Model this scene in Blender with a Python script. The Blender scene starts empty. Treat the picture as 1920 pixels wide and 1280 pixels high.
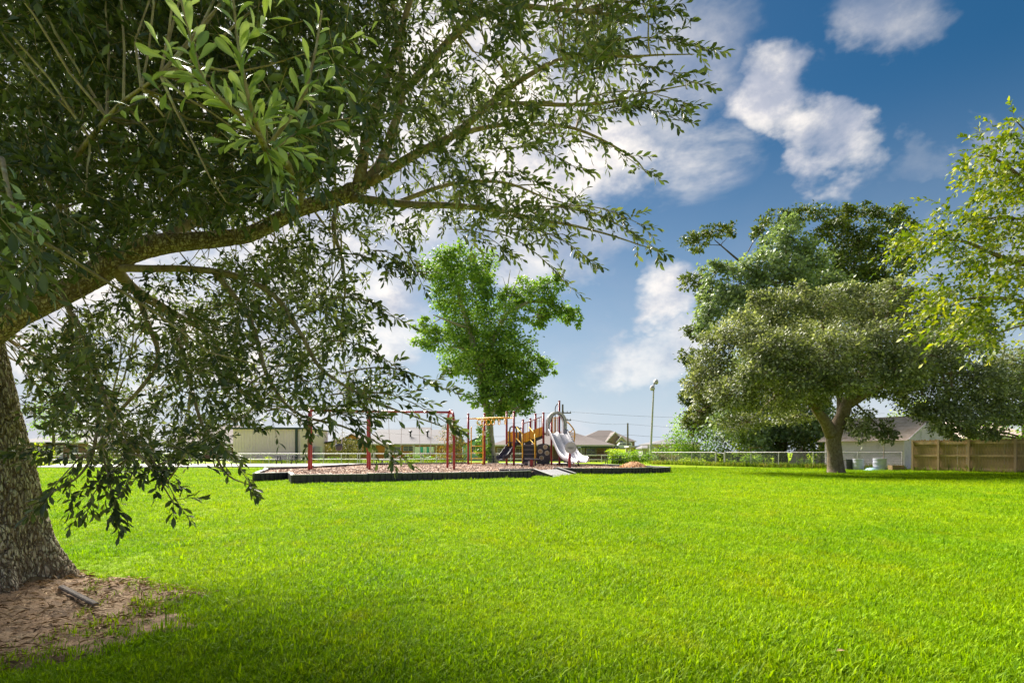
import bpy, math, random
import numpy as np
from mathutils import Vector, Matrix, noise
R = math.radians
rng = np.random.default_rng(11)
random.seed(11)
S = bpy.context.scene
COL = S.collection
F, HZ, CH = 1067.0, 848.0, 1.1          # focal length in photo pixels, horizon row, eye height

# ------------------------------------------------------------------ camera, sky, sun, exposure
cam = bpy.data.objects.new('camera', bpy.data.cameras.new('camera'))
COL.objects.link(cam)
cam.location = (0, 0, CH)
cam.rotation_euler = (R(90), 0, 0)
cam.data.sensor_width = 36
cam.data.lens = 36 * F / 1920
cam.data.shift_y = (HZ - 640) / 1920
cam.data.clip_start = 0.05
cam.data.clip_end = 3000
S.camera = cam
S.view_settings.view_transform = 'Standard'
S.view_settings.look = 'None'
S.view_settings.gamma = 1
S.view_settings.use_curve_mapping = False
S.view_settings.exposure = 1.86
S.cycles.max_bounces = 8
S.cycles.transparent_max_bounces = 4
S.cycles.use_denoising = True

SUN = Vector((-0.37, 0.635, 0.68)).normalized()     # towards the sun
sun = bpy.data.objects.new('sun', bpy.data.lights.new('sun', 'SUN'))
COL.objects.link(sun)
sun.rotation_euler = SUN.to_track_quat('Z', 'Y').to_euler()
sun.data.energy = 5.0
sun.data.angle = R(32)
sun.data.color = (1.0, 0.94, 0.84)

def build_world():
    w = bpy.data.worlds.new('World')
    S.world = w
    w.use_nodes = True
    nt = w.node_tree
    N, L = nt.nodes, nt.links
    N.clear()
    def nd(t, **k):
        n = N.new(t)
        for a, b in k.items():
            setattr(n, a, b)
        return n
    def val(x):
        return x
    def put(sock, x):
        if hasattr(x, 'is_linked') or hasattr(x, 'links'):
            L.new(x, sock)
        else:
            sock.default_value = x
    def m(op, a, b=0.0, c=None, clamp=False):
        n = nd('ShaderNodeMath', operation=op, use_clamp=clamp)
        put(n.inputs[0], a); put(n.inputs[1], b)
        if c is not None:
            put(n.inputs[2], c)
        return n.outputs[0]
    def smooth(x, lo, hi):
        n = nd('ShaderNodeMapRange', interpolation_type='SMOOTHSTEP')
        put(n.inputs[0], x); n.inputs[1].default_value = lo; n.inputs[2].default_value = hi
        return n.outputs[0]
    def mix(f, a, b):
        n = nd('ShaderNodeMix', data_type='RGBA')
        put(n.inputs[0], f); put(n.inputs[6], a); put(n.inputs[7], b)
        return n.outputs[2]
    sky = nd('ShaderNodeTexSky', sky_type='NISHITA', sun_disc=False)
    sky.sun_elevation = math.asin(SUN.z)
    sky.sun_rotation = math.atan2(SUN.x, SUN.y)
    sky.altitude = 0
    sky.air_density = 1.0
    sky.dust_density = 0.6
    sky.ozone_density = 3.0
    hs = nd('ShaderNodeHueSaturation')
    hs.inputs['Saturation'].default_value = SKY_SAT
    hs.inputs['Value'].default_value = SKY_VAL
    hs.inputs['Hue'].default_value = 0.492
    L.new(sky.outputs[0], hs.inputs['Color'])
    tc = nd('ShaderNodeTexCoord')
    D = tc.outputs['Generated']
    sp = nd('ShaderNodeSeparateXYZ'); L.new(D, sp.inputs[0])
    z = sp.outputs[2]
    def nz(scale, detail, rough, dist=0.0, off=(0, 0, 0)):
        mp = nd('ShaderNodeMapping'); L.new(D, mp.inputs[0])
        mp.inputs['Location'].default_value = off
        mp.inputs['Scale'].default_value = (1, 1, 1.5)
        n = nd('ShaderNodeTexNoise')
        L.new(mp.outputs[0], n.inputs['Vector'])
        n.inputs['Scale'].default_value = scale; n.inputs['Detail'].default_value = detail
        n.inputs['Roughness'].default_value = rough; n.inputs['Distortion'].default_value = dist
        return n
    warp = nz(4.0, 5, 0.6)
    wv = nd('ShaderNodeVectorMath', operation='MULTIPLY_ADD')
    L.new(warp.outputs['Color'], wv.inputs[0])
    wv.inputs[1].default_value = (0.24, 0.24, 0.24); wv.inputs[2].default_value = (-0.12, -0.12, -0.12)
    wd = nd('ShaderNodeVectorMath', operation='ADD'); L.new(D, wd.inputs[0]); L.new(wv.outputs[0], wd.inputs[1])
    warp2 = nz(18.0, 6, 0.62, 0.0, (7, 1, 3))
    wv2 = nd('ShaderNodeVectorMath', operation='MULTIPLY_ADD')
    L.new(warp2.outputs['Color'], wv2.inputs[0])
    wv2.inputs[1].default_value = (0.06, 0.06, 0.06); wv2.inputs[2].default_value = (-0.03, -0.03, -0.03)
    wd2 = nd('ShaderNodeVectorMath', operation='ADD'); L.new(wd.outputs[0], wd2.inputs[0]); L.new(wv2.outputs[0], wd2.inputs[1])
    PD = wd2.outputs[0]
    # single clouds of this sky, each a direction, a half width, a half height and a tilt
    total = None
    for (px, py, wx, wy, tilt, amp) in CLOUDS:
        c = Vector(((px - 960) / F, 1, (HZ - py) / F)).normalized()
        ex = Vector((c.y, -c.x, 0)).normalized(); ez = ex.cross(c)
        ct, st = math.cos(tilt), math.sin(tilt)
        a1 = ex * ct + ez * st; a2 = ez * ct - ex * st
        df = nd('ShaderNodeVectorMath', operation='SUBTRACT'); L.new(PD, df.inputs[0]); df.inputs[1].default_value = c
        k = c.length / math.sqrt(((px - 960) / F) ** 2 + 1 + ((HZ - py) / F) ** 2)
        def dot(v):
            n = nd('ShaderNodeVectorMath', operation='DOT_PRODUCT'); L.new(df.outputs[0], n.inputs[0]); n.inputs[1].default_value = v
            return n.outputs['Value']
        s1 = m('DIVIDE', dot(a1), wx * k / F); s2 = m('DIVIDE', dot(a2), wy * k / F); s3 = m('DIVIDE', dot(c), 0.6)
        r2 = m('ADD', m('ADD', m('MULTIPLY', s1, s1), m('MULTIPLY', s2, s2)), m('MULTIPLY', s3, s3))
        g = m('MULTIPLY', smooth(r2, 1.7, -0.1), amp)
        total = g if total is None else m('MAXIMUM', total, g)
    n1 = nz(7.0, 8, 0.62, 0.3)
    dens = m('MULTIPLY', total, m('ADD', m('MULTIPLY', n1.outputs['Fac'], 2.2), -0.15), clamp=True)
    # cloud veil over the whole sky, strengthened to add ambient light from unseen parts
    n2 = nz(2.6, 7, 0.6, 0.5, (9.9, 9.3, 1.4))
    veil = m('MULTIPLY', smooth(n2.outputs['Fac'], 0.47, 0.66), 0.8)
    dens = m('MAXIMUM', dens, veil)
    # milky haze towards the horizon
    hz = m('POWER', m('SUBTRACT', 1.0, m('MINIMUM', m('MAXIMUM', m('MULTIPLY', z, 2.0), 0.0), 1.0)), 1.7)
    n3 = nz(5.0, 6, 0.6, 0.2, (1.7, 5.1, 0.3))
    hazecol = mix(smooth(n3.outputs['Fac'], 0.35, 0.65), HAZE_A, HAZE_B)
    base = mix(m('MULTIPLY', hz, 0.97), hs.outputs[0], hazecol)
    n4 = nz(9.0, 6, 0.6, 0.0, (0.3, 2.4, 8.8))
    ccol = mix(smooth(n4.outputs['Fac'], 0.36, 0.62), CLOUD_D, CLOUD_L)
    out = mix(dens, base, ccol)
    bg = nd('ShaderNodeBackground'); bg.inputs['Strength'].default_value = SKY_STR
    L.new(out, bg.inputs['Color'])
    o = nd('ShaderNodeOutputWorld'); L.new(bg.outputs[0], o.inputs['Surface'])

SKY_STR, SKY_SAT, SKY_VAL = 0.10, 1.36, 0.205
HAZE_A, HAZE_B = (1.78, 2.06, 2.40, 1), (2.15, 2.27, 2.52, 1)
CLOUD_L, CLOUD_D = (3.45, 3.2, 2.92, 1), (1.65, 1.7, 1.95, 1)
CLOUDS = [ # px, py, half width, half height, tilt, amount
    (1435, 195, 84, 66, 0.5, 0.92), (1520, 275, 92, 50, -0.75, 0.92),
    (1690, 20, 100, 66, -0.4, 0.44), (1680, 330, 40, 36, 0.5, 0.16),
    (1020, 320, 150, 100, 0.1, 1.2), (1170, 150, 210, 130, 0.2, 0.62), (870, 120, 330, 260, 0.0, 0.95),
    (420, 200, 480, 420, 0.0, 0.95), (1250, 560, 58, 50, 0.2, 0.85), (745, 585, 80, 95, 0.3, 0.9),
    (480, 640, 240, 160, 0.0, 0.9), (1245, 650, 150, 45, 0.15, 0.55), (150, 560, 260, 200, 0.0, 0.9),
    (980, 480, 200, 60, 0.1, 0.55),
]
build_world()

# ------------------------------------------------------------------ helpers
def at(px, py, Y):
    return Vector(((px - 960) / F * Y, Y, CH + (HZ - py) / F * Y))
def gx(px, Y):
    return (px - 960) / F * Y
def org(p):
    v = Vector((0, 0, 0))
    while p is not None:
        v += p.location
        p = p.parent
    return v
def tag(o, label=None, cat=None, group=None, kind=None):
    if label: o['label'] = label
    if cat: o['category'] = cat
    if group: o['group'] = group
    if kind: o['kind'] = kind
    return o
def empty(name, loc, label, cat, group=None):
    o = bpy.data.objects.new(name, None)
    COL.objects.link(o)
    o.location = loc
    o.empty_display_size = 0.2
    return tag(o, label, cat, group)
def inst(name, me, loc, parent=None, rot=(0, 0, 0), scale=(1, 1, 1)):
    o = bpy.data.objects.new(name, me)
    COL.objects.link(o)
    if parent is not None:
        o.parent = parent
        loc = Vector(loc) - org(parent)
    o.location = loc
    o.rotation_euler = rot
    o.scale = scale
    return o
def np_mesh(name, V, T, mat, smooth=False):
    """mesh from numpy verts and equal-length faces"""
    me = bpy.data.meshes.new(name)
    V = np.ascontiguousarray(V, dtype=np.float32); T = np.ascontiguousarray(T, dtype=np.int32)
    k = T.shape[1]
    me.vertices.add(len(V)); me.vertices.foreach_set('co', V.ravel())
    me.loops.add(T.size); me.loops.foreach_set('vertex_index', T.ravel())
    me.polygons.add(len(T))
    me.polygons.foreach_set('loop_start', np.arange(0, T.size, k, dtype=np.int32))
    if smooth:
        me.polygons.foreach_set('use_smooth', np.ones(len(T), dtype=bool))
    me.update(calc_edges=True)
    me.validate()
    me.materials.append(mat)
    return me
def np_obj(name, V, T, mat, parent=None, smooth=False):
    o_ = np.array(org(parent)) if parent is not None else np.zeros(3)
    me = np_mesh(name, V - o_, T, mat, smooth)
    o = bpy.data.objects.new(name, me)
    COL.objects.link(o)
    if parent is not None:
        o.parent = parent
    return o

def frame_of(t):
    t = t.normalized()
    a = Vector((0, 0, 1)) if abs(t.z) < 0.95 else Vector((1, 0, 0))
    x = t.cross(a).normalized()
    return x, t.cross(x).normalized()

class MB:
    """collects shapes, then links them as ONE mesh object"""
    def __init__(self):
        self.v, self.f = [], []
    def add(self, vs, fs):
        b = len(self.v)
        self.v += [tuple(p) for p in vs]
        self.f += [tuple(b + i for i in f) for f in fs]
        return self
    def box(self, c, s, rz=0, rx=0, ry=0):
        M = Matrix.Translation(Vector(c)) @ Matrix.Rotation(rz, 4, 'Z') @ Matrix.Rotation(ry, 4, 'Y') @ Matrix.Rotation(rx, 4, 'X')
        h = [x / 2 for x in s]
        vs = [M @ Vector((sx * h[0], sy * h[1], sz * h[2])) for sx in (-1, 1) for sy in (-1, 1) for sz in (-1, 1)]
        return self.add(vs, [(0, 1, 3, 2), (4, 6, 7, 5), (0, 4, 5, 1), (2, 3, 7, 6), (0, 2, 6, 4), (1, 5, 7, 3)])
    def beam(self, p, q, w, h, up=(0, 0, 1)):
        p, q = Vector(p), Vector(q)
        t = (q - p).normalized()
        x = t.cross(Vector(up)).normalized()
        z = x.cross(t).normalized()
        vs = [a + x * (sx * w / 2) + z * (sz * h / 2) for a in (p, q) for sx in (-1, 1) for sz in (-1, 1)]
        return self.add(vs, [(0, 1, 3, 2), (4, 6, 7, 5), (0, 4, 5, 1), (2, 3, 7, 6), (0, 2, 6, 4), (1, 5, 7, 3)])
    def tube(self, path, rad, n=8, caps=True):
        path = [Vector(p) for p in path]
        if not hasattr(rad, '__len__'):
            rad = [rad] * len(path)
        b = len(self.v)
        x = None
        for i, p in enumerate(path):
            t = (path[min(i + 1, len(path) - 1)] - path[max(i - 1, 0)])
            t = t.normalized() if t.length > 1e-9 else Vector((0, 0, 1))
            if x is None:
                x, y = frame_of(t)
            else:
                x = (x - t * x.dot(t))
                x = x.normalized() if x.length > 1e-6 else frame_of(t)[0]
                y = t.cross(x).normalized()
            for k in range(n):
                a = 2 * math.pi * k / n
                self.v.append(tuple(p + (x * math.cos(a) + y * math.sin(a)) * rad[i]))
        for i in range(len(path) - 1):
            for k in range(n):
                self.f.append((b + i * n + k, b + i * n + (k + 1) % n, b + (i + 1) * n + (k + 1) % n, b + (i + 1) * n + k))
        if caps:
            self.f.append(tuple(b + k for k in range(n))[::-1])
            e = b + (len(path) - 1) * n
            self.f.append(tuple(e + k for k in range(n)))
        return self
    def lathe(self, c, prof, n=20, axis=(0, 0, 1)):
        ax = Vector(axis).normalized()
        x, y = frame_of(ax)
        b = len(self.v)
        c = Vector(c)
        for (r, h) in prof:
            for k in range(n):
                a = 2 * math.pi * k / n
                self.v.append(tuple(c + ax * h + (x * math.cos(a) + y * math.sin(a)) * r))
        for i in range(len(prof) - 1):
            for k in range(n):
                self.f.append((b + i * n + k, b + i * n + (k + 1) % n, b + (i + 1) * n + (k + 1) % n, b + (i + 1) * n + k))
        self.f.append(tuple(b + k for k in range(n))[::-1])
        e = b + (len(prof) - 1) * n
        self.f.append(tuple(e + k for k in range(n)))
        return self
    def torus(self, c, axis, Rr, r, n=20, m=6):
        ax = Vector(axis).normalized()
        x, y = frame_of(ax)
        c = Vector(c)
        b = len(self.v)
        for i in range(n):
            a = 2 * math.pi * i / n
            d = x * math.cos(a) + y * math.sin(a)
            for k in range(m):
                e = 2 * math.pi * k / m
                self.v.append(tuple(c + d * (Rr + r * math.cos(e)) + ax * (r * math.sin(e))))
        for i in range(n):
            for k in range(m):
                self.f.append((b + i * m + k, b + ((i + 1) % n) * m + k, b + ((i + 1) % n) * m + (k + 1) % m, b + i * m + (k + 1) % m))
        return self
    def prism(self, poly, ext):
        """3D polygon pushed along ext"""
        n = len(poly)
        e = Vector(ext)
        vs = [Vector(p) for p in poly] + [Vector(p) + e for p in poly]
        return self.add(vs, [tuple(range(n))[::-1], tuple(range(n, 2 * n))] + [(i, (i + 1) % n, n + (i + 1) % n, n + i) for i in range(n)])
    def build(self, name, mat, parent=None, smooth=False, bevel=0.0):
        o_ = org(parent)
        me = bpy.data.meshes.new(name)
        me.from_pydata([tuple(Vector(v) - o_) for v in self.v], [], self.f)
        me.validate()
        if bevel > 0:
            import bmesh
            bm = bmesh.new(); bm.from_mesh(me)
            bmesh.ops.recalc_face_normals(bm, faces=bm.faces)
            bmesh.ops.bevel(bm, geom=[e for e in bm.edges if len(e.link_faces) == 2 and e.calc_face_angle(0) > 0.5], offset=bevel, segments=1, affect='EDGES')
            bm.to_mesh(me); bm.free()
        if smooth:
            for p in me.polygons:
                p.use_smooth = len(p.vertices) <= 4
        me.update()
        me.materials.append(mat)
        o = bpy.data.objects.new(name, me)
        COL.objects.link(o)
        if parent is not None:
            o.parent = parent
        return o

def spline(pts, n=6):
    """Catmull-Rom through points"""
    P = [Vector(p) for p in pts]
    P = [P[0] * 2 - P[1]] + P + [P[-1] * 2 - P[-2]]
    out = []
    for i in range(1, len(P) - 2):
        for k in range(n):
            t = k / n
            a, b, c, d = P[i - 1], P[i], P[i + 1], P[i + 2]
            out.append(0.5 * ((2 * b) + (c - a) * t + (2 * a - 5 * b + 4 * c - d) * t * t + (3 * b - a - 3 * c + d) * t ** 3))
    out.append(P[-2])
    return out
def lerpl(vals, n):
    out = []
    for i in range(len(vals) - 1):
        for k in range(n):
            out.append(vals[i] + (vals[i + 1] - vals[i]) * k / n)
    out.append(vals[-1])
    return out

# ------------------------------------------------------------------ materials
def new_mat(name):
    m = bpy.data.materials.new(name)
    m.use_nodes = True
    nt = m.node_tree
    return m, nt, nt.nodes, nt.links, nt.nodes['Principled BSDF']
def c4(c):
    return (c[0], c[1], c[2], 1)
def pm(name, a, b=None, scale=6.0, rough=0.6, bump=0.0, bscale=30.0, metal=0.0, stretch=(1, 1, 1), spec=0.5, dirt=None, dscale=1.5):
    """two-tone noise paint, wood, plastic or metal with fine relief"""
    m, nt, N, L, P = new_mat(name)
    P.inputs['Roughness'].default_value = rough
    P.inputs['Metallic'].default_value = metal
    P.inputs['Specular IOR Level'].default_value = spec
    tc = N.new('ShaderNodeTexCoord')
    mp = N.new('ShaderNodeMapping'); mp.inputs['Scale'].default_value = stretch
    L.new(tc.outputs['Object'], mp.inputs[0])
    b = b or tuple(x * 0.82 for x in a)
    n = N.new('ShaderNodeTexNoise'); n.inputs['Scale'].default_value = scale; n.inputs['Detail'].default_value = 6; n.inputs['Roughness'].default_value = 0.65
    L.new(mp.outputs[0], n.inputs['Vector'])
    r = N.new('ShaderNodeValToRGB')
    r.color_ramp.elements[0].position = 0.32; r.color_ramp.elements[1].position = 0.68
    r.color_ramp.elements[0].color = c4(b); r.color_ramp.elements[1].color = c4(a)
    L.new(n.outputs['Fac'], r.inputs[0])
    col = r.outputs[0]
    if dirt:
        n2 = N.new('ShaderNodeTexNoise'); n2.inputs['Scale'].default_value = dscale; n2.inputs['Detail'].default_value = 8; n2.inputs['Roughness'].default_value = 0.7
        L.new(tc.outputs['Object'], n2.inputs['Vector'])
        r2 = N.new('ShaderNodeValToRGB'); r2.color_ramp.elements[0].position = 0.5; r2.color_ramp.elements[1].position = 0.72
        L.new(n2.outputs['Fac'], r2.inputs[0])
        mx = N.new('ShaderNodeMix'); mx.data_type = 'RGBA'
        L.new(r2.outputs[0], mx.inputs[0]); L.new(col, mx.inputs[6]); mx.inputs[7].default_value = c4(dirt)
        col = mx.outputs[2]
    L.new(col, P.inputs['Base Color'])
    if bump > 0:
        n3 = N.new('ShaderNodeTexNoise'); n3.inputs['Scale'].default_value = bscale; n3.inputs['Detail'].default_value = 6
        L.new(mp.outputs[0], n3.inputs['Vector'])
        bp = N.new('ShaderNodeBump'); bp.inputs['Strength'].default_value = bump; bp.inputs['Distance'].default_value = 0.02
        L.new(n3.outputs['Fac'], bp.inputs['Height']); L.new(bp.outputs[0], P.inputs['Normal'])
    return m
def leafmat(name, cols, trans=0.35, rough=0.5, spec=0.4, tcol=None, patch=0.8):
    """leaf blades: colour drawn per leaf, light shining through"""
    m, nt, N, L, P = new_mat(name)
    g = N.new('ShaderNodeNewGeometry')
    n = N.new('ShaderNodeTexNoise'); n.inputs['Scale'].default_value = patch; n.inputs['Detail'].default_value = 3
    L.new(g.outputs['Position'], n.inputs['Vector'])
    ad = N.new('ShaderNodeMath'); ad.operation = 'MULTIPLY_ADD'
    L.new(n.outputs['Fac'], ad.inputs[0]); ad.inputs[1].default_value = 1.1
    sub = N.new('ShaderNodeMath'); sub.operation = 'MULTIPLY_ADD'
    L.new(g.outputs['Random Per Island'], sub.inputs[0]); sub.inputs[1].default_value = 0.7; sub.inputs[2].default_value = -0.42
    L.new(sub.outputs[0], ad.inputs[2])
    r = N.new('ShaderNodeValToRGB')
    e = r.color_ramp.elements
    while len(e) < len(cols):
        e.new(0.5)
    for i, c in enumerate(cols):
        e[i].position = i / (len(cols) - 1); e[i].color = c4(c)
    L.new(ad.outputs[0], r.inputs[0])
    L.new(r.outputs[0], P.inputs['Base Color'])
    P.inputs['Roughness'].default_value = rough
    P.inputs['Specular IOR Level'].default_value = spec
    t = N.new('ShaderNodeBsdfTranslucent')
    mx0 = N.new('ShaderNodeMix'); mx0.data_type = 'RGBA'; mx0.blend_type = 'MULTIPLY'; mx0.inputs[0].default_value = 1
    L.new(r.outputs[0], mx0.inputs[6]); mx0.inputs[7].default_value = c4(tcol or (1.5, 1.6, 0.6))
    L.new(mx0.outputs[2], t.inputs['Color'])
    mx = N.new('ShaderNodeMixShader'); mx.inputs[0].default_value = trans
    L.new(P.outputs[0], mx.inputs[1]); L.new(t.outputs[0], mx.inputs[2])
    L.new(mx.outputs[0], N['Material Output'].inputs['Surface'])
    return m

def bark_mat(name, a, b, lichen, scale=1.0, amount=0.35, plates=None):
    m, nt, N, L, P = new_mat(name)
    P.inputs['Roughness'].default_value = 0.9
    P.inputs['Specular IOR Level'].default_value = 0.2
    tc = N.new('ShaderNodeTexCoord')
    mp = N.new('ShaderNodeMapping'); mp.inputs['Scale'].default_value = (scale, scale, scale * 0.35)
    L.new(tc.outputs['Object'], mp.inputs[0])
    n = N.new('ShaderNodeTexNoise'); n.inputs['Scale'].default_value = 14; n.inputs['Detail'].default_value = 8; n.inputs['Roughness'].default_value = 0.7
    L.new(mp.outputs[0], n.inputs['Vector'])
    r = N.new('ShaderNodeValToRGB'); r.color_ramp.elements[0].position = 0.35; r.color_ramp.elements[1].position = 0.66
    r.color_ramp.elements[0].color = c4(b); r.color_ramp.elements[1].color = c4(a)
    L.new(n.outputs['Fac'], r.inputs[0])
    n2 = N.new('ShaderNodeTexNoise'); n2.inputs['Scale'].default_value = 6 * scale; n2.inputs['Detail'].default_value = 9; n2.inputs['Roughness'].default_value = 0.75
    L.new(tc.outputs['Object'], n2.inputs['Vector'])
    r2 = N.new('ShaderNodeValToRGB'); r2.color_ramp.elements[0].position = 0.52; r2.color_ramp.elements[1].position = 0.68
    r2.color_ramp.elements[1].color = (amount, amount, amount, 1); r2.color_ramp.elements[0].color = (0, 0, 0, 1)
    L.new(n2.outputs['Fac'], r2.inputs[0])
    mx = N.new('ShaderNodeMix'); mx.data_type = 'RGBA'
    L.new(r2.outputs[0], mx.inputs[0]); L.new(r.outputs[0], mx.inputs[6]); mx.inputs[7].default_value = c4(lichen)
    L.new(mx.outputs[2], P.inputs['Base Color'])
    if plates:
        mp3 = N.new('ShaderNodeMapping'); mp3.inputs['Scale'].default_value = (1, 1, 0.30); L.new(tc.outputs['Object'], mp3.inputs[0])
        wn = N.new('ShaderNodeTexNoise'); wn.inputs['Scale'].default_value = 16; wn.inputs['Detail'].default_value = 4; L.new(mp3.outputs[0], wn.inputs['Vector'])
        wa = N.new('ShaderNodeVectorMath'); wa.operation = 'MULTIPLY_ADD'; L.new(wn.outputs['Color'], wa.inputs[0]); wa.inputs[1].default_value = (.05, .05, .05); L.new(mp3.outputs[0], wa.inputs[2])
        vo = N.new('ShaderNodeTexVoronoi'); vo.feature = 'DISTANCE_TO_EDGE'; vo.inputs['Scale'].default_value = 40; L.new(wa.outputs[0], vo.inputs['Vector'])
        vr = N.new('ShaderNodeMapRange'); vr.inputs[1].default_value = 0.01; vr.inputs[2].default_value = 0.13; L.new(vo.outputs['Distance'], vr.inputs[0])
        at_ = N.new('ShaderNodeAttribute'); at_.attribute_name = 'plate'
        mp2 = N.new('ShaderNodeMix'); mp2.data_type = 'RGBA'
        pm_ = N.new('ShaderNodeMath'); pm_.operation = 'MULTIPLY'; L.new(at_.outputs['Fac'], pm_.inputs[0]); L.new(vr.outputs[0], pm_.inputs[1])
        L.new(pm_.outputs[0], mp2.inputs[0]); mp2.inputs[6].default_value = c4(plates); L.new(mx.outputs[2], mp2.inputs[7])
        L.new(mp2.outputs[2], P.inputs['Base Color'])
    n3 = N.new('ShaderNodeTexNoise'); n3.inputs['Scale'].default_value = 45; n3.inputs['Detail'].default_value = 7; n3.inputs['Roughness'].default_value = 0.7
    L.new(mp.outputs[0], n3.inputs['Vector'])
    bp = N.new('ShaderNodeBump'); bp.inputs['Strength'].default_value = 0.8; bp.inputs['Distance'].default_value = 0.02
    L.new(n3.outputs['Fac'], bp.inputs['Height']); L.new(bp.outputs[0], P.inputs['Normal'])
    if plates:
        b2 = N.new('ShaderNodeBump'); b2.inputs['Strength'].default_value = 1.0; b2.inputs['Distance'].default_value = 0.02
        L.new(vr.outputs[0], b2.inputs['Height']); L.new(bp.outputs[0], b2.inputs['Normal']); L.new(b2.outputs[0], P.inputs['Normal'])
    return m

M = {}
M['red'] = pm('red_paint', (0.30, 0.012, 0.022), (0.24, 0.010, 0.018), 3, 0.35, 0.05, 60, dirt=(0.20, 0.05, 0.04), dscale=4)
M['yellow'] = pm('yellow_paint', (0.90, 0.52, 0.02), (0.82, 0.46, 0.02), 3, 0.4, dirt=(0.55, 0.30, 0.05), dscale=4)
M['orange'] = pm('orange_plastic', (0.90, 0.46, 0.03), (0.80, 0.38, 0.03), 3, 0.45)
M['charcoal'] = pm('charcoal_plastic', (0.062, 0.058, 0.082), (0.045, 0.042, 0.060), 4, 0.5, 0.1, 80, dirt=(0.10, 0.095, 0.09), dscale=3)
M['slide'] = pm('pale_grey_plastic', (0.50, 0.48, 0.53), (0.42, 0.41, 0.45), 3, 0.35, 0.04, 50, dirt=(0.34, 0.34, 0.36), dscale=2.5)
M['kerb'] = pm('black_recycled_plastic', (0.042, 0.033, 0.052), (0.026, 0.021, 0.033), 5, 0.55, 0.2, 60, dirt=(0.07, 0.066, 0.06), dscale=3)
M['kerb_top'] = pm('dusty_sky_sheen_plastic', (0.30, 0.29, 0.28), (0.20, 0.20, 0.20), 7, 0.7, 0.2, 60)  # paler for dust and for the sky's reflection, put into the colour
M['rubber'] = pm('grey_rubber_tile', (0.20, 0.20, 0.215), (0.16, 0.16, 0.17), 12, 0.8, 0.3, 90)
M['galv'] = pm('galvanised_steel', (0.60, 0.55, 0.60), (0.50, 0.46, 0.50), 8, 0.5, 0.1, 60, metal=0.1)
M['white_pipe'] = pm('white_painted_pipe', (0.58, 0.55, 0.58), (0.48, 0.46, 0.48), 4, 0.5, dirt=(0.45, 0.42, 0.36), dscale=3)
M['concrete'] = pm('concrete', (0.34, 0.31, 0.32), (0.27, 0.25, 0.26), 3, 0.85, 0.2, 40, dirt=(0.34, 0.33, 0.30), dscale=0.8)
M['fence_wood'] = pm('weathered_pine', (0.40, 0.265, 0.125), (0.23, 0.15, 0.068), 7, 0.8, 0.4, 40, stretch=(6, 6, 0.6), dirt=(0.15, 0.15, 0.075), dscale=3)
M['fence_wood_pale'] = pm('pale_pine', (0.52, 0.35, 0.20), (0.38, 0.25, 0.14), 7, 0.8, 0.3, 40, stretch=(2, 2, 1), dirt=(0.2, 0.18, 0.09), dscale=3)
M['fence_post'] = pm('pressure_treated_post', (0.46, 0.31, 0.19), (0.32, 0.21, 0.13), 7, 0.8, 0.3, 40, stretch=(6, 6, 0.6))
M['white_wood'] = pm('white_painted_boards', (0.90, 0.77, 0.88), (0.82, 0.70, 0.80), 5, 0.6, 0.1, 30, dirt=(0.46, 0.42, 0.30), dscale=1.1)
M['cream'] = pm('cream_sheet_metal', (0.86, 0.68, 0.70), (0.78, 0.61, 0.63), 2, 0.5)
M['roof_grey'] = pm('grey_shingle', (0.135, 0.128, 0.138), (0.10, 0.095, 0.104), 20, 0.9, 0.4, 25, stretch=(1, 1, 4))
M['roof_brown'] = pm('brown_shingle', (0.125, 0.098, 0.092), (0.09, 0.070, 0.066), 20, 0.9, 0.4, 25, stretch=(1, 1, 4))
M['roof_white'] = pm('old_white_sheet_roof', (0.56, 0.46, 0.40), (0.42, 0.31, 0.25), 3, 0.6, 0.2, 20, dirt=(0.28, 0.19, 0.12), dscale=1.2)
M['glass'] = pm('window_glass', (0.06, 0.08, 0.09), (0.04, 0.05, 0.06), 2, 0.08, spec=0.8)
M['trim'] = pm('white_trim', (0.56, 0.52, 0.55), (0.50, 0.46, 0.49), 4, 0.6)
M['dark'] = pm('dark_metal', (0.03, 0.032, 0.036), (0.02, 0.021, 0.024), 4, 0.5)
M['dark_green'] = pm('dark_green_metal', (0.02, 0.045, 0.04), (0.015, 0.035, 0.03), 4, 0.5)
M['yellow_wall'] = pm('yellow_siding', (0.62, 0.47, 0.17), (0.56, 0.42, 0.15), 3, 0.7)
M['orange_wall'] = pm('orange_brick_wall', (0.50, 0.21, 0.055), (0.40, 0.16, 0.045), 14, 0.8, 0.2, 30)
M['teal_wall'] = pm('turquoise_siding', (0.25, 0.58, 0.52), (0.20, 0.50, 0.46), 3, 0.7)
M['grey_wall'] = pm('grey_siding', (0.45, 0.45, 0.44), (0.38, 0.38, 0.38), 3, 0.7)
M['beige_wall'] = pm('beige_stucco', (0.55, 0.47, 0.36), (0.48, 0.40, 0.30), 3, 0.8)
M['cloth_white'] = pm('white_cloth', (0.75, 0.78, 0.78), (0.66, 0.70, 0.70), 4, 0.9)
M['cloth_teal'] = pm('teal_cloth', (0.10, 0.50, 0.42), (0.08, 0.42, 0.36), 4, 0.9)
M['blue_plastic'] = pm('blue_grey_plastic', (0.46, 0.47, 0.58), (0.38, 0.39, 0.48), 4, 0.5, dirt=(0.3, 0.3, 0.28), dscale=3)
M['tarp'] = pm('pale_teal_tarp', (0.40, 0.58, 0.58), (0.22, 0.42, 0.44), 6, 0.5)
M['pole_wood'] = pm('old_pole_wood', (0.15, 0.13, 0.11), (0.10, 0.085, 0.07), 6, 0.85, 0.3, 30, stretch=(5, 5, 0.5))
M['grey_wood'] = pm('silvered_wood', (0.20, 0.165, 0.14), (0.11, 0.09, 0.08), 9, 0.9, 0.5, 40, stretch=(1, 6, 6))
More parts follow.
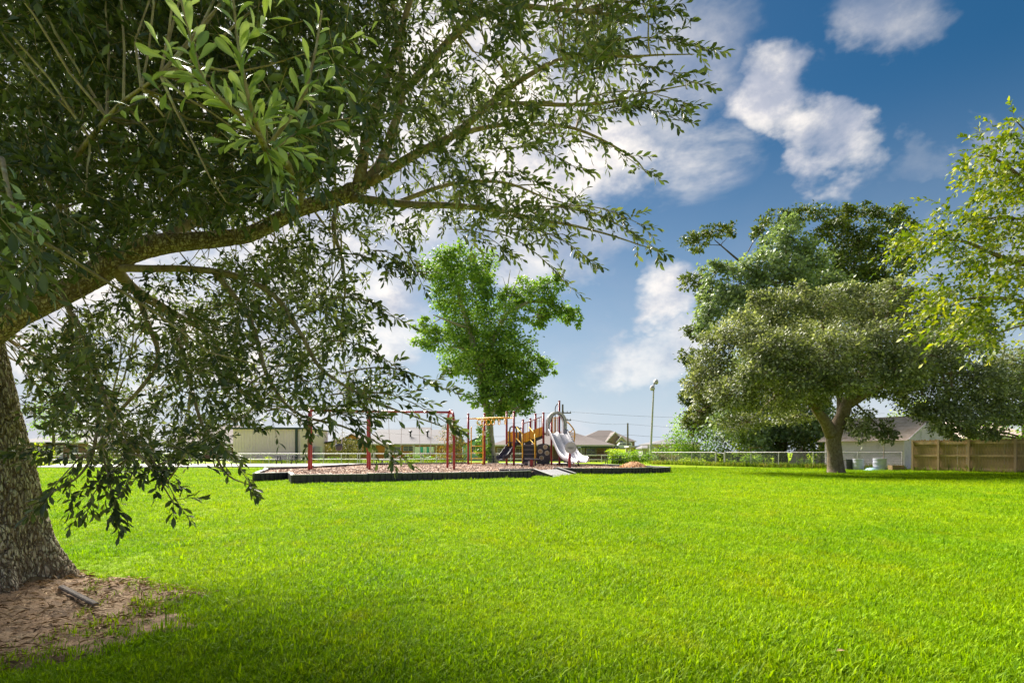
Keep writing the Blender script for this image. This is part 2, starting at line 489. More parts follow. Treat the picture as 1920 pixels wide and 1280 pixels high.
M['stump'] = pm('bleached_dead_wood', (0.36, 0.30, 0.24), (0.22, 0.17, 0.13), 8, 0.9, 0.6, 30, stretch=(4, 4, 0.6))
M['tyre'] = pm('tyre_rubber', (0.02, 0.02, 0.02), (0.015, 0.015, 0.015), 5, 0.8)
M['van_paint'] = pm('white_car_paint', (0.72, 0.73, 0.74), (0.70, 0.71, 0.72), 2, 0.25)
M['wire'] = pm('black_cable', (0.05, 0.05, 0.055), (0.04, 0.04, 0.045), 3, 0.6)
M['drum_skin'] = pm('tan_drum_face', (0.55, 0.42, 0.24), (0.45, 0.33, 0.18), 8, 0.6)
M['drum_ring'] = pm('cream_plastic_ring', (0.70, 0.66, 0.58), (0.62, 0.58, 0.50), 8, 0.5)

def brick_mat(name, a, b, mortar):
    m, nt, N, L, P = new_mat(name)
    P.inputs['Roughness'].default_value = 0.85
    tc = N.new('ShaderNodeTexCoord')
    sp = N.new('ShaderNodeSeparateXYZ'); L.new(tc.outputs['Object'], sp.inputs[0])
    ad = N.new('ShaderNodeMath'); L.new(sp.outputs[0], ad.inputs[0]); L.new(sp.outputs[1], ad.inputs[1])
    cb = N.new('ShaderNodeCombineXYZ'); L.new(ad.outputs[0], cb.inputs[0]); L.new(sp.outputs[2], cb.inputs[1])
    br = N.new('ShaderNodeTexBrick'); br.inputs['Scale'].default_value = 4.2
    br.inputs['Color1'].default_value = c4(a); br.inputs['Color2'].default_value = c4(b); br.inputs['Mortar'].default_value = c4(mortar)
    br.inputs['Mortar Size'].default_value = 0.018
    L.new(cb.outputs[0], br.inputs['Vector'])
    L.new(br.outputs['Color'], P.inputs['Base Color'])
    bp = N.new('ShaderNodeBump'); bp.invert = True; bp.inputs['Distance'].default_value = 0.01
    L.new(br.outputs['Fac'], bp.inputs['Height']); L.new(bp.outputs[0], P.inputs['Normal'])
    return m
M['brick'] = brick_mat('red_brick', (0.34, 0.17, 0.11), (0.24, 0.11, 0.08), (0.40, 0.36, 0.31))
M['brick_pink'] = brick_mat('pinkish_brick', (0.34, 0.21, 0.17), (0.26, 0.15, 0.12), (0.38, 0.33, 0.30))

def lawn_material():
    m, nt, N, L, P = new_mat('lawn_turf')
    P.inputs['Roughness'].default_value = 0.75
    P.inputs['Specular IOR Level'].default_value = 0.04
    g = N.new('ShaderNodeNewGeometry')
    def ns(s, d=6, r=0.65, st=(1, 1, 1)):
        mp = N.new('ShaderNodeMapping'); mp.inputs['Scale'].default_value = st; L.new(g.outputs['Position'], mp.inputs[0])
        n = N.new('ShaderNodeTexNoise'); n.inputs['Scale'].default_value = s; n.inputs['Detail'].default_value = d; n.inputs['Roughness'].default_value = r
        L.new(mp.outputs[0], n.inputs['Vector'])
        return n.outputs['Fac']
    def ramp(f, lo, hi, a, b):
        r = N.new('ShaderNodeValToRGB'); r.color_ramp.elements[0].position = lo; r.color_ramp.elements[1].position = hi
        r.color_ramp.elements[0].color = c4(a); r.color_ramp.elements[1].color = c4(b); L.new(f, r.inputs[0])
        return r.outputs[0]
    def mix(f, a, b, mode='MIX'):
        x = N.new('ShaderNodeMix'); x.data_type = 'RGBA'; x.blend_type = mode
        if isinstance(f, float): x.inputs[0].default_value = f
        else: L.new(f, x.inputs[0])
        L.new(a, x.inputs[6])
        if isinstance(b, tuple): x.inputs[7].default_value = c4(b)
        else: L.new(b, x.inputs[7])
        return x.outputs[2]
    c = ramp(ns(0.22, 5, 0.7), 0.34, 0.66, GRASS_A, GRASS_B)
    c = mix(ramp(ns(1.6, 6, 0.75, (1, 0.6, 1)), 0.52, 0.75, (0, 0, 0), (0.75, 0.75, 0.75)), c, GRASS_C)
    fine = ramp(ns(22, 5, 0.8), 0.3, 0.7, (0.42, 0.40, 0.40), (0.88, 0.84, 0.84))
    c = mix(1.0, c, fine, 'MULTIPLY')
    L.new(c, P.inputs['Base Color'])
    bp = N.new('ShaderNodeBump'); bp.inputs['Strength'].default_value = 0.7; bp.inputs['Distance'].default_value = 0.06
    L.new(ns(28, 5, 0.8), bp.inputs['Height']); L.new(bp.outputs[0], P.inputs['Normal'])
    return m
GRASS_A, GRASS_B, GRASS_C = (0.205, 0.385, 0.0012), (0.36, 0.490, 0.0012), (0.45, 0.46, 0.003)
M['lawn'] = lawn_material()

# ------------------------------------------------------------------ the ground
def dirt_mask(x, y):
    """> 0 on the bare soil round the foot of the near oak"""
    a = np.arctan2((y - 3.50) / 1.45, (x + 3.75) / 1.56)
    r = np.sqrt(((x + 3.75) / 1.56) ** 2 + ((y - 3.50) / 1.45) ** 2)
    e = 1.0 + 0.07 * np.sin(3 * a + 0.8) + 0.06 * np.sin(7 * a + 2) + 0.05 * np.sin(13 * a) + 0.03 * np.sin(23 * a + 1)
    return e - r
def bed_inside(x, y, poly):
    ins = np.zeros(np.shape(x), dtype=bool)
    n = len(poly)
    for i in range(n):
        x1, y1 = poly[i][:2]; x2, y2 = poly[(i + 1) % n][:2]
        c = ((y1 > y) != (y2 > y)) & (x < (x2 - x1) * (y - y1) / (y2 - y1 + 1e-12) + x1)
        ins ^= c
    return ins

mb = MB()
xs = [-900, -120, -60, -25, -10, 0, 10, 25, 60, 120, 900]
ys = [-300, -40, -10, 0, 10, 25, 45, 70, 120, 250, 1400]
mb.add([(x, y, 0) for y in ys for x in xs],
       [(j * 11 + i, j * 11 + i + 1, (j + 1) * 11 + i + 1, (j + 1) * 11 + i) for j in range(10) for i in range(10)])
tag(mb.build('lawn', M['lawn']), 'broad mown lawn running back to the playground', None, None, 'structure')

M['soil'] = pm('bare_soil', (0.27, 0.165, 0.085), (0.12, 0.072, 0.038), 9, 0.95, 0.8, 60, dirt=(0.36, 0.26, 0.15), dscale=6)
nx, ny = 110, 110
gxs, gys = np.meshgrid(np.linspace(-5.6, -1.8, nx), np.linspace(1.7, 5.2, ny))
mk = dirt_mask(gxs, gys)
rise = 0.17 * np.exp(-(((gxs + 3.95) / 0.75) ** 2 + ((gys - 4.1) / 0.75) ** 2))
nzv = np.array([noise.noise(Vector((a * 5, b * 5, 0))) * 0.018 + noise.noise(Vector((a * 21, b * 21, 4))) * 0.011 for a, b in zip(gxs.ravel(), gys.ravel())]).reshape(gxs.shape)
zz = np.clip(mk * 0.5, -0.05, 0.03) + rise * (mk > -0.1) + nzv
V = np.stack([gxs, gys, zz], -1).reshape(-1, 3)
q = np.arange(nx * ny).reshape(ny, nx)
T = np.stack([q[:-1, :-1], q[:-1, 1:], q[1:, 1:], q[1:, :-1]], -1).reshape(-1, 4)
tag(np_obj('bare_soil_ground', V, T, M['soil'], None, True), 'bare brown soil ring around the oak foot', None, None, 'structure')
def soil_z(x, y):
    r = 0.17 * math.exp(-(((x + 3.95) / 0.75) ** 2 + ((y - 4.1) / 0.75) ** 2))
    k = float(dirt_mask(np.array(x), np.array(y)))
    return max(-0.05, min(k * 0.5, 0.03)) + r

# concrete walking path behind the playground
mb = MB()
pf = [(-34, 40.5), (-26, 41), (-16.5, 43), (-3, 47.5), (6, 50)]
pk = [(-40, 50), (-28, 51.5), (-16.5, 53), (-3, 56), (6, 57)]
for i in range(len(pf) - 1):
    a, b, c, d = pf[i], pf[i + 1], pk[i + 1], pk[i]
    mb.prism([(a[0], a[1], -0.05), (b[0], b[1], -0.05), (c[0], c[1], -0.05), (d[0], d[1], -0.05)], (0, 0, 0.13))
tag(mb.build('path', M['concrete']), 'pale concrete walking path behind the playground', None, None, 'structure')

# raised ground that carries the far brick house, the van and the tractor
mb = MB()
mb.add([(10, 136, -0.1), (46, 136, -0.1), (56, 200, -0.1), (0, 200, -0.1), (14, 143, 1.95), (42, 143, 1.95), (50, 195, 1.95), (5, 195, 1.95)],
       [(0, 1, 5, 4), (1, 2, 6, 5), (2, 3, 7, 6), (3, 0, 4, 7), (4, 5, 6, 7)])
tag(mb.build('embankment_ground', M['lawn']), 'low raised ground beyond the hedge', None, None, 'structure')

# playground bed of wood chips
FRONT = [(-9.55, 21.1), (-8.83, 22.6), (-7.57, 19.7), (-4.2, 21.6), (-1.0, 23.35), (0.80, 24.4)]
RIGHT = [(2.15, 29.3), (3.95, 28.3), (6.0, 28.6), (8.45, 30.5)]
BACKR = [(8.45, 30.5), (8.1, 33.2), (6.7, 35.8), (6.2, 38.6), (3.2, 40.6)]
BACKL = [(-2.5, 45.5), (-10.3, 41.0), (-11.6, 31.5), (-12.6, 29.0)]
BEDPOLY = [(-9.55, 21.1), (-8.83, 22.6), (-7.57, 19.7), (-4.2, 21.6), (-1.0, 23.35), (0.80, 24.4), (1.0, 26.6), (2.3, 28.9), (2.15, 29.3),
           (3.95, 28.3), (6.0, 28.6), (8.45, 30.5), (8.1, 33.2), (6.7, 35.8), (6.2, 38.6), (3.2, 44.6), (-2.5, 45.5), (-10.3, 41.0), (-11.6, 31.5), (-12.6, 29.0)]
M['chips'] = pm('wood_chips', (0.32, 0.225, 0.18), (0.20, 0.13, 0.10), 16, 0.95, 1.0, 30, dirt=(0.50, 0.30, 0.16), dscale=0.7)
M['chips_fresh'] = pm('fresh_wood_chips', (0.46, 0.25, 0.12), (0.26, 0.13, 0.06), 12, 0.95, 1.0, 30)
step = 0.22
bx_ = np.arange(-13.2, 9.2, step); by_ = np.arange(19.2, 46.2, step)
BX, BY = np.meshgrid(bx_, by_)
ins = bed_inside(BX, BY, BEDPOLY)
BZ = np.array([0.21 + 0.045 * noise.noise(Vector((a * 0.5, b * 0.5, 1))) + 0.03 * noise.noise(Vector((a * 2.2, b * 2.2, 2))) for a, b in zip(BX.ravel(), BY.ravel())]).reshape(BX.shape)
idx = -np.ones(BX.shape, dtype=int); idx[ins] = np.arange(ins.sum())
V = np.stack([BX[ins], BY[ins], BZ[ins]], -1)
cells = (idx[:-1, :-1] >= 0) & (idx[:-1, 1:] >= 0) & (idx[1:, 1:] >= 0) & (idx[1:, :-1] >= 0)
T = np.stack([idx[:-1, :-1], idx[:-1, 1:], idx[1:, 1:], idx[1:, :-1]], -1)[cells]
bed = tag(np_obj('wood_chip_ground', V, T, M['chips'], None, True), 'pinkish wood chip bed of the playground', None, None, 'structure')
def bedz(x, y):
    return 0.21 + 0.045 * noise.noise(Vector((x * 0.5, y * 0.5, 1))) + 0.03 * noise.noise(Vector((x * 2.2, y * 2.2, 2)))

# loose chips lying on the bed, and the fresh heap at its right end
def chip_mesh(pts, size, mat, name, label, parent=None):
    n = len(pts)
    base = np.array([[sx, sy, sz] for sx in (-.5, .5) for sy in (-.5, .5) for sz in (-.5, .5)])
    fc = np.array([(0, 1, 3, 2), (4, 6, 7, 5), (0, 4, 5, 1), (2, 3, 7, 6), (0, 2, 6, 4), (1, 5, 7, 3)])
    a = rng.uniform(0, 6.28, n); t = rng.normal(0, 0.35, n)
    d = base[None] * (np.stack([rng.uniform(.6, 1.4, n), rng.uniform(.2, .5, n), rng.uniform(.12, .3, n)], -1) * size)[:, None]
    x, y, z = d[..., 0], d[..., 1], d[..., 2]
    z2 = z * np.cos(t)[:, None] + x * np.sin(t)[:, None]; x2 = x * np.cos(t)[:, None] - z * np.sin(t)[:, None]
    P = np.stack([x2 * np.cos(a)[:, None] - y * np.sin(a)[:, None], x2 * np.sin(a)[:, None] + y * np.cos(a)[:, None], z2], -1) + pts[:, None]
    T = (fc[None] + (np.arange(n) * 8)[:, None, None]).reshape(-1, 4)
    return tag(np_obj(name, P.reshape(-1, 3), T, mat, parent), label, None, None, 'stuff')
pts = []
while len(pts) < 9000:
    x, y = rng.uniform(-12.5, 8.4), 20 + 25 * rng.random() ** 1.5
    if bed_inside(np.array(x), np.array(y), BEDPOLY):
        pts.append((x, y, bedz(x, y) + 0.012))
M['chip_piece'] = leafmat('wood_chip_piece', [(0.15, 0.09, 0.07), (0.30, 0.20, 0.155), (0.40, 0.27, 0.18)], 0.0, 0.9, 0.1)
chip_mesh(np.array(pts), 0.085, M['chip_piece'], 'loose_wood_chips', 'loose wood chips scattered over the playground bed')

hc = Vector((gx(1188, 34), 34.0, 0))
mb = MB()
ring = []
for i, (rr, hh) in enumerate([(1.05, 0.18), (0.85, 0.29), (0.62, 0.41), (0.36, 0.50), (0.15, 0.53)]):
    ring.append([(hc.x + rr * 0.85 * math.cos(a) * (1 + 0.12 * noise.noise(Vector((math.cos(a) * 2, math.sin(a) * 2, i)))), hc.y + rr * math.sin(a) * (1 + 0.12 * noise.noise(Vector((math.sin(a) * 2, i, 3)))), hh + 0.05 * noise.noise(Vector((a * 2, i, 9)))) for a in [k * 6.283 / 28 for k in range(28)]])
vs = [p for rg in ring for p in rg]
fs = [(i * 28 + k, i * 28 + (k + 1) % 28, (i + 1) * 28 + (k + 1) % 28, (i + 1) * 28 + k) for i in range(4) for k in range(28)] + [tuple(112 + k for k in range(28))]
mb.add(vs, fs)
heap = mb.build('wood_chip_heap', M['chips_fresh'], None, True)
tag(heap, 'orange heap of fresh wood chips at the right end of the bed', 'wood chip heap')
hp = []
for _ in range(420):
    a = rng.uniform(0, 6.28); r = 1.05 * math.sqrt(rng.random())
    hp.append((hc.x + r * .85 * math.cos(a), hc.y + r * math.sin(a), 0.18 + 0.38 * max(0, 1 - (r / 1.08) ** 1.3)))
M['chip_piece_fresh'] = leafmat('fresh_chip_piece', [(0.36, 0.17, 0.07), (0.52, 0.28, 0.12), (0.62, 0.38, 0.18)], 0.0, 0.9, 0.1)
chip_mesh(np.array(hp), 0.13, M['chip_piece_fresh'], 'loose_chips', None, heap)

# ------------------------------------------------------------------ houses and sheds
def window(parent, x, y, z, w, h, sx=1, mull=True):
    """window on a wall that faces -Y"""
    mb = MB()
    t = 0.07
    for (cx, cz, ww, hh) in ((x, z + h / 2 - t / 2, w, t), (x, z - h / 2 + t / 2, w, t), (x - w / 2 + t / 2, z, t, h - 2 * t), (x + w / 2 - t / 2, z, t, h - 2 * t)):
        mb.box((cx, y - 0.03, cz), (ww, 0.08, hh))
    if mull:
        mb.box((x, y - 0.025, z), (0.05, 0.05, h - 2 * t))
        mb.box((x - w / 4, y - 0.02, z), (w / 2 - 0.06, 0.045, 0.05)); mb.box((x + w / 4, y - 0.02, z), (w / 2 - 0.06, 0.045, 0.05))
    f = mb.build('window', M['trim'], parent)
    MB().box((x, y - 0.012, z), (w - 2 * t, 0.02, h - 2 * t)).build('pane', M['glass'], f)
    return f
def door(parent, x, y, z0, w=0.95, h=2.05, mat='trim'):
    d = MB().box((x, y - 0.03, z0 + h / 2), (w, 0.07, h)).build('door', M[mat], parent)
    MB().box((x + w * 0.36, y - 0.09, z0 + h * 0.48), (0.07, 0.06, 0.07)).build('handle', M['dark'], d)
    return d
def roof_mesh(mb, x0, x1, y0, y1, ze, zr, inset, over=0.45, th=0.16, ridge_x=None):
    xa, xb, ya, yb = x0 - over, x1 + over, y0 - over, y1 + over
    ym = (y0 + y1) / 2
    ra, rb = (xa + inset, xb - inset) if ridge_x is None else ridge_x
    v = [(xa, ya, ze), (xb, ya, ze), (xb, yb, ze), (xa, yb, ze), (xa, ya, ze + th), (xb, ya, ze + th), (xb, yb, ze + th), (xa, yb, ze + th), (ra, ym, zr), (rb, ym, zr)]
    mb.add(v, [(3, 2, 1, 0), (0, 1, 5, 4), (1, 2, 6, 5), (2, 3, 7, 6), (3, 0, 4, 7), (4, 5, 9, 8), (5, 6, 9), (6, 7, 8, 9), (7, 4, 8)])
def house(name, label, x0, x1, y0, y1, ze, zr, inset, wall, roof, wins=(), doors=(), z0=0.0, porch=0.0, cat='house', over=0.45, ridge_x=None, gutter=True):
    h = empty(name, ((x0 + x1) / 2, y0, z0), label, cat)
    yw = y0 + porch
    MB().box(((x0 + x1) / 2, (yw + y1) / 2, (z0 + ze) / 2 - 0.05), (x1 - x0, y1 - yw, ze - z0 + 0.1 - 0.004)).build('wall', M[wall], h)
    mb = MB(); roof_mesh(mb, x0, x1, y0, y1, ze, zr, inset, over, ridge_x=ridge_x)
    r = mb.build('roof', M[roof], h)
    if gutter:
        MB().box(((x0 + x1) / 2, y0 - over - 0.035, ze + 0.08), (x1 - x0 + 2 * over, 0.06, 0.17)).build('fascia', M['trim'], r)
    for w in wins:
        window(h, w[0], yw, w[1], w[2], w[3])
    for d in doors:
        door(h, d, yw, z0)
    if porch > 0.5:
        n = max(2, int((x1 - x0) / 3))
        for i in range(n + 1):
            MB().box((x0 + 0.15 + (x1 - x0 - 0.3) * i / n, y0 + 0.12, (z0 + ze) / 2), (0.14, 0.14, ze - z0)).build('porch_post', M['trim'], h)
        MB().box(((x0 + x1) / 2, y0 + porch / 2, z0 + 0.06), (x1 - x0, porch, 0.12)).build('porch_floor', M['concrete'], h)
    return h

Y = 75
house('brick_house', 'low red brick house with grey roof behind the near oak trunk', gx(28, Y), gx(192, Y), Y, Y + 11, 2.3, 4.0, 4.5, 'brick', 'roof_grey',
      [(gx(140, Y), 1.55, 1.0, 1.3), (gx(172, Y), 1.55, 1.0, 1.2), (gx(90, Y), 1.5, 1.4, 1.2)], [gx(112, Y)])
house('brick_house', 'brick house with brown roof and dark porch left of the cream metal building', gx(296, Y), gx(446, Y), Y + 1, Y + 13, 2.15, 5.0, 3.4, 'brick', 'roof_brown',
      [(gx(322, Y), 1.4, 1.2, 1.2), (gx(372, Y), 1.4, 1.6, 1.3)], [gx(345, Y), gx(402, Y)], 0, 2.6)
# privacy fence between the two brick houses
fy = 80
pf_ = empty('privacy_fence', (gx(234, fy), fy, 0), 'brown privacy fence between the two brick houses', 'fence')
pk_me = None
n = 34
for i in range(n):
    x = gx(203, fy) + (gx(268, fy) - gx(203, fy)) * (i + 0.5) / n
    if pk_me is None:
        o = MB().box((x, fy, 0.85), (0.128, 0.025, 1.7)).build('picket', M['fence_wood'], pf_)
        pk_me = o.data; x_first = x
    else:
        inst('picket', pk_me, (0, 0, 0), pf_).location = (x - x_first, 0, 0)
MB().box((gx(235.5, fy), fy + 0.04, 1.3), (4.9, 0.04, 0.1)).build('rail', M['fence_wood'], pf_)

# cream metal building
Y = 62
x0, x1, zt = gx(437, Y), gx(564, Y), 3.72
b = empty('metal_building', ((x0 + x1) / 2, Y, 0), 'windowless cream sheet metal building beyond the swings', 'building')
def corrugated(mb, p, q, z0, z1, pitch=0.3, depth=0.04, nrm=(0, -1)):
    L_ = math.hypot(q[0] - p[0], q[1] - p[1]); n = int(L_ / pitch)
    ux, uy = (q[0] - p[0]) / L_, (q[1] - p[1]) / L_
    pr = []
    for i in range(n):
        s = i * L_ / n; e = L_ / n
        pr += [(s, 0), (s + e * 0.62, 0), (s + e * 0.72, depth), (s + e * 0.9, depth)]
    pr.append((L_, 0))
    vs = [(p[0] + ux * s + nrm[0] * d, p[1] + uy * s + nrm[1] * d, z) for z in (z0, z1) for (s, d) in pr]
    k = len(pr)
    mb.add(vs, [(i, i + 1, k + i + 1, k + i) for i in range(k - 1)])
mb = MB(); corrugated(mb, (x0, Y), (x1, Y), 0.25, zt); mb.build('front_wall', M['cream'], b)
mb = MB(); corrugated(mb, (x1, Y), (x1, Y + 9), 0.25, zt, nrm=(1, 0)); mb.build('side_wall', M['cream'], b)
mb = MB(); corrugated(mb, (x0, Y), (x0, Y + 9), 0.25, zt, nrm=(-1, 0)); mb.build('side_wall', M['cream'], b)
MB().box(((x0 + x1) / 2, Y + 4.5, 0.12), (x1 - x0 + 0.1, 9.1, 0.26)).build('base', M['concrete'], b)
MB().add([(x0 - .25, Y - .3, zt - 0.02), (x1 + .25, Y - .3, zt - 0.02), (x1 + .25, Y + 9.3, zt - 0.02), (x0 - .25, Y + 9.3, zt - 0.02), (x0 - .25, Y - .3, zt + 0.1), (x1 + .25, Y - .3, zt + 0.1), (x1 + .25, Y + 4.5, zt + 0.14), (x0 - .25, Y + 4.5, zt + 0.14), (x1 + .25, Y + 9.3, zt + .1), (x0 - .25, Y + 9.3, zt + .1)],
         [(3, 2, 1, 0), (0, 1, 5, 4), (4, 5, 6, 7), (7, 6, 8, 9), (1, 2, 8, 6, 5), (3, 0, 4, 7, 9), (2, 3, 9, 8)]).build('roof', M['roof_grey'], b)
MB().box(((x0 + x1) / 2, Y - 0.36, zt - 0.02), (x1 - x0 + .6, 0.1, 0.16)).build('gutter', M['dark_green'], b)
MB().box((gx(557, Y), Y - 0.16, 1.85), (0.22, 0.2, 3.6)).build('downpipe', M['dark_green'], b)

# yellow shed with single-slope roof
Y = 70
x0, x1 = gx(601, Y), gx(648, Y)
b = empty('yellow_shed', ((x0 + x1) / 2, Y, 0), 'pale yellow board shed with sloping dark-edged roof', 'shed')
nb = 9
bm_me = None
for i in range(nb):
    zb = 0.1 + 0.22 * i
    MB().add([(x0, Y, zb), (x1, Y, zb), (x1, Y, zb + 0.218), (x0, Y, zb + 0.218), (x0, Y - 0.03, zb), (x1, Y - 0.03, zb), (x1, Y - 0.008, zb + 0.218), (x0, Y - 0.008, zb + 0.218)],
             [(0, 1, 2, 3), (4, 7, 6, 5), (0, 4, 5, 1), (2, 6, 7, 3), (0, 3, 7, 4), (1, 5, 6, 2)]).build('siding_board', M['yellow_wall'], b)
MB().prism([(x0, Y + 0.02, 0), (x1, Y + 0.02, 0), (x1, Y + 0.02, 2.62), (x0, Y + 0.02, 2.08)], (0, 5, 0)).build('wall', M['yellow_wall'], b)
MB().prism([(x0 - .4, Y - .3, 2.05), (x1 + .3, Y - .3, 2.68), (x1 + .3, Y - .3, 2.84), (x0 - .4, Y - .3, 2.2)], (0, 5.8, 0)).build('roof', M['roof_grey'], b)
MB().prism([(x0 - .4, Y - .34, 2.06), (x1 + .3, Y - .34, 2.69), (x1 + .3, Y - .34, 2.83), (x0 - .4, Y - .34, 2.18)], (0, 0.035, 0)).build('fascia', M['dark'], b)
MB().lathe((gx(617, Y), Y + 2, 2.5), [(0.1, 0), (0.1, .35), (.22, .36), (.22, .5)], 10).build('roof_vent', M['dark'], b)
# white cabinet by the shed
f = empty('white_cabinet', (gx(597, 66), 66, 0), 'upright white cabinet standing left of the yellow shed', 'cabinet')
MB().box((gx(597, 66), 66, 0.95), (0.72, 0.65, 1.7)).build('body', M['trim'], f, bevel=0.03)
MB().box((gx(597, 66), 65.65, 0.62), (0.66, 0.04, 0.95)).build('door', M['trim'], f)
MB().box((gx(597, 66), 65.65, 1.45), (0.66, 0.04, 0.6)).build('freezer_door', M['trim'], f)
MB().box((gx(600.5, 66), 65.6, 1.1), (0.04, 0.05, 0.25)).build('handle', M['dark'], f)

Y = 86
b = empty('gabled_house', (gx(668, Y), Y, 0), 'house with orange gable end rising behind the olive bush', 'house')
MB().prism([(gx(640, Y), Y, 0), (gx(697, Y), Y, 0), (gx(697, Y), Y, 2.2), (gx(660, Y), Y, 3.75), (gx(640, Y), Y, 2.9)], (0, 9, 0)).build('wall', M['orange_wall'], b)
MB().prism([(gx(637, Y), Y - .4, 2.75), (gx(660, Y), Y - .4, 3.8), (gx(700, Y), Y - .4, 2.05), (gx(700, Y), Y - .4, 2.22), (gx(660, Y), Y - .4, 3.98), (gx(637, Y), Y - .4, 2.93)], (0, 9.8, 0)).build('roof', M['roof_brown'], b)
window(b, gx(672, Y), Y, 1.4, 1.0, 1.0)

Y = 80
h = house('grey_roofed_house', 'long house with grey stepped roof and orange wall behind the swing set', gx(690, Y), gx(853, Y), Y, Y + 12, 2.15, 4.55, 0.3, 'orange_wall', 'roof_grey',
      [(gx(766, Y), 1.65, 1.5, 0.7), (gx(745, Y), 1.4, 1.1, 1.1), (gx(806, Y), 1.4, 1.4, 1.1)], [gx(728, Y)], 0, 0.0)
mb = MB(); roof_mesh(mb, gx(733, Y), gx(797, Y), Y + 4, Y + 10, 3.5, 4.95, 0.5, 0.3)
mb.build('upper_roof', M['roof_grey'], h)
for px in (763, 796):
    MB().lathe((gx(px, Y), Y + 2.8, 3.3), [(0.12, 0), (0.12, .75), (.26, .76), (.26, .95), (.08, 1.05)], 10).build('roof_vent', M['dark'], h)
MB().box((gx(697, Y), Y - .05, 1.2), (1.0, .12, 1.9)).build('shutter', M['trim'], h)
for px in (690.8, 704, 777.5, 852):
    MB().box((gx(px, Y), Y - 0.2, 1.05), (0.16, 0.16, 2.1)).build('porch_post', M['trim'], h)

# washing line with laundry
Y = 62
wl = empty('washing_line', (gx(796, Y), Y, 0), 'washing line between two posts behind the white pipe fence', 'washing line')
for px in (775, 818):
    MB().tube([(gx(px, Y), Y, 0), (gx(px, Y), Y, 1.85)], 0.04).box((gx(px, Y), Y, 1.8), (0.06, 0.9, 0.06)).build('post', M['galv'], wl)
MB().tube([(gx(775, Y), Y, 1.78), (gx(796, Y), Y, 1.70), (gx(818, Y), Y, 1.78)], 0.012, 5).build('line', M['wire'], wl)
def hanging(px0, px1, drop, mat, label, z=1.72):
    n = 9
    vs = []
    for j in range(5):
        for i in range(n):
            t = i / (n - 1)
            vs.append((gx(px0 + (px1 - px0) * t, Y), Y - 0.02 + 0.05 * math.sin(t * 14 + px0) * (j / 4), z - drop * j / 4 + 0.02 * math.sin(t * 9)))
    fs = [(j * n + i, j * n + i + 1, (j + 1) * n + i + 1, (j + 1) * n + i) for j in range(4) for i in range(n - 1)]
    mb = MB().add(vs, fs)
    mb.add([(x, y + 0.012, z_) for x, y, z_ in vs], [f[::-1] for f in fs])
    tag(mb.build('laundry', M[mat], None, True), label, 'laundry', 'laundry on the washing line')
hanging(778, 787, 1.05, 'cloth_white', 'long white sheet at the left end of the washing line')
hanging(787.6, 793, 0.62, 'cloth_teal', 'teal cloth beside the long white sheet on the line')
hanging(793.6, 800, 0.7, 'cloth_white', 'white cloth between the two teal cloths on the line')
hanging(800.6, 804, 0.66, 'cloth_teal', 'narrow teal cloth right of the middle of the line')
hanging(804.6, 813, 0.6, 'cloth_white', 'short white cloth at the right end of the washing line')

Y = 76
b = empty('turquoise_house', (gx(893, Y), Y, 0), 'turquoise house glimpsed behind the climbing ladder', 'house')
MB().prism([(gx(868, Y), Y, 0), (gx(912, Y), Y, 0), (gx(912, Y), Y, 3.1), (gx(903, Y), Y, 3.2), (gx(868, Y), Y, 1.95)], (0, 8, 0)).build('wall', M['teal_wall'], b)
MB().prism([(gx(864, Y), Y - .4, 1.85), (gx(903, Y), Y - .4, 3.25), (gx(918, Y), Y - .4, 2.9), (gx(918, Y), Y - .4, 3.05), (gx(903, Y), Y - .4, 3.42), (gx(864, Y), Y - .4, 2.02)], (0, 8.8, 0)).build('roof', M['roof_grey'], b)
window(b, gx(888.5, Y), Y, 1.5, 0.7, 1.1)
door(b, gx(898, Y), Y, 0.0)

Y = 72
h = house('brown_roofed_house', 'wide brick house with brown hipped roof behind the play structure', gx(925, Y), gx(1146, Y), Y, Y + 11, 1.9, 4.0, 5.2, 'brick', 'roof_brown',
      [(gx(940, Y), 1.2, 1.2, 1.1), (gx(975, Y), 1.2, 1.2, 1.1), (gx(1112, Y), 1.15, 1.3, 1.1)], [gx(1093, Y)], 0, 1.8)

# open shelter in front of that house
Y = 66
sh = empty('open_shelter', (gx(1118, Y), Y, 0), 'low open shelter with dark flat roof right of the slide', 'shelter')
MB().box((gx(1118, Y), Y + 1.5, 1.72), (3.6, 3.4, 0.16)).build('roof', M['dark_green'], sh)
for px, dy in ((1092, 0), (1118, 0), (1143, 0), (1092, 3), (1143, 3)):
    MB().box((gx(px, Y), Y + dy, 0.82), (0.11, 0.11, 1.64)).build('post', M['pole_wood'], sh)
MB().box((gx(1104, Y), Y + 2, 0.5), (1.1, 0.7, 0.08)).box((gx(1104, Y) - .4, Y + 2, .23), (.08, .6, .46)).box((gx(1104, Y) + .4, Y + 2, .23), (.08, .6, .46)).build('workbench', M['pole_wood'], sh)

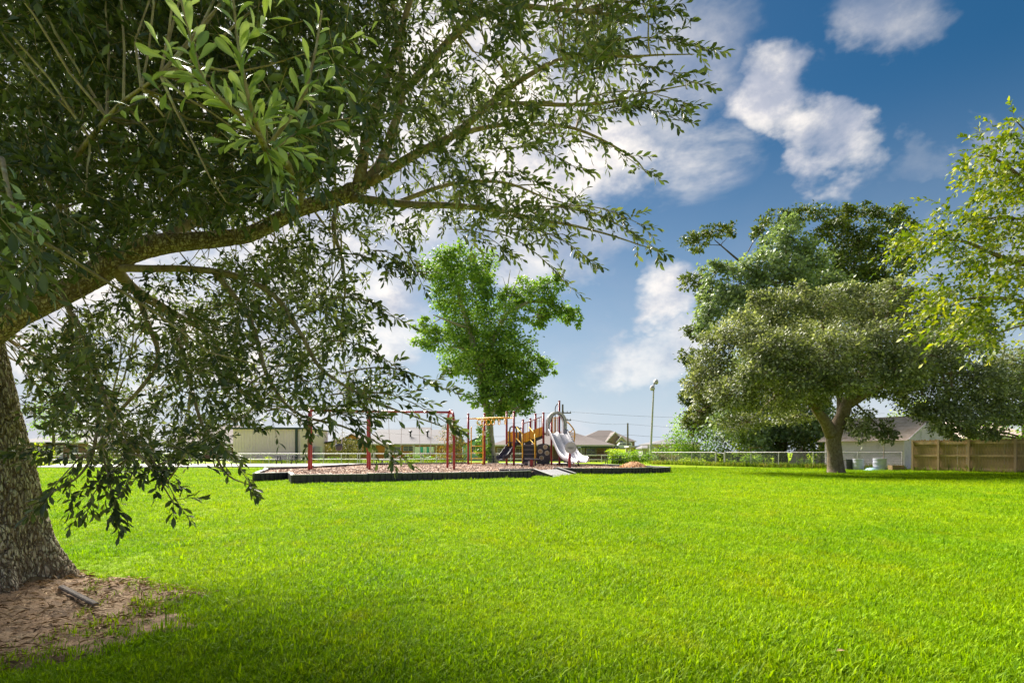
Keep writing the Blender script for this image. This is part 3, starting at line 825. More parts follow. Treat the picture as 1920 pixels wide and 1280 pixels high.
# brick house on the raised ground
Y = 165; z0 = 1.95
h = house('gable_brick_house', 'brick house with grey-brown hip roof and white-edged front gables', gx(1080, Y), gx(1190, Y), Y, Y + 13, 4.2, 7.8, 5.0, 'brick_pink', 'roof_brown',
      [(gx(1118, Y), 3.1, 1.6, 1.4)], [], z0, 0.0, ridge_x=(gx(1129, Y), gx(1152, Y)))
def gable(parent, pxa, pxc, pxb, ze, za, depth, wall, yoff):
    yy = Y - yoff
    a, c, d = gx(pxa, yy), gx(pxc, yy), gx(pxb, yy)
    g = MB().prism([(a, yy, z0), (d, yy, z0), (d, yy, ze), (c, yy, za), (a, yy, ze)], (0, depth, 0)).build('gable_wall', M[wall], parent)
    e = 0.4
    r = MB().prism([(a - e, yy - .3, ze - .3), (c, yy - .3, za + .1), (d + e, yy - .3, ze - .3), (d + e, yy - .3, ze + .04), (c, yy - .3, za + .46), (a - e, yy - .3, ze + .04)], (0, depth + .25, 0)).build('gable_roof', M['roof_brown'], parent)
    MB().prism([(a - e, yy - .36, ze - .32), (c, yy - .36, za + .08), (d + e, yy - .36, ze - .32), (d + e, yy - .36, ze + .06), (c, yy - .36, za + .48), (a - e, yy - .36, ze + .06)], (0, 0.055, 0)).build('barge_board', M['trim'], r)
    return g
gable(h, 1139, 1153.5, 1168, 4.2, 6.6, 7.0, 'brick_pink', 2.6)
gable(h, 1158, 1165.2, 1173, 4.1, 5.3, 4.0, 'beige_wall', 4.6)
mb = MB()
yy = Y - 4.7; cx = gx(1165.2, yy)
pr = [(cx + 0.65 * math.cos(a), yy, 3.8 + 0.65 * math.sin(a)) for a in [math.pi * k / 10 for k in range(11)]] + [(cx - .65, yy, 2.3), (cx + .65, yy, 2.3)]
mb.prism(pr, (0, 0.08, 0)).build('arched_window', M['glass'], h)

Y = 82
sh = empty('white_carport', (gx(1196, Y), Y, 1.2), 'small white flat-roofed carport beside the van', 'carport')
MB().box((gx(1196, Y), Y + 1.5, 1.95), (2.7, 3.2, 0.22)).build('roof', M['trim'], sh)
for px, dy in ((1182, 0), (1196, 0), (1210.5, 0), (1182, 3), (1210.5, 3)):
    MB().box((gx(px, Y), Y + dy, 0.95), (0.14, 0.12, 1.8)).build('post', M['trim'], sh)
MB().box((gx(1196, Y), Y + 2.9, 0.95), (2.3, .06, 1.78)).build('back_wall', M['beige_wall'], sh)
house('grey_shed', 'small grey shed left of the light pole', gx(1205, 78), gx(1227, 78), 78, 82, 1.55, 2.1, 0.6, 'grey_wall', 'roof_grey', [(gx(1212, 78), 1.0, .5, .5)], [gx(1220, 78)], 0, 0, 'shed', 0.2)
house('hip_roofed_house', 'grey hip-roofed house between the light pole and the trees', gx(1222, 90), gx(1312, 90), 90, 97, 2.3, 3.25, 3.4, 'beige_wall', 'roof_grey', [(gx(1240, 90), 1.5, 1.2, .9), (gx(1275, 90), 1.5, 1.2, .9)], [gx(1258, 90)])

# white boarded garage behind the wooden fence
C_ = Vector((25.2, 36.6, 0)); U = Vector((-2.05, 3.55, 0)).normalized(); W = Vector((3.55, 2.05, 0)).normalized()
LW, LG, EH, RH = 5.2, 6.6, 2.0, 3.55
gar = empty('white_garage', C_, 'white boarded garage with stained metal roof beside the wooden fence', 'garage')
def gp(u, w, z):
    p = C_ + U * u + W * w
    return (p.x, p.y, z)
MB().prism([gp(0.06, 0.06, 0), gp(0.06, LG - .06, 0), gp(0.06, LG - .06, EH), gp(0.06, LG / 2, RH - .06), gp(0.06, 0.06, EH)], U * (LW - 0.12)).build('wall', M['white_wood'], gar)
nb = 12
for i in range(nb):
    z = 0.08 + i * (EH - 0.08) / nb; dz = (EH - 0.08) / nb
    a, b2, c2, d2 = gp(0.05, -0.03, z), gp(LW, -0.03, z), gp(LW, 0.03, z + dz - .003), gp(0.05, 0.03, z + dz - .003)
    e1, f1 = gp(0.05, 0.05, z), gp(LW, 0.05, z); g1, h1 = gp(LW, 0.055, z + dz - .003), gp(0.05, 0.055, z + dz - .003)
    MB().add([a, b2, c2, d2, e1, f1, g1, h1], [(0, 3, 2, 1), (4, 5, 6, 7), (0, 1, 5, 4), (3, 7, 6, 2), (0, 4, 7, 3), (1, 2, 6, 5)]).build('siding_board', M['white_wood'], gar)
for i in range(20):
    z = 0.08 + i * 0.166; zt2 = z + 0.163
    def lim(zz):
        if zz <= EH: return 0.05, LG - 0.05
        k = (zz - EH) / (RH - EH) * LG / 2
        return 0.05 + k, LG - 0.05 - k
    a0, a1 = lim(z); b0, b1 = lim(min(zt2, RH - 0.05))
    if a1 - a0 < 0.3: break
    b1 = max(b1, b0 + 0.02)
    vs = [gp(0, a0, z), gp(0, a1, z), gp(0.04, b1, zt2), gp(0.04, b0, zt2), gp(0.055, a0, z), gp(0.055, a1, z), gp(0.055, b1, zt2), gp(0.055, b0, zt2)]
    MB().add(vs, [(0, 1, 2, 3), (4, 7, 6, 5), (0, 4, 5, 1), (3, 2, 6, 7), (0, 3, 7, 4), (1, 5, 6, 2)]).build('siding_board', M['white_wood'], gar)
sl = Vector(gp(0, LG / 2, RH)) - Vector(gp(0, 0, EH))
up = sl.normalized()
for side in (0, 1):
    ns = 7
    for i in range(ns):
        def rp(u, s):
            w = s * (LG / 2) if side == 0 else LG - s * (LG / 2)
            return Vector(gp(u, w, EH + s * (RH - EH) + 0.03))
        s0, s1 = -0.12 + i * 1.12 / ns, -0.12 + (i + 1) * 1.12 / ns + 0.02
        lift = Vector((0, 0, 0.035)); low = Vector((0, 0, 0.012))
        p = [rp(-.35, s0) + lift, rp(LW + .35, s0) + lift, rp(LW + .35, s1) + low, rp(-.35, s1) + low]
        pb = [x - Vector((0, 0, 0.03)) for x in p]
        MB().add(p + pb, [(0, 1, 2, 3), (7, 6, 5, 4), (0, 4, 5, 1), (1, 5, 6, 2), (2, 6, 7, 3), (3, 7, 4, 0)]).build('roof_sheet', M['roof_white'], gar)
MB().beam(Vector(gp(-0.37, -0.2, EH - .12)), Vector(gp(-0.37, LG / 2, RH + .03)), 0.05, 0.16).build('barge_board', M['white_wood'], gar)
MB().beam(Vector(gp(-0.37, LG / 2, RH + .03)), Vector(gp(-0.37, LG + .2, EH - .12)), 0.05, 0.16).build('barge_board', M['white_wood'], gar)
MB().box((C_.x, C_.y, EH / 2), (0.1, 0.1, EH), math.atan2(W.y, W.x)).build('corner_board', M['white_wood'], gar)

house('pink_roofed_house', 'house with pale roof hidden behind foliage beyond the wooden fence', gx(1815, 52), gx(1935, 52), 52, 60, 2.4, 4.3, 2.0, 'grey_wall', 'roof_white', [(gx(1850, 52), 1.5, 1.2, 1.0)], [gx(1880, 52)])

# ------------------------------------------------------------------ fences
def pipe_fence(label, pts, ztop, zmid, spacing, doubles=True):
    P = [Vector((p[0], p[1], 0)) for p in pts]
    f = empty('pipe_fence', P[0], label, 'fence')
    for zz, nm in ((ztop, 'top_rail'), (zmid, 'mid_rail')):
        MB().tube([p + Vector((0, 0, zz)) for p in P], 0.042, 8).build(nm, M['white_pipe'], f)
    me = None
    k = 0
    for i in range(len(P) - 1):
        L_ = (P[i + 1] - P[i]).length; n = max(1, round(L_ / spacing))
        for j in range(n + (1 if i == len(P) - 2 else 0)):
            p = P[i].lerp(P[i + 1], j / n)
            for dx in ((0.0, 0.22) if (doubles and k % 4 == 1) else (0.0,)):
                if me is None:
                    o = MB().tube([P[0], P[0] + Vector((0, 0, ztop))], 0.042, 8).build('post', M['white_pipe'], f); me = o.data
                else:
                    o = inst('post', me, (0, 0, 0), f)
                o.location = (p - P[0]) + Vector((dx, 0, 0))
            k += 1
    return f
pipe_fence('long white pipe fence behind the swings and benches', [(gx(97, 52), 52), (gx(330, 53.5), 53.5), (gx(640, 55), 55), (gx(905, 57), 57), (gx(1010, 58), 58)], 0.98, 0.45, 1.6)
pipe_fence('shorter white pipe fence right of the slide beside the hedge', [(gx(1072, 60), 60), (gx(1128, 61), 61), (gx(1172, 60), 60)], 0.82, 0.33, 1.5, False)
pg = empty('pipe_gate', (gx(97, 47), 47, 0), 'low white pipe gate by the yellow-green bush at far left', 'gate')
MB().tube([(gx(97, 47), 47, 0), (gx(97, 47), 47, 1.02)], 0.04).tube([(gx(124, 47), 47, 0), (gx(124, 47), 47, 1.02)], 0.04).build('post', M['white_pipe'], pg)
MB().tube([(gx(97, 47), 47, 0.99), (gx(124, 47), 47, 0.99)], 0.04).tube([(gx(97, 47), 47, 0.5), (gx(124, 47), 47, 0.5)], 0.04).build('rail', M['white_pipe'], pg)

def wire_mesh_mat():
    m, nt, N, L, P = new_mat('chain_link_wire')
    P.inputs['Base Color'].default_value = (0.42, 0.43, 0.44, 1); P.inputs['Metallic'].default_value = 0.6; P.inputs['Roughness'].default_value = 0.5
    n = N.new('ShaderNodeTexNoise'); n.inputs['Scale'].default_value = 12
    r = N.new('ShaderNodeValToRGB'); r.color_ramp.elements[0].color = (0.30, 0.31, 0.32, 1); r.color_ramp.elements[1].color = (0.46, 0.47, 0.48, 1)
    L.new(n.outputs['Fac'], r.inputs[0]); L.new(r.outputs[0], P.inputs['Base Color'])
    return m
M['chain'] = wire_mesh_mat()
def chain_fence(label, pts, posts, h=1.12, big=()):
    P = [Vector((p[0], p[1], 0)) for p in pts]
    f = empty('chain_link_fence', P[0], label, 'fence')
    MB().tube([p + Vector((0, 0, h)) for p in P], 0.028, 7).build('top_rail', M['galv'], f)
    for (px, yy) in posts:
        r = 0.055 if px in big else 0.032
        MB().tube([(gx(px, yy), yy, 0), (gx(px, yy), yy, h + (0.06 if px in big else 0.0))], r, 8).build('post', M['galv'], f)
    # diamond wire, one crossing family each way
    vs, fs = [], []
    w = 0.0032
    for i in range(len(P) - 1):
        a, b2 = P[i], P[i + 1]
        L_ = (b2 - a).length; u = (b2 - a) / L_
        n = int(L_ / 0.085)
        for k in range(-int(h / 0.085), n + 1):
            for s in (1, -1):
                s0 = k * 0.085 if s == 1 else k * 0.085 + h
                t0, t1 = s0, s0 + s * h
                za, zb = 0.02, h
                lo, hi = 0.0, L_
                def clip(t0, za, t1, zb):
                    pts2 = []
                    for (t, z, t_, z_) in ((t0, za, t1, zb), (t1, zb, t0, za)):
                        if t < lo: z = z + (z_ - z) * (lo - t) / (t_ - t); t = lo
                        if t > hi: z = z + (z_ - z) * (hi - t) / (t_ - t); t = hi
                        pts2.append((t, z))
                    return pts2
                if max(t0, t1) <= lo or min(t0, t1) >= hi: continue
                (ta, za), (tb, zb) = clip(t0, za, t1, zb)
                if abs(tb - ta) < 0.02: continue
                A = a + u * ta + Vector((0, 0, za)); B = a + u * tb + Vector((0, 0, zb))
                off = Vector((0, 0, w)); nn = Vector((-u.y, u.x, 0)) * w
                b0 = len(vs)
                vs += [A - off, B - off, B + off, A + off]
                fs.append((b0, b0 + 1, b0 + 2, b0 + 3))
    tag(MB().add(vs, fs).build('wire_mesh', M['chain'], f), None, None, None, 'stuff')
    return f
cp = [(gx(1222, 53.5), 53.5), (gx(1345, 46.5), 46.5)]
chain_fence('chain link fence from the light pole to the gate posts', cp, [(1260, 51.5), (1297, 49.3), (1313, 48.3), (1342, 46.6)], big=(1342,))
cp2 = [(gx(1359, 45.8), 45.8), (gx(1460, 41.4), 41.4), (gx(1560, 38.3), 38.3), (gx(1694, 35.3), 35.3)]
chain_fence('chain link fence behind the big oak trunk up to the garage', cp2, [(1359, 45.8), (1408, 43.6), (1460, 41.4), (1525, 39.3), (1608, 37.15), (1692, 35.35)], big=(1359, 1692))
cg = empty('chain_link_gate', (gx(1350, 46.2), 46.2, 0), 'narrow chain link gate between two thick posts', 'gate')
MB().tube([(gx(1344, 46.6), 46.6, 0.12), (gx(1344, 46.6), 46.6, 1.05), (gx(1357, 45.9), 45.9, 1.05), (gx(1357, 45.9), 45.9, 0.12), (gx(1344, 46.6), 46.6, 0.12)], 0.025, 7).build('frame', M['galv'], cg)

# wooden board fence on the right
A = Vector((24.25, 34.5, 0)); B = Vector((28.6, 27.6, 0))
u = (B - A).normalized(); nrm = Vector((-u.y, u.x, 0))          # away from the lawn
if nrm.x < 0: nrm = -nrm
wf = empty('board_fence', A, 'tall weathered board fence with posts and rails facing the lawn', 'fence')
Lf = (B - A).length
rz = math.atan2(u.y, u.x)
pk_mes = []
n = int(Lf / 0.142)
for i in range(n):
    if i < 5:
        w2 = 0.067
        hh = 1.86 + 0.012 * (i - 2)
        prof = [(-w2, 0.03), (w2, 0.03), (w2, hh - 0.05), (w2 - 0.035, hh), (-w2 + 0.035, hh), (-w2, hh - 0.05)]
        base = A + u * 0.071 + nrm * 0.07
        poly = [tuple(base + u * x + Vector((0, 0, z))) for x, z in prof]
        o = MB().prism(poly, nrm * 0.019).build('picket', M['fence_wood'], wf)
        pk_mes.append(o.data)
        o.location = u * (0.142 * i)
    else:
        o = inst('picket', pk_mes[(i * 3) % 5], (0, 0, 0), wf)
        o.location = u * (0.142 * i) + nrm * random.uniform(-.004, .004) + Vector((0, 0, random.uniform(-.015, .015)))
for z, hh in ((1.66, 0.14), (0.92, 0.11), (0.16, 0.14)):
    MB().beam(A + nrm * 0.04 + Vector((0, 0, z)), B + nrm * 0.04 + Vector((0, 0, z)), 0.042, hh).build('rail', M['fence_wood_pale'], wf)
posts = [0.05, 1.38, 2.84, 4.9, 6.6]
for s in posts:
    p = A + u * s - nrm * 0.035
    MB().box((p.x, p.y, 0.93), (0.11, 0.1, 1.86), rz).build('post', M['fence_post'], wf)

# ------------------------------------------------------------------ poles and lines
lp = empty('light_pole', (gx(1219, 58), 58, 0), 'tall grey light pole with two floodlights behind the playground', 'light pole')
MB().tube([(gx(1219, 58), 58, 0), (gx(1220.5, 58), 58, 1.9)], [0.15, 0.14], 12).build('base', M['white_pipe'], lp)
MB().tube([(gx(1220.5, 58), 58, 1.9), (gx(1226, 58), 58, 8.1)], [0.115, 0.075], 12).build('pole', M['galv'], lp)
for px, py, sg in ((1229, 714.5, 1), (1223.5, 726, -1)):
    c = at(px, py, 58)
    fl = MB().lathe(c + Vector((0, 0, -.22)), [(0.24, 0), (0.26, .12), (.2, .3), (.1, .42)], 12, (0.25 * sg, -0.3, 1)).build('floodlight', M['galv'], lp)
    MB().lathe(c + Vector((-.02 * sg, 0.02, -.28)), [(0.19, 0), (0.19, .06)], 12, (0.25 * sg, -0.3, 1)).build('lens', M['dark'], fl)
    MB().beam(at(1226, 722, 58), c + Vector((0, 0, -.05)), 0.06, 0.06).build('bracket', M['galv'], lp)

def utility(label, px, Y, ztop, arms):
    p = empty('utility_pole', (gx(px, Y), Y, 0), label, 'utility pole')
    MB().tube([(gx(px, Y), Y, 0), (gx(px, Y), Y, ztop)], [0.17, 0.12], 10).build('pole', M['pole_wood'], p)
    for z in arms:
        a = MB().box((gx(px, Y) + 0.5, Y - .12, z), (1.3, 0.1, 0.13)).build('crossarm', M['pole_wood'], p)
        for dx in (0.1, 0.6, 1.05):
            MB().lathe((gx(px, Y) + dx, Y - .12, z + .065), [(0.05, 0), (0.06, .05), (.03, .1), (.06, .14), (.03, .2)], 8).build('insulator', M['dark'], a)
    return p
utility('utility pole with crossarms behind the tall slide post', 1055, 78, 7.7, (6.5, 5.5))
utility('bare utility pole in front of the gabled brick house', 1177, 90, 5.75, ())
def cable(label, pts, r=0.014):
    out = []
    for i in range(len(pts) - 1):
        a, b2 = Vector(pts[i]), Vector(pts[i + 1])
        for k in range(12):
            t = k / 12
            p = a.lerp(b2, t); p.z -= (a - b2).length * 0.018 * 4 * t * (1 - t)
            out.append(p)
    out.append(Vector(pts[-1]))
    tag(MB().tube(out, r, 4).build('power_line', M['wire'], None, True), label, 'power line')
pl = Vector((gx(1055, 78) + .6, 78 - .12, 6.7))
cable('highest power line running from the crossarmed pole to the right', [pl, (55, 84, 6.9)])
cable('highest power line running from the crossarmed pole to the left', [(-48, 84, 6.4), pl])
pl2 = Vector((gx(1055, 78) + .6, 78 - .12, 5.7))
cable('lower power line running right past the bare pole', [pl2, Vector((gx(1177, 90), 90, 5.6)), (52, 92, 5.2)])
cable('lower power line running left behind the sycamore', [(-46, 82, 5.0), pl2])
cable('lowest cable strung between the bare pole and the trees', [Vector((gx(1055, 78), 78, 3.6)), Vector((gx(1177, 90), 90, 3.9)), (50, 92, 3.6)], 0.018)
cable('lowest cable crossing behind the swing set', [(-42, 80, 3.9), (-20, 79, 4.0), Vector((gx(1055, 78), 78, 3.6))], 0.018)

# ------------------------------------------------------------------ playground border, ramp
def kerb_run(label, pts, unit=1.25, h=0.33, closed_dir=1):
    P = [Vector((p[0], p[1], 0)) for p in pts]
    f = empty('playground_border', P[0], label, 'playground border')
    for i in range(len(P) - 1):
        d = P[i + 1] - P[i]; L_ = d.length; u = d / L_; nn = Vector((-u.y, u.x, 0))
        n = max(1, round(L_ / unit)); s = L_ / n
        rz = math.atan2(u.y, u.x)
        for k in range(n):
            a = P[i] + u * (k * s); c = a + u * (s / 2)
            jz = random.uniform(-.012, .012)
            tilt = random.uniform(-.008, .008)
            mb = MB()
            mb.box((c.x, c.y, h / 2 - .02 + jz), (s - 0.012, 0.085, h - 0.03), rz, 0, tilt)
            m_ = max(2, round(s / 0.21))
            for r in range(m_):
                w = s / m_ * 0.72
                q = a + u * (s * (r + .5) / m_)
                for sd in (1, -1):
                    o = q + nn * (sd * 0.055)
                    mb.box((o.x, o.y, h / 2 - .02 + jz), (w, 0.034, h - 0.055), rz)
            sec = mb.build('border_section', M['kerb'], f)
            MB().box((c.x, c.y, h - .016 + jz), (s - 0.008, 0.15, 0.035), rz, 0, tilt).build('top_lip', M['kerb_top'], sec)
            if k % 1 == 0:
                MB().lathe((a.x, a.y, h + jz - 0.002), [(0.028, 0), (0.028, .02), (.012, .03)], 8).build('spike', M['galv'], sec)
    return f
kerb_run('black ribbed border along the front left of the wood chip bed', FRONT)
kerb_run('black ribbed border along the front right of the wood chip bed', RIGHT)
kerb_run('black border stepping back along the right rear of the bed', BACKR)
kerb_run('black border along the far left and back edge of the bed', BACKL)
kerb_run('black border closing the left end of the bed', [(-12.6, 29.0), (-11.9, 27.6), (-9.55, 21.1)])

RA, RB = Vector((1.05, 26.4, 0.27)), Vector((2.25, 28.7, 0.27))     # upper edge of the ramp
RC, RD = Vector((3.05, 27.6, 0.012)), Vector((1.82, 25.15, 0.012))     # lower edge
rp_ = empty('access_ramp', RA, 'grey rubber access ramp with dark side boards leading into the bed', 'ramp')
nn = (RB - RA).normalized()
for k in range(4):
    a0 = RA.lerp(RB, k / 4 + .004); a1 = RA.lerp(RB, (k + 1) / 4 - .004); b0 = RD.lerp(RC, k / 4 + .004); b1 = RD.lerp(RC, (k + 1) / 4 - .004)
    dn = Vector((0, 0, -0.05))
    MB().add([a0, a1, b1, b0, a0 + dn * 5, a1 + dn * 5, b1 + dn, b0 + dn], [(0, 3, 2, 1), (4, 5, 6, 7), (0, 1, 5, 4), (1, 2, 6, 5), (2, 3, 7, 6), (3, 0, 4, 7)]).build('ramp_panel', M['rubber'], rp_)
for a, b2, sd in ((RA, RD, -1), (RB, RC, 1)):
    o = nn * (0.06 * sd)
    MB().prism([a + o + Vector((0, 0, -.3)), a + o + Vector((0, 0, .07)), b2 + o + Vector((0, 0, .07)), b2 + o + Vector((0, 0, -.06))], nn * (0.07 * sd)).build('side_board', M['kerb'], rp_)
    t = (b2 - a)
    MB().beam(a + o * 1.6 + Vector((0, 0, .085)), b2 + o * 1.6 + Vector((0, 0, .085)), 0.11, 0.026).build('side_cap', M['kerb_top'], rp_)
ld = [RA + Vector((-1.5, -.15, 0.03)), RA + Vector((-.1, -0.05, 0.03))]
kerb_run('short black border board beside the top of the ramp', [(-0.55, 25.7), (1.0, 26.7)], 1.9, 0.36)

# ------------------------------------------------------------------ swing set
SA, SC = Vector((gx(581.5, 29.5), 29.5, 0.2)), Vector((gx(845, 30.9), 30.9, 0.2))
SB = SA.lerp(SC, 0.405)
fd = Vector((-0.30, 1, 0)).normalized()
TOP = 3.28
sw = empty('swing_set', SA, 'red two-bay swing frame standing in the wood chips', 'swing set')
for c in (SA, SB, SC):
    for sd in (1, -1):
        pth = [c + fd * (0.98 * sd) + Vector((0, 0, -.2)), c + fd * (0.93 * sd) + Vector((0, 0, 1.5)), c + fd * (0.86 * sd) + Vector((0, 0, 2.45))]
        pth += [c + fd * (sd * (0.36 + 0.47 * math.cos(t))) + Vector((0, 0, 2.62 + 0.45 * math.sin(t))) for t in [0.1, 0.5, 0.9, 1.25, 1.57]]
        pth += [c + fd * (0.0 * sd) + Vector((0, 0, 3.08))]
        MB().tube(pth, 0.068, 10).build('leg', M['red'], sw, True)
    MB().lathe(c + Vector((0, 0, 3.0)), [(0.06, -.02), (0.11, 0), (0.11, .2), (0.06, .22)], 12).build('bracket', M['red'], sw)
z3 = Vector((0, 0, TOP - 0.34))
for p, q in ((SA, SB), (SB, SC)):
    u = (q - p).normalized()
    MB().tube([p - u * 0.1 + z3 + Vector((0, 0, .14)), q + u * 0.1 + z3 + Vector((0, 0, .14))], 0.06, 10).build('top_rail', M['red'], sw, True)
def swing(t0, t1, seat_z, label, bucket=False, grp='swings hanging from the red frame'):
    a, b2 = SA.lerp(SC, t0), SA.lerp(SC, t1)
    u = (b2 - a).normalized(); c = (a + b2) / 2
    s = empty('swing', c + Vector((0, 0, seat_z)), label, 'swing', grp)
    w = 0.16 if bucket else 0.27
    for p, sd in ((a, -1), (b2, 1)):
        MB().lathe(p + Vector((0, 0, TOP - .30)), [(0.03, 0), (0.05, .03), (.05, .08), (.03, .1)], 8).build('hanger', M['galv'], s)
        q = c + u * (w * sd) + Vector((0, 0, seat_z + (0.42 if bucket else 0.06)))
        MB().tube([p + Vector((0, 0, TOP - .3)), p.lerp(q, .5) + Vector((0, 0, (TOP - .3) / 2)) - Vector((0, 0, p.lerp(q, .5).z - p.z * .5 - q.z * 0.5)) * 0 if False else (p + Vector((0, 0, TOP - .3))).lerp(q, .5), q], 0.013, 5).build('chain', M['galv'], s)
        if bucket:
            MB().tube([q, c + u * (w * 0.8 * sd) + Vector((0, 0, seat_z + .1))], 0.028, 6).build('chain_sleeve', M['trim'], s)
    mb = MB()
    if bucket:
        n = 14
        prof = [(0.10, -.18), (0.165, -.1), (0.185, 0.05), (0.18, .17), (0.165, .17), (0.165, .05), (0.14, -.08), (0.03, -.14)]
        mb.lathe(c + Vector((0, 0, seat_z)), prof, n)
    else:
        n = 9
        top, bot = [], []
        for i in range(n):
            k = i / (n - 1) * 2 - 1
            for sd in (-1, 1):
                top.append(c + u * (k * w) + fd * (0.08 * sd) + Vector((0, 0, seat_z + 0.09 * k * k)))
        vs = top + [p - Vector((0, 0, .02)) for p in top]
        N2 = len(top)
        fs = []
        for i in range(n - 1):
            j = 2 * i
            fs += [(j, j + 2, j + 3, j + 1), (N2 + j, N2 + j + 1, N2 + j + 3, N2 + j + 2), (j, N2 + j, N2 + j + 2, j + 2), (j + 1, j + 3, N2 + j + 3, N2 + j + 1)]
        mb.add(vs, fs)
    mb.build('seat', M['charcoal'], s, True)
swing(0.168, 0.226, 1.18, 'grey bucket swing with thick chain sleeves in front of the olive bush', True)
swing(0.545, 0.645, 0.62, 'belt swing next to the middle posts before the grey roof')
swing(0.765, 0.86, 0.62, 'belt swing nearest the end posts beside the reddish bush')

# ------------------------------------------------------------------ play structure
PB = 0.2
ps = empty('play_structure', (gx(1000, 40), 40, PB), 'red and yellow play structure with pale double slide, stairs and ring ladder', 'play structure')
def ppost(px, Y, ytop, mat='red', r=0.075):
    a = Vector((gx(px, Y), Y, 0)); zt = CH + (HZ - ytop) / F * Y
    p = MB().tube([a, a + Vector((0, 0, zt - .04))], r, 12).build('post', M[mat], ps, True)
    MB().lathe(a + Vector((0, 0, zt - .04)), [(r + .012, 0), (r + .012, .05), (r * .7, .09), (.02, .1)], 12).build('cap', M[mat], p, True)
    return a, zt
for a in ((878, 40.5, 776), (908.5, 42, 775.5), (950, 40.5, 773), (963.5, 38.6, 772), (980.5, 40.2, 787), (994.5, 41.0, 785), (1004, 39.6, 776), (1019, 38.9, 774), (1034, 41.2, 782), (1048.7, 40.9, 752)):
    ppost(*a)
ppost(1049, 38.9, 846)
def Z(py, Y):
    return CH + (HZ - py) / F * Y
def Q(px, py, Y):
    return at(px, py, Y)
# ring ladder
c1 = (Q(878, 785, 40.5) + Q(908.5, 785, 42)) / 2; c2 = (Q(950, 783.5, 40.5) + Q(963.5, 783, 38.6)) / 2
MB().tube([Q(878, 784.5, 40.5), Q(908.5, 784.5, 42)], 0.045, 8).build('cross_bar', M['yellow'], ps, True)
MB().tube([Q(950, 783.5, 40.5), Q(963.5, 783, 38.6)], 0.045, 8).build('cross_bar', M['yellow'], ps, True)
MB().tube([c1, c1.lerp(c2, .3) + Vector((0, 0, .04)), c1.lerp(c2, .7) + Vector((0, 0, .04)), c2], 0.055, 8).build('ring_beam', M['yellow'], ps, True)
for t, an in ((0.10, 1.5), (0.23, 1.35), (0.36, 1.0), (0.50, 0.6), (0.68, 0.35), (0.86, 0.2)):
    c = c1.lerp(c2, t) + Vector((0, 0, -0.26))
    ro = MB().torus(c, (math.cos(an), -math.sin(an), 0), 0.19, 0.030, 20, 6).build('ring', M['yellow'], ps, True)
    MB().tube([c + Vector((0, 0, .19)), c + Vector((0, 0, .28))], 0.03, 6).build('ring_hanger', M['yellow'], ro)
# entry ladder
for px, Y in ((883.5, 40.7), (905.5, 41.8)):
    MB().tube([Q(px, 872, Y), Q(px, 802, Y)] + [Q(px - 1.5 if px > 890 else px + 1.5, 800, Y)], 0.042, 8).build('ladder_upright', M['yellow'], ps, True)
for py in (836, 848.5, 859, 868):
    MB().tube([Q(883.5, py, 40.7), Q(905.5, py, 41.8)], 0.03, 7).build('rung', M['yellow'], ps, True)
MB().box(Q(909, 812, 41.9), (0.17, 0.05, 0.3)).build('notice_sticker', M['trim'], ps)
# decks
def deck(pxa, pxb, ya, yb, z, name='deck'):
    MB().box(((gx(pxa, ya) + gx(pxb, ya)) / 2, (ya + yb) / 2, z), (gx(pxb, ya) - gx(pxa, ya), yb - ya, 0.07)).build(name, M['charcoal'], ps)
LZ, DZ = Z(829, 39.5), Z(812.5, 39)
deck(952, 1003, 39.4, 41.0, LZ)
deck(1018, 1052, 38.95, 41.0, DZ)
# lower slide of dark plastic
def trough(path, half, wall, thick, mat, name, lanes=1, up=Vector((0, 0, 1))):
    if lanes == 1:
        prof = [(-half - thick, wall), (-half, wall), (-half * .92, wall * .25), (-half * .6, 0), (half * .6, 0), (half * .92, wall * .25), (half, wall), (half + thick, wall), (half + thick, wall * .1), (half * .7, -thick), (-half * .7, -thick), (-half - thick, wall * .1)]
    else:
        q = half / 2; b_ = 0.10
        prof = [(-half - thick, wall), (-half, wall), (-half * .95, wall * .3), (-half * .78, 0), (-half * .22, 0), (-half * .10, b_), (0, b_ * 1.35), (half * .10, b_), (half * .22, 0), (half * .78, 0), (half * .95, wall * .3), (half, wall), (half + thick, wall),
                (half + thick, wall * .1), (half * .8, -thick), (0, -thick), (-half * .8, -thick), (-half - thick, wall * .1)]
    vs, fs = [], []
    k = len(prof)
    for i, p in enumerate(path):
        t = (path[min(i + 1, len(path) - 1)] - path[max(i - 1, 0)]).normalized()
        sx = t.cross(up).normalized(); sz = sx.cross(t).normalized()
        for (a, b2) in prof:
            vs.append(p + sx * a + sz * b2)
    for i in range(len(path) - 1):
        for j in range(k):
            fs.append((i * k + j, i * k + (j + 1) % k, (i + 1) * k + (j + 1) % k, (i + 1) * k + j))
    fs += [tuple(range(k))[::-1], tuple((len(path) - 1) * k + j for j in range(k))]
    return MB().add(vs, fs).build(name, M[mat], ps, True)
trough(spline([Q(972, 834, 39.9), Q(962, 836, 39.6), Q(953, 848, 39.2), Q(945, 858.5, 38.8), Q(937, 861, 38.5)], 5), 0.33, 0.26, 0.03, 'charcoal', 'small_slide')
for px in (954, 961.2):
    MB().box((Q(px, 822, 39.5)), (0.14, 0.05, 1.02)).build('side_slat', M['yellow'], ps, bevel=0.01)
MB().tube(spline([Q(956, 836, 39.5), Q(955.5, 812, 39.5), Q(957, 801, 39.5), Q(962, 799.5, 39.5), Q(967, 801, 39.5), Q(968.5, 812, 39.5), Q(968.5, 832, 39.5)], 4), 0.055, 8).build('slide_hoop', M['charcoal'], ps, True)
MB().tube(spline([Q(968, 800, 39.7), Q(972, 802, 39.7), Q(976, 812, 39.7), Q(977, 832, 39.7)], 4), 0.06, 8).build('slide_hoop', M['charcoal'], ps, True)
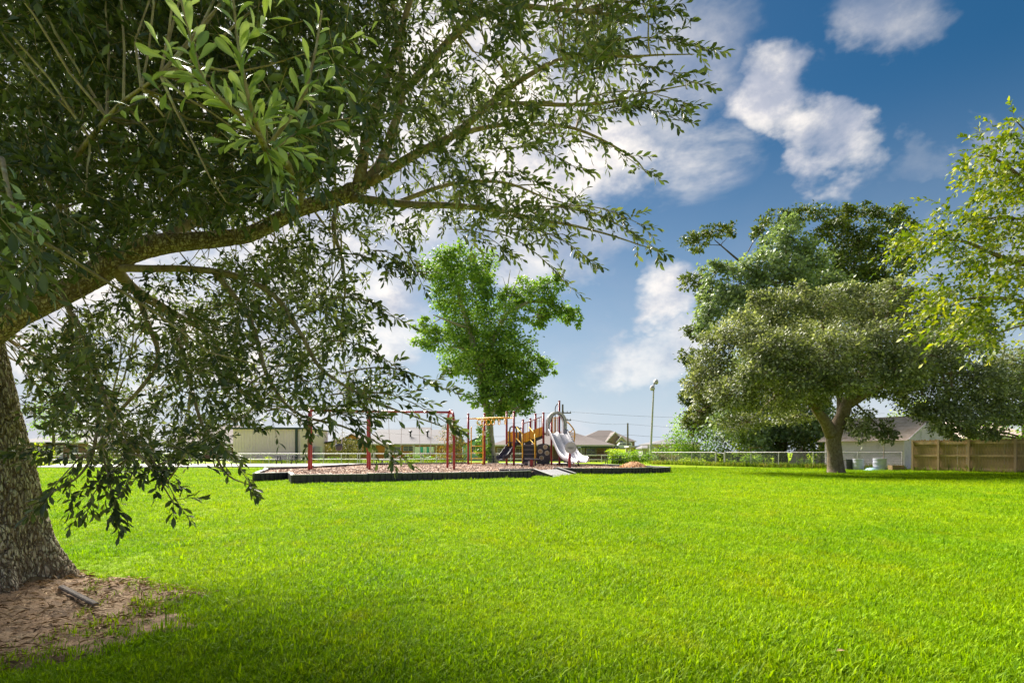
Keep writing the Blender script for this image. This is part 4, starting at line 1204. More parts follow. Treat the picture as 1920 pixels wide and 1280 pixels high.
MB().tube(spline([Q(974, 832, 40.6), Q(974.5, 806, 40.6), Q(977, 801, 40.6), Q(980, 802, 40.4)], 4), 0.05, 8).build('slide_hoop', M['charcoal'], ps, True)
MB().box(Q(966, 822, 40.9), (0.9, 0.05, 0.95)).build('back_panel', M['orange'], ps)
# stairs up to the landing
sx0, sx1 = gx(981, 38.6), gx(1001.5, 38.6)
for k in range(5):
    zt = PB + (LZ - PB) * (k + 1) / 5.5
    yy = 37.7 + 0.33 * k
    st = MB().box(((sx0 + sx1) / 2, yy + 0.17, zt - .03), (sx1 - sx0, 0.36, 0.06)).build('stair_tread', M['charcoal'], ps, bevel=0.008)
    MB().box(((sx0 + sx1) / 2, yy + 0.02, zt - .06), (sx1 - sx0 - .02, 0.03, 0.04)).build('nosing', M['galv'], st)
    MB().box(((sx0 + sx1) / 2, yy + 0.06, zt - .2), (sx1 - sx0 - .01, 0.03, 0.28)).build('stair_riser', M['charcoal'], ps)
for x in (sx0 - .05, sx1 + .05):
    MB().prism([(x - .03, 37.65, PB), (x - .03, 37.65, PB + .42), (x - .03, 39.3, LZ + .12), (x - .03, 39.4, LZ - .3), (x - .03, 38.3, PB)], (0.06, 0, 0)).build('stringer', M['charcoal'], ps)
for px, dx in ((979.5, -11), (1003, -11)):
    for (ya, yb) in ((813, 801), (834, 822)):
        MB().tube([Q(px, ya, 37.8), Q(px + dx + 0.5, yb, 39.3)], 0.036, 8).build('handrail', M['yellow'], ps, True)
    MB().tube([Q(px, 871, 37.8), Q(px, 813, 37.8)], 0.04, 8).build('handrail_post', M['yellow'], ps, True)
# rising flight from the landing to the main deck
for Y in (39.3, 41.0):
    a, b2, c, d = Q(982, 829, Y), Q(1018, 814, Y), Q(1018, 793.5, Y), Q(982, 803, Y)
    MB().prism([a + Vector((0, -.02, 0)), b2 + Vector((0, -.02, 0)), Q(1018, 799, Y) + Vector((0, -.02, 0)), Q(982, 812, Y) + Vector((0, -.02, 0))], (0, 0.03, 0)).build('railing_panel', M['orange'], ps)
    MB().tube([Q(982, 829, Y), Q(1018, 814, Y)], 0.045, 8).build('bottom_rail', M['yellow'], ps, True)
    MB().tube([Q(981, 794, Y), Q(1018.5, 780, Y)], 0.03, 8).build('top_rail', M['red'], ps, True)
    for k in range(8):
        t = (k + 0.5) / 8
        px = 982 + 36 * t
        MB().tube([Q(px, 829 - 15 * t, Y - .03), Q(px, 794 - 14 * t, Y - .03)], 0.018, 6).build('baluster', M['yellow' if k % 2 else 'red'], ps)
MB().prism([Q(985, 836, 39.35), Q(1018, 821, 39.35), Q(1018, 813, 39.35), Q(985, 828, 39.35)], (0, 1.6, 0)).build('ramp_deck', M['charcoal'], ps)
# orange barrier behind the slide
for px in (1036, 1039, 1042, 1045):
    MB().box(Q(px, 797, 41.0), (0.055, 0.04, 1.15)).build('baluster', M['orange'], ps)
for py in (782.5, 812):
    MB().tube([Q(1034, py, 41.0), Q(1047.5, py, 41.0)], 0.03, 7).build('barrier_rail', M['orange'], ps)
# double slide
SD = Vector((0.26, -0.965, 0)).normalized()
s0 = Vector((gx(1043.5, 38.8), 38.8, DZ - .02))
pth = [s0, s0 + SD * 0.28 + Vector((0, 0, -.02)), s0 + SD * 0.9 + Vector((0, 0, -.46)), s0 + SD * 1.7 + Vector((0, 0, -1.1)), s0 + SD * 2.35 + Vector((0, 0, -1.52)), s0 + SD * 3.1 + Vector((0, 0, -1.76)), s0 + SD * 3.75 + Vector((0, 0, -1.80)), s0 + SD * 4.0 + Vector((0, 0, -1.86))]
trough(spline(pth, 6), 0.62, 0.30, 0.055, 'slide', 'double_slide', 2)
e = pth[-2]
sxv = SD.cross(Vector((0, 0, 1)))
for sg in (-.35, .35):
    p = pth[-3] + sxv * sg
    MB().tube([(p.x, p.y, 0.1), (p.x, p.y, p.z - .03)], 0.045, 8).build('slide_foot', M['dark'], ps)
MB().beam(pth[-3] - sxv * .55 + Vector((0, 0, -.1)), pth[-3] + sxv * .55 + Vector((0, 0, -.1)), 0.5, 0.1).build('slide_brace', M['dark'], ps)
# slide hood
hw, hh = 0.70, 1.52
hc_ = s0 + SD * 0.02
outer = [(-hw, -.15), (-hw, .75)] + [(-hw * math.cos(t), .78 + (hh - .78) * math.sin(t)) for t in [k * math.pi / 14 for k in range(1, 14)]] + [(hw, .75), (hw, -.15)]
inner = [(-hw + .26, -.15), (-hw + .24, .62)] + [(-(hw - .22) * math.cos(t), .66 + (hh - .66 - .16) * math.sin(t)) for t in [k * math.pi / 14 for k in range(1, 14)]] + [(hw - .12, .62), (hw - .12, -.15)]
vs = []
for (dp) in (0.16, -0.28):
    for pr in (outer, inner):
        for (a, b2) in pr:
            vs.append(hc_ + sxv * a + Vector((0, 0, b2)) + SD * dp)
n = len(outer)
fs = []
for i in range(n - 1):
    fs += [(i, i + 1, n + i + 1, n + i), (2 * n + i, 3 * n + i, 3 * n + i + 1, 2 * n + i + 1), (i, 2 * n + i, 2 * n + i + 1, i + 1), (n + i, n + i + 1, 3 * n + i + 1, 3 * n + i)]
fs += [(0, n, 3 * n, 2 * n), (n - 1, 3 * n - 1, 4 * n - 1, 2 * n - 1)]
fs[-1] = (n - 1, 2 * n + n - 1, 3 * n + n - 1, n + n - 1)
hd = MB().add(vs, fs).build('slide_hood', M['slide'], ps, False, 0.02)
for k in range(3):
    MB().lathe(hc_ - sxv * (hw - .13) + SD * .162 + Vector((0, 0, .3 + .3 * k)), [(0.035, 0), (.03, .015)], 8, SD).build('bolt', M['dark'], hd)
MB().tube([hc_ + sxv * a + Vector((0, 0, b2)) + SD * .165 for a, b2 in inner], 0.028, 6).build('hood_edge', M['charcoal'], hd)
# climber on the right and the loop at the tall post
MB().tube(spline([Q(1058, 830, 39.4), Q(1058.5, 793, 39.4), Q(1064, 791.5, 39.2), Q(1070, 797, 39.0), Q(1077, 808, 38.8), Q(1077, 822, 38.7), Q(1075, 832, 38.6)], 5), 0.045, 8).build('climber_bar', M['orange'], ps, True)
MB().tube(spline([Q(1060, 806, 39.4), Q(1066, 809, 39.2), Q(1071, 808, 39.1), Q(1074, 804, 39.0)], 5), 0.032, 7).build('climber_bar', M['orange'], ps, True)
MB().tube(spline([Q(1061, 832, 39.6), Q(1068, 850, 39.2), Q(1074, 858, 38.8), Q(1076, 871, 38.7)], 5), 0.04, 8).build('climber_leg', M['orange'], ps, True)
for py in (818, 826, 834, 842, 851):
    MB().tube([Q(1059.5 + max(0, py - 832) * .5, py, 39.4), Q(1075.5, py, 38.7)], 0.028, 6).build('rung', M['orange'], ps)
MB().tube(spline([Q(1041, 812, 41.0), Q(1041, 772, 41.0), Q(1041.3, 764, 41.0), Q(1044, 758.5, 41.0), Q(1048, 756, 40.9)], 5), 0.032, 7).build('grab_bar', M['pole_wood'], ps, True)
# drum panel under the deck
Yp = 38.75
pl_ = [Q(1006.5, 870, Yp), Q(1031, 870, Yp), Q(1031, 836, Yp), Q(1027, 832.5, Yp), Q(1018, 831, Yp), Q(1010, 832.5, Yp), Q(1006.5, 837, Yp)]
dp = MB().prism(pl_, (0, 0.08, 0)).build('drum_panel', M['charcoal'], ps)
for px, py, r in ((1013, 846, .165), (1025.5, 849, .165), (1015.2, 858, .165), (1022.3, 837.5, .16)):
    d = MB().lathe(Q(px, py, Yp), [(r, -.02), (r, .06), (r - .04, .075), (r - .05, .05)], 18, (0, -1, 0)).build('drum_ring', M['drum_ring'], dp)
    MB().lathe(Q(px, py, Yp - .05), [(r - .05, 0), (r * .5, .015), (r * .2, .02), (.02, .02)], 16, (0, -1, 0)).build('drum_face', M['drum_skin'], dp)

# round sign on a red post beside the ramp
Y = 31.6
rs = empty('round_sign', (gx(1068, Y), Y, 0), 'pale round sign on a short red post by the ramp', 'sign')
MB().tube([(gx(1068, Y), Y, 0), (gx(1068, Y), Y, Z(846, Y))], 0.078, 12).build('post', M['red'], rs, True)
dc = Q(1070, 839, Y - .08)
dk = MB().lathe(dc, [(0.31, 0), (0.325, .02), (0.325, .05), (0.30, .065), (0.29, .05), (.02, .05)], 28, (0, -1, .05)).build('disc', M['slide'], rs)
MB().box(dc + Vector((0.0, -.062, 0.0)), (0.34, 0.006, 0.03)).box(dc + Vector((0.02, -.061, -.06)), (0.2, 0.006, 0.015)).build('printed_line', M['dark'], dk)

# play table and stool under the deck edge
Y = 35.6
tb = empty('play_table', (gx(997, Y), Y, .2), 'small grey play table on a red pedestal in the wood chips', 'table')
MB().box((gx(999, Y), Y, .68), (0.95, 0.55, 0.06)).build('table_top', M['charcoal'], tb, bevel=0.015)
MB().box((gx(996.5, Y), Y, .42), (0.19, 0.18, .47)).build('pedestal', M['red'], tb)
for px, mt in ((992, 'drum_ring'), (1001, 'drum_skin')):  # left leg pale, right leg tan: light from the left put into colour
    MB().tube([(gx(px, Y), Y - .05, .15), (gx(px, Y), Y - .05, .58)], 0.06, 10).build('leg', M[mt], tb, True)
st = empty('stool', (gx(979, Y), Y, .2), 'low dark round stool left of the play table', 'stool')
MB().lathe((gx(979, Y), Y, .15), [(0.06, 0), (.06, .17)], 10).build('pedestal', M['charcoal'], st)
MB().lathe((gx(979, Y), Y, .32), [(.17, 0), (.18, .02), (.18, .05), (.15, .065)], 16).build('seat', M['charcoal'], st)

# ------------------------------------------------------------------ tables and benches round the field
def bench(px, Y, w, label, z=0.42, z0=0.0, mat='galv', back=False):
    b = empty('bench', (gx(px, Y), Y, z0), label, 'bench', 'benches along the path')
    x = gx(px, Y)
    for k in range(3):
        MB().box((x, Y - .14 + .14 * k, z0 + z), (w, 0.125, 0.045)).build('seat_plank', M[mat], b)
    for s in (-1, 1):
        MB().box((x + s * w * .36, Y, z0 + z / 2), (0.07, 0.36, z - .03)).build('leg', M['dark'], b)
    MB().beam((x - w * .3, Y, z0 + .05), (x, Y, z0 + z - .04), 0.035, 0.035).beam((x + w * .3, Y, z0 + .05), (x, Y, z0 + z - .04), 0.035, 0.035).build('brace', M['dark'], b)
def picnic(px, Y, w, label, z0=0.0, mat='dark_green'):
    b = empty('picnic_table', (gx(px, Y), Y, z0), label, 'picnic table', 'picnic tables around the field')
    x = gx(px, Y)
    for k in range(5):
        MB().box((x, Y - .3 + .15 * k, z0 + .75), (w, 0.138, 0.045)).build('top_plank', M[mat], b)
    for s in (-1, 1):
        for k in range(2):
            MB().box((x, Y + s * (0.68 + 0.15 * k), z0 + .45), (w, 0.138, 0.04)).build('seat_plank', M[mat], b)
    for s in (-1, 1):
        xx = x + s * w * .34
        MB().beam((xx, Y - .62, z0), (xx, Y - .2, z0 + .73), 0.06, 0.06, (1, 0, 0)).beam((xx, Y + .62, z0), (xx, Y + .2, z0 + .73), 0.06, 0.06, (1, 0, 0)).box((xx, Y, z0 + .41), (0.06, 1.75, 0.05)).build('frame', M['dark'], b)
bench(735, 48.8, 2.3, 'low bench with crossed braces in front of the grey-roofed house', 0.42, 0.06)
picnic(537, 50, 1.9, 'dark picnic table before the cream metal building', 0.07, 'dark')
picnic(92, 44.5, 1.3, 'pale picnic table in front of the yellow-green bush at far left', 0.06, 'galv')
picnic(338, 46, 1.7, 'picnic table under the hanging oak twigs by the path', 0.06, 'dark')
picnic(917, 53, 1.2, 'dark picnic table seen behind the climbing ladder', 0.06, 'dark')
picnic(1150, 54, 1.9, 'dark picnic table in front of the vine hedge', 0.0, 'dark_green')

# ------------------------------------------------------------------ things by the garage
def drum(px, Y, r, h, mat, label, name='barrel', open_top=False):
    b = empty(name, (gx(px, Y), Y, 0), label, 'barrel', 'barrels by the garage')
    x = gx(px, Y)
    prof = [(r * .96, 0.005), (r, .03), (r, h * .3), (r * 1.03, h * .33), (r, h * .36), (r, h * .64), (r * 1.03, h * .67), (r, h * .7), (r, h - .05), (r * 1.02, h - .03), (r * 1.02, h)]
    if open_top:
        prof += [(r * .93, h), (r * .9, h * .5), (.05, h * .45)]
    else:
        prof += [(r * .94, h), (r * .94, h - .03), (.03, h - .03)]
    MB().lathe((x, Y, 0), prof, 24).build('body', M[mat], b, True)
    MB().torus((x, Y, h), (0, 0, 1), r * .98, 0.018, 24, 6).build('rim', M[mat], b, True)
    return b
drum(1609.5, 35.6, 0.31, 0.68, 'blue_plastic', 'pale barrel between the dark bin and the larger barrel')
drum(1649.5, 34.9, 0.36, 0.72, 'blue_plastic', 'wider bluish barrel in front of the white garage wall', open_top=True)
bn = empty('dark_bin', (gx(1590, 36), 36, 0), 'dark square bin next to the oak trunk by the garage', 'bin')
MB().prism([(gx(1584, 36), 35.8, 0.02), (gx(1596, 36), 35.8, .02), (gx(1597, 36), 35.8, .62), (gx(1583, 36), 35.8, .62)], (0, .42, 0)).build('body', M['charcoal'], bn)
MB().box((gx(1590, 36), 36.0, .645), (0.52, 0.48, 0.05)).build('lid', M['dark'], bn, bevel=0.01)
tp = MB()
vs = []
for j in range(7):
    for i in range(12):
        a = i / 11; b2 = j / 6
        x = gx(1624, 34.6) + 0.75 * a; yv = 34.3 + .8 * b2
        vs.append((x, yv, 0.01 + 0.26 * math.sin(math.pi * a) * math.sin(math.pi * b2) ** .7 * (0.65 + 0.6 * noise.noise(Vector((a * 4, b2 * 4, 2))))))
tp.add(vs, [(j * 12 + i, j * 12 + i + 1, (j + 1) * 12 + i + 1, (j + 1) * 12 + i) for j in range(6) for i in range(11)])
tag(tp.build('tarp', M['tarp'], None, True), 'crumpled pale teal tarp lying between the two barrels', 'tarp')
cr = empty('wooden_planter', (gx(1679, 35.2), 35.2, 0), 'brown wooden planter box at the foot of the garage wall', 'planter box')
for k in range(3):
    MB().box((gx(1679, 35.2), 34.95, .06 + .105 * k), (0.72, 0.03, 0.1)).build('plank', M['fence_wood'], cr)
    MB().box((gx(1679, 35.2), 35.35, .06 + .105 * k), (0.72, 0.03, 0.1)).build('plank', M['fence_wood'], cr)
for s in (-1, 1):
    MB().box((gx(1679, 35.2) + s * .35, 35.15, .16), (0.03, 0.37, .31)).build('end_board', M['fence_wood'], cr)
pp = MB().tube([(gx(1657, 35.0), 35.0, 0), (gx(1657, 35.0), 35.0, 1.45)], 0.03, 8).lathe((gx(1657, 35), 35, 1.45), [(0.045, 0), (.045, .04), (.02, .05)], 8)
tag(pp.build('iron_stake', M['stump'], None), 'thin rusty stake standing beside the wider barrel', 'stake')

# dead stump and plank shelf behind the chain link fence
Y = 44.5
sb = MB()
n = 22
for (z, r0) in ((0, 1.0), (.3, .78), (.8, .62), (1.25, .52)):
    pass
rows = []
for z, r0 in ((0, .78), (.25, .62), (.6, .52), (1.0, .46), (1.3, .42)):
    rows.append([(gx(1497, Y) + r0 * (1 + .16 * math.sin(5 * a) + .08 * math.sin(11 * a)) * math.cos(a) + .12 * z, Y + r0 * .8 * (1 + .14 * math.sin(5 * a)) * math.sin(a), z if z < 1.2 else 1.05 + .75 * max(0, math.sin(a * 2.5 + 5.2)) ** 2 * (0.5 + 0.5 * math.cos(a)) + 0.18 * math.sin(9 * a)) for a in [2 * math.pi * k / n for k in range(n)]])
sb.add([p for r in rows for p in r], [(i * n + k, i * n + (k + 1) % n, (i + 1) * n + (k + 1) % n, (i + 1) * n + k) for i in range(4) for k in range(n)] + [tuple(4 * n + k for k in range(n))])
tag(sb.build('tree_stump', M['stump'], None, True), 'jagged bleached tree stump behind the chain link fence', 'tree stump')
tr = empty('plank_shelf', (gx(1530, 43), 43, 0), 'low board shelf on blocks right of the bleached stump', 'shelf')
MB().box((gx(1530, 43), 43, .57), (1.75, .4, .05)).build('board', M['grey_wood'], tr)
for px in (1513, 1530, 1547):
    MB().box((gx(px, 43), 43, .27), (.2, .35, .54)).build('block', M['concrete'], tr)
fr = empty('timber_frame', (gx(1418, 46.5), 46.5, 0), 'small weathered timber frame among bright shrubs behind the fence', 'timber frame')
for px in (1407, 1431):
    MB().box((gx(px, 46.5), 46.5, .75), (.09, .09, 1.5)).build('post', M['grey_wood'], fr)
MB().box((gx(1419, 46.5), 46.5, 1.5), (1.25, .1, .07)).build('top_rail', M['fence_wood_pale'], fr)

# ------------------------------------------------------------------ vehicles on the raised ground
def wheel(parent, c, r, w, axis=(0, 1, 0)):
    wv = MB().lathe(Vector(c) - Vector(axis) * (w / 2), [(r * .8, 0), (r, .03), (r, w - .03), (r * .8, w)], 18, axis).build('wheel', M['tyre'], parent, True)
    MB().lathe(Vector(c) - Vector(axis) * (w / 2 + .01), [(r * .58, 0), (r * .5, .02), (r * .1, .0)], 14, axis).build('rim', M['galv'], wv)
vz = 1.95; Y = 150; vx = gx(1168, Y)
v = empty('parked_van', (vx, Y, vz), 'white van parked before the gabled brick house', 'van')
sp = [(-2.2, .38), (2.25, .38), (2.3, .75), (2.15, 1.02), (1.45, 1.1), (.95, 1.78), (-1.95, 1.82), (-2.2, 1.6), (-2.27, .9)]
MB().prism([(vx - a, Y - .92, vz + b2) for a, b2 in sp], (0, 1.84, 0)).build('body', M['van_paint'], v, bevel=0.06)
for a0, a1, b0, b1 in ((-1.9, -.75, 1.15, 1.62), (-.6, .35, 1.15, 1.62), (.45, .95, 1.15, 1.55)):
    MB().box((vx - (a0 + a1) / 2, Y - .93, vz + (b0 + b1) / 2), (a1 - a0, .03, b1 - b0)).build('window', M['glass'], v)
for a in (-1.4, 1.45):
    for s in (-.85, .85):
        wheel(v, (vx - a, Y + s, vz + .36), .36, .22)
for a in (.4,):
    MB().box((vx - a, Y - .94, vz + .98), (.16, .03, .05)).build('door_handle', M['dark'], v)
MB().box((vx - 2.28, Y - .6, vz + .85), (.08, .3, .18)).build('headlight', M['glass'], v)
tx = gx(1145, 148); Y = 148
t = empty('tractor', (tx, Y, vz), 'dark tractor with roll canopy parked left of the white van', 'tractor')
MB().box((tx + .75, Y, vz + 1.0), (1.5, .7, .55)).box((tx + 1.3, Y, vz + .7), (.5, .5, .4)).build('hood', M['dark'], t, bevel=0.05)
MB().box((tx - .35, Y, vz + .85), (.9, .9, .5)).build('chassis', M['dark'], t, bevel=0.04)
for s in (-.75, .75):
    wheel(t, (tx - .45, Y + s, vz + .72), .72, .42)
    wheel(t, (tx + 1.25, Y + s * .8, vz + .42), .42, .28)
for dx in (-.8, .1):
    for s in (-.5, .5):
        MB().box((tx + dx, Y + s, vz + 1.5), (.07, .07, 1.0)).build('canopy_post', M['dark'], t)
MB().box((tx - .35, Y, vz + 2.02), (1.3, 1.3, .09)).build('canopy', M['dark'], t, bevel=0.03)
MB().box((tx - .5, Y, vz + 1.2), (.5, .5, .12)).box((tx - .72, Y, vz + 1.45), (.1, .5, .5)).build('seat', M['charcoal'], t)
MB().tube([(tx + .9, Y + .2, vz + 1.2), (tx + .9, Y + .2, vz + 1.75)], .04, 8).build('exhaust', M['dark'], t)

# old board lying at the foot of the near oak
a_, b_ = Vector((-3.25, 4.10, 0.135)), Vector((-2.82, 3.86, 0.07))
bd = MB().beam(a_, b_, 0.04, 0.022)
tag(bd.build('loose_board', M['grey_wood'], None, False, 0.006), 'short grey board lying on the bare soil by the near oak trunk', 'board')

# ------------------------------------------------------------------ leaves
def nrmz(a):
    return a / (np.linalg.norm(a, axis=-1, keepdims=True) + 1e-9)
T8 = (np.array([[0, 0, 0], [-.40, .34, .07], [0, .36, 0], [.40, .34, .07], [-.5, .68, .03], [0, .70, -.03], [.5, .68, .03], [0, 1, -.10]]),
      np.array([(0, 2, 1), (0, 3, 2), (1, 2, 5), (1, 5, 4), (2, 3, 6), (2, 6, 5), (4, 5, 7), (5, 6, 7)]))
T6 = (np.array([[0, 0, 0], [-.5, .55, .09], [0, .52, 0], [.5, .55, .09], [0, 1, -.06]]),
      np.array([(0, 2, 1), (0, 3, 2), (1, 2, 4), (2, 3, 4)]))
T4 = (np.array([[0, 0, 0], [-.5, .5, .05], [0, 1, -.04], [.5, .5, .05]]), np.array([(0, 3, 2), (0, 2, 1)]))
TL = (np.array([[0, 0, 0], [-.5, .42, .05], [-.22, .62, 0], [0, 1, -.05], [.22, .62, 0], [.5, .42, .05]]), np.array([(0, 5, 4), (0, 4, 2), (0, 2, 1), (2, 4, 3)]))
def leaf_geo(pos, dr, nr, ln, wd, tmpl):
    tv, tf = tmpl
    dr = nrmz(dr)
    nr = nrmz(nr - dr * np.sum(nr * dr, -1, keepdims=True))
    sd = np.cross(dr, nr)
    n = len(pos)
    ln = np.broadcast_to(ln, (n,)); wd = np.broadcast_to(wd, (n,))
    V = pos[:, None] + sd[:, None] * (tv[None, :, 0:1] * wd[:, None, None]) + dr[:, None] * (tv[None, :, 1:2] * ln[:, None, None]) + nr[:, None] * (tv[None, :, 2:3] * ln[:, None, None])
    T = tf[None] + (np.arange(n) * len(tv))[:, None, None]
    return V.reshape(-1, 3), T.reshape(-1, 3)
def join(parts):
    V, T, o = [], [], 0
    for v, t in parts:
        V.append(v); T.append(t + o); o += len(v)
    return np.concatenate(V), np.concatenate(T)
def twig_stems(s, d, L, droop, r=0.0022):
    """thin three-sided stems, three rings each"""
    n = len(s)
    x = nrmz(np.cross(d, rng.normal(0, 1, (n, 3)))); y = np.cross(d, x)
    V = []
    for t, k in ((0, 1.0), (.5, .8), (1, .4)):
        c = s + d * (L * t)[:, None]; c[:, 2] -= droop * L * t * t
        for a in (0, 2.09, 4.19):
            V.append(c + (x * math.cos(a) + y * math.sin(a)) * (r * k))
    V = np.stack(V, 1)
    f = [(i * 3 + k, i * 3 + (k + 1) % 3, (i + 1) * 3 + (k + 1) % 3, (i + 1) * 3 + k) for i in range(2) for k in range(3)]
    f = np.array([t for q in f for t in ((q[0], q[1], q[2]), (q[0], q[2], q[3]))])
    return V.reshape(-1, 3), (f[None] + (np.arange(n) * 9)[:, None, None]).reshape(-1, 3)
def twig_leaves(s, d, L, m, droop=0.2, ang=(0.5, 1.1), upw=0.9):
    """leaf feet, directions and normals along twigs"""
    n = len(s)
    t = (np.arange(m)[None] + rng.uniform(0, .8, (n, m))) / m * 0.92 + 0.08
    P = s[:, None] + d[:, None] * (L[:, None] * t)[..., None]
    P[..., 2] -= droop * L[:, None] * t * t
    tg = np.repeat(d[:, None], m, 1).copy(); tg[..., 2] -= 2 * droop * t; tg = nrmz(tg)
    x = nrmz(np.cross(tg, np.array([0.13, 0.2, 1.0]))); y = np.cross(tg, x)
    ph = np.arange(m)[None] * 2.4 + rng.uniform(0, 6.28, (n, 1)) + rng.normal(0, .3, (n, m))
    a = rng.uniform(ang[0], ang[1], (n, m)) * (1.15 - .6 * t)
    D = tg * np.cos(a)[..., None] + (x * np.cos(ph)[..., None] + y * np.sin(ph)[..., None]) * np.sin(a)[..., None]
    Nn = np.array([0, 0, upw]) + rng.normal(0, .55, (n, m, 3))
    return P.reshape(-1, 3), D.reshape(-1, 3), Nn.reshape(-1, 3)

# ------------------------------------------------------------------ generic trees built from crown masses
def branch_path(a, b, sag=0.15, k=5, wob=0.12):
    a, b = Vector(a), Vector(b)
    L_ = (b - a).length
    out = []
    for i in range(k + 1):
        t = i / k
        p = a.lerp(b, t)
        p.z += math.sin(math.pi * t) * L_ * sag * -0.4 + 0
        if 0 < i < k:
            p += Vector(rng.normal(0, wob * L_ * 0.16, 3))
        out.append(p)
    return out
def crown_tree(name, label, cat, base, trunk, clumps, leaf, bark, ll, lw, tmpl=T4, group=None, sub=26, tight=0.26, trunk_n=12, br=0.35, droop=0.25, minz=1.2):
    """trunk: list of lists of (point, radius) ; clumps: (centre, radii, leaves)"""
    o = empty(name, base, label, cat, group)
    nodes = []
    for i, tr in enumerate(trunk):
        pts = spline([p for p, r in tr], 5); rad = lerpl([r for p, r in tr], 5)
        for k in range(len(pts)):
            pts[k] = pts[k] + Vector((noise.noise(pts[k] * 1.3), noise.noise(pts[k] * 1.3 + Vector((9, 3, 1))), 0)) * (rad[k] * 0.25)
        MB().tube(pts, rad, trunk_n if i == 0 else 8).build('trunk' if i == 0 else 'branch', M[bark], o, True)
        nodes += list(zip(pts, rad))
    mbt = MB()
    parts = []
    for (c, rr, n) in clumps:
        c = Vector(c); rr = np.array(rr)
        best = min(nodes, key=lambda q: (q[0] - c).length + max(0, q[0].z - c.z + 0.3) * (2.0 if minz < 2 else 0.3) + (0 if q[0].z > base[2] + minz else 6))
        L_ = (best[0] - c).length
        r0 = min(best[1] * 0.7, 0.02 + 0.022 * L_) * (br / 0.35)
        if L_ > 0.3 and n > 0:
            pth = branch_path(best[0], c, .12, 5)
            MB().tube(pth, [r0 * (1 - .75 * i / 5) for i in range(6)], 6).build('branch', M[bark], o, True)
        ns = max(3, int(sub * n / 1500))
        u = nrmz(rng.normal(0, 1, (ns, 3)))
        rad = (0.30 + 0.70 * rng.random(ns) ** 0.55)[:, None]
        sc = np.array(c) + u * rad * rr
        for q in sc[:: max(1, ns // 10)]:
            mbt.tube(branch_path(c, Vector(q), .1, 3), [r0 * .28 + .006, r0 * .2 + .005, r0 * .14 + .004, .004], 4, False)
        per = max(4, int(n / ns))
        g = rng.normal(0, 1, (ns, per, 3)) * (rr * tight)[None, None]
        g[..., 2] -= droop * np.abs(rng.normal(0, .5, (ns, per))) * rr[2] * tight
        P = (sc[:, None] + g).reshape(-1, 3)
        out = nrmz(P - np.array(c)) * 0.8 + rng.normal(0, .7, P.shape)
        out[:, 2] -= droop
        Nn = nrmz(P - np.array(c)) * 0.45 + np.array([0, 0, .75]) + rng.normal(0, .5, P.shape)
        s = rng.uniform(.7, 1.25, len(P))
        parts.append(leaf_geo(P, out, Nn, ll * s, lw * s, tmpl))
    V, T = join(parts)
    tag(np_obj('foliage', V, T, M[leaf], o), None, None, None, 'stuff')
    if mbt.v:
        tag(mbt.build('twigs', M[bark], o), None, None, None, 'stuff')
    return o
def px_clumps(lst, dens, dz=1.0):
    """(px, py, Y, half width, half height) in photograph pixels -> crown masses"""
    out = []
    for (px, py, Y, wx, wy) in lst:
        k = Y / F
        rx, rz = wx * k, wy * k
        out.append((at(px, py, Y), (rx, (rx + rz) / 2 * dz, rz), int(dens * rx * rz)))
    return out

M['bark_grey'] = bark_mat('grey_brown_bark', (0.22, 0.165, 0.115), (0.09, 0.065, 0.045), (0.36, 0.34, 0.26), 1.0, 0.5)
M['bark_pale'] = bark_mat('pale_mottled_bark', (0.42, 0.38, 0.31), (0.24, 0.20, 0.15), (0.52, 0.50, 0.43), 0.7, 0.7)
M['bark_dark'] = bark_mat('dark_bark', (0.11, 0.085, 0.06), (0.055, 0.042, 0.03), (0.2, 0.19, 0.14), 1.0, 0.3)
M['lf_syc'] = leafmat('bright_green_leaf', [(0.060, 0.122, 0.024), (0.150, 0.262, 0.040), (0.32, 0.43, 0.060)], 0.27, 0.55, 0.25, patch=0.35)
M['lf_live'] = leafmat('silvery_olive_leaf', [(0.060, 0.082, 0.034), (0.150, 0.172, 0.085), (0.50, 0.50, 0.33)], 0.25, 0.5, 0.3, patch=0.55)
M['lf_gum'] = leafmat('cool_green_leaf', [(0.080, 0.125, 0.070), (0.195, 0.255, 0.145), (0.36, 0.42, 0.24)], 0.22, 0.5, 0.3, patch=0.35)
M['lf_dark'] = leafmat('deep_green_leaf', [(0.032, 0.054, 0.016), (0.078, 0.108, 0.030), (0.19, 0.20, 0.055)], 0.25, 0.5, 0.3, patch=0.4)
M['lf_yel'] = leafmat('yellow_green_leaf', [(0.040, 0.070, 0.008), (0.130, 0.180, 0.012), (0.450, 0.420, 0.016)], 0.30, 0.5, 0.25, (1.3, 1.4, 0.5), patch=0.8)
M['lf_red'] = leafmat('bronze_green_leaf', [(0.065, 0.099, 0.020), (0.185, 0.157, 0.033), (0.443, 0.165, 0.046)], 0.3, 0.6, 0.3, patch=0.6)
M['lf_olive'] = leafmat('olive_yellow_leaf', [(0.035, 0.050, 0.012), (0.105, 0.100, 0.022), (0.26, 0.17, 0.03)], 0.2, 0.6, 0.3, patch=0.6)
M['lf_lime'] = leafmat('lime_leaf', [(0.089, 0.172, 0.009), (0.266, 0.370, 0.013), (0.600, 0.581, 0.021)], 0.4, 0.55, 0.3, patch=0.9)
M['lf_mid'] = leafmat('mid_green_leaf', [(0.062, 0.131, 0.015), (0.158, 0.281, 0.024), (0.336, 0.450, 0.037)], 0.35, 0.55, 0.3, patch=0.5)

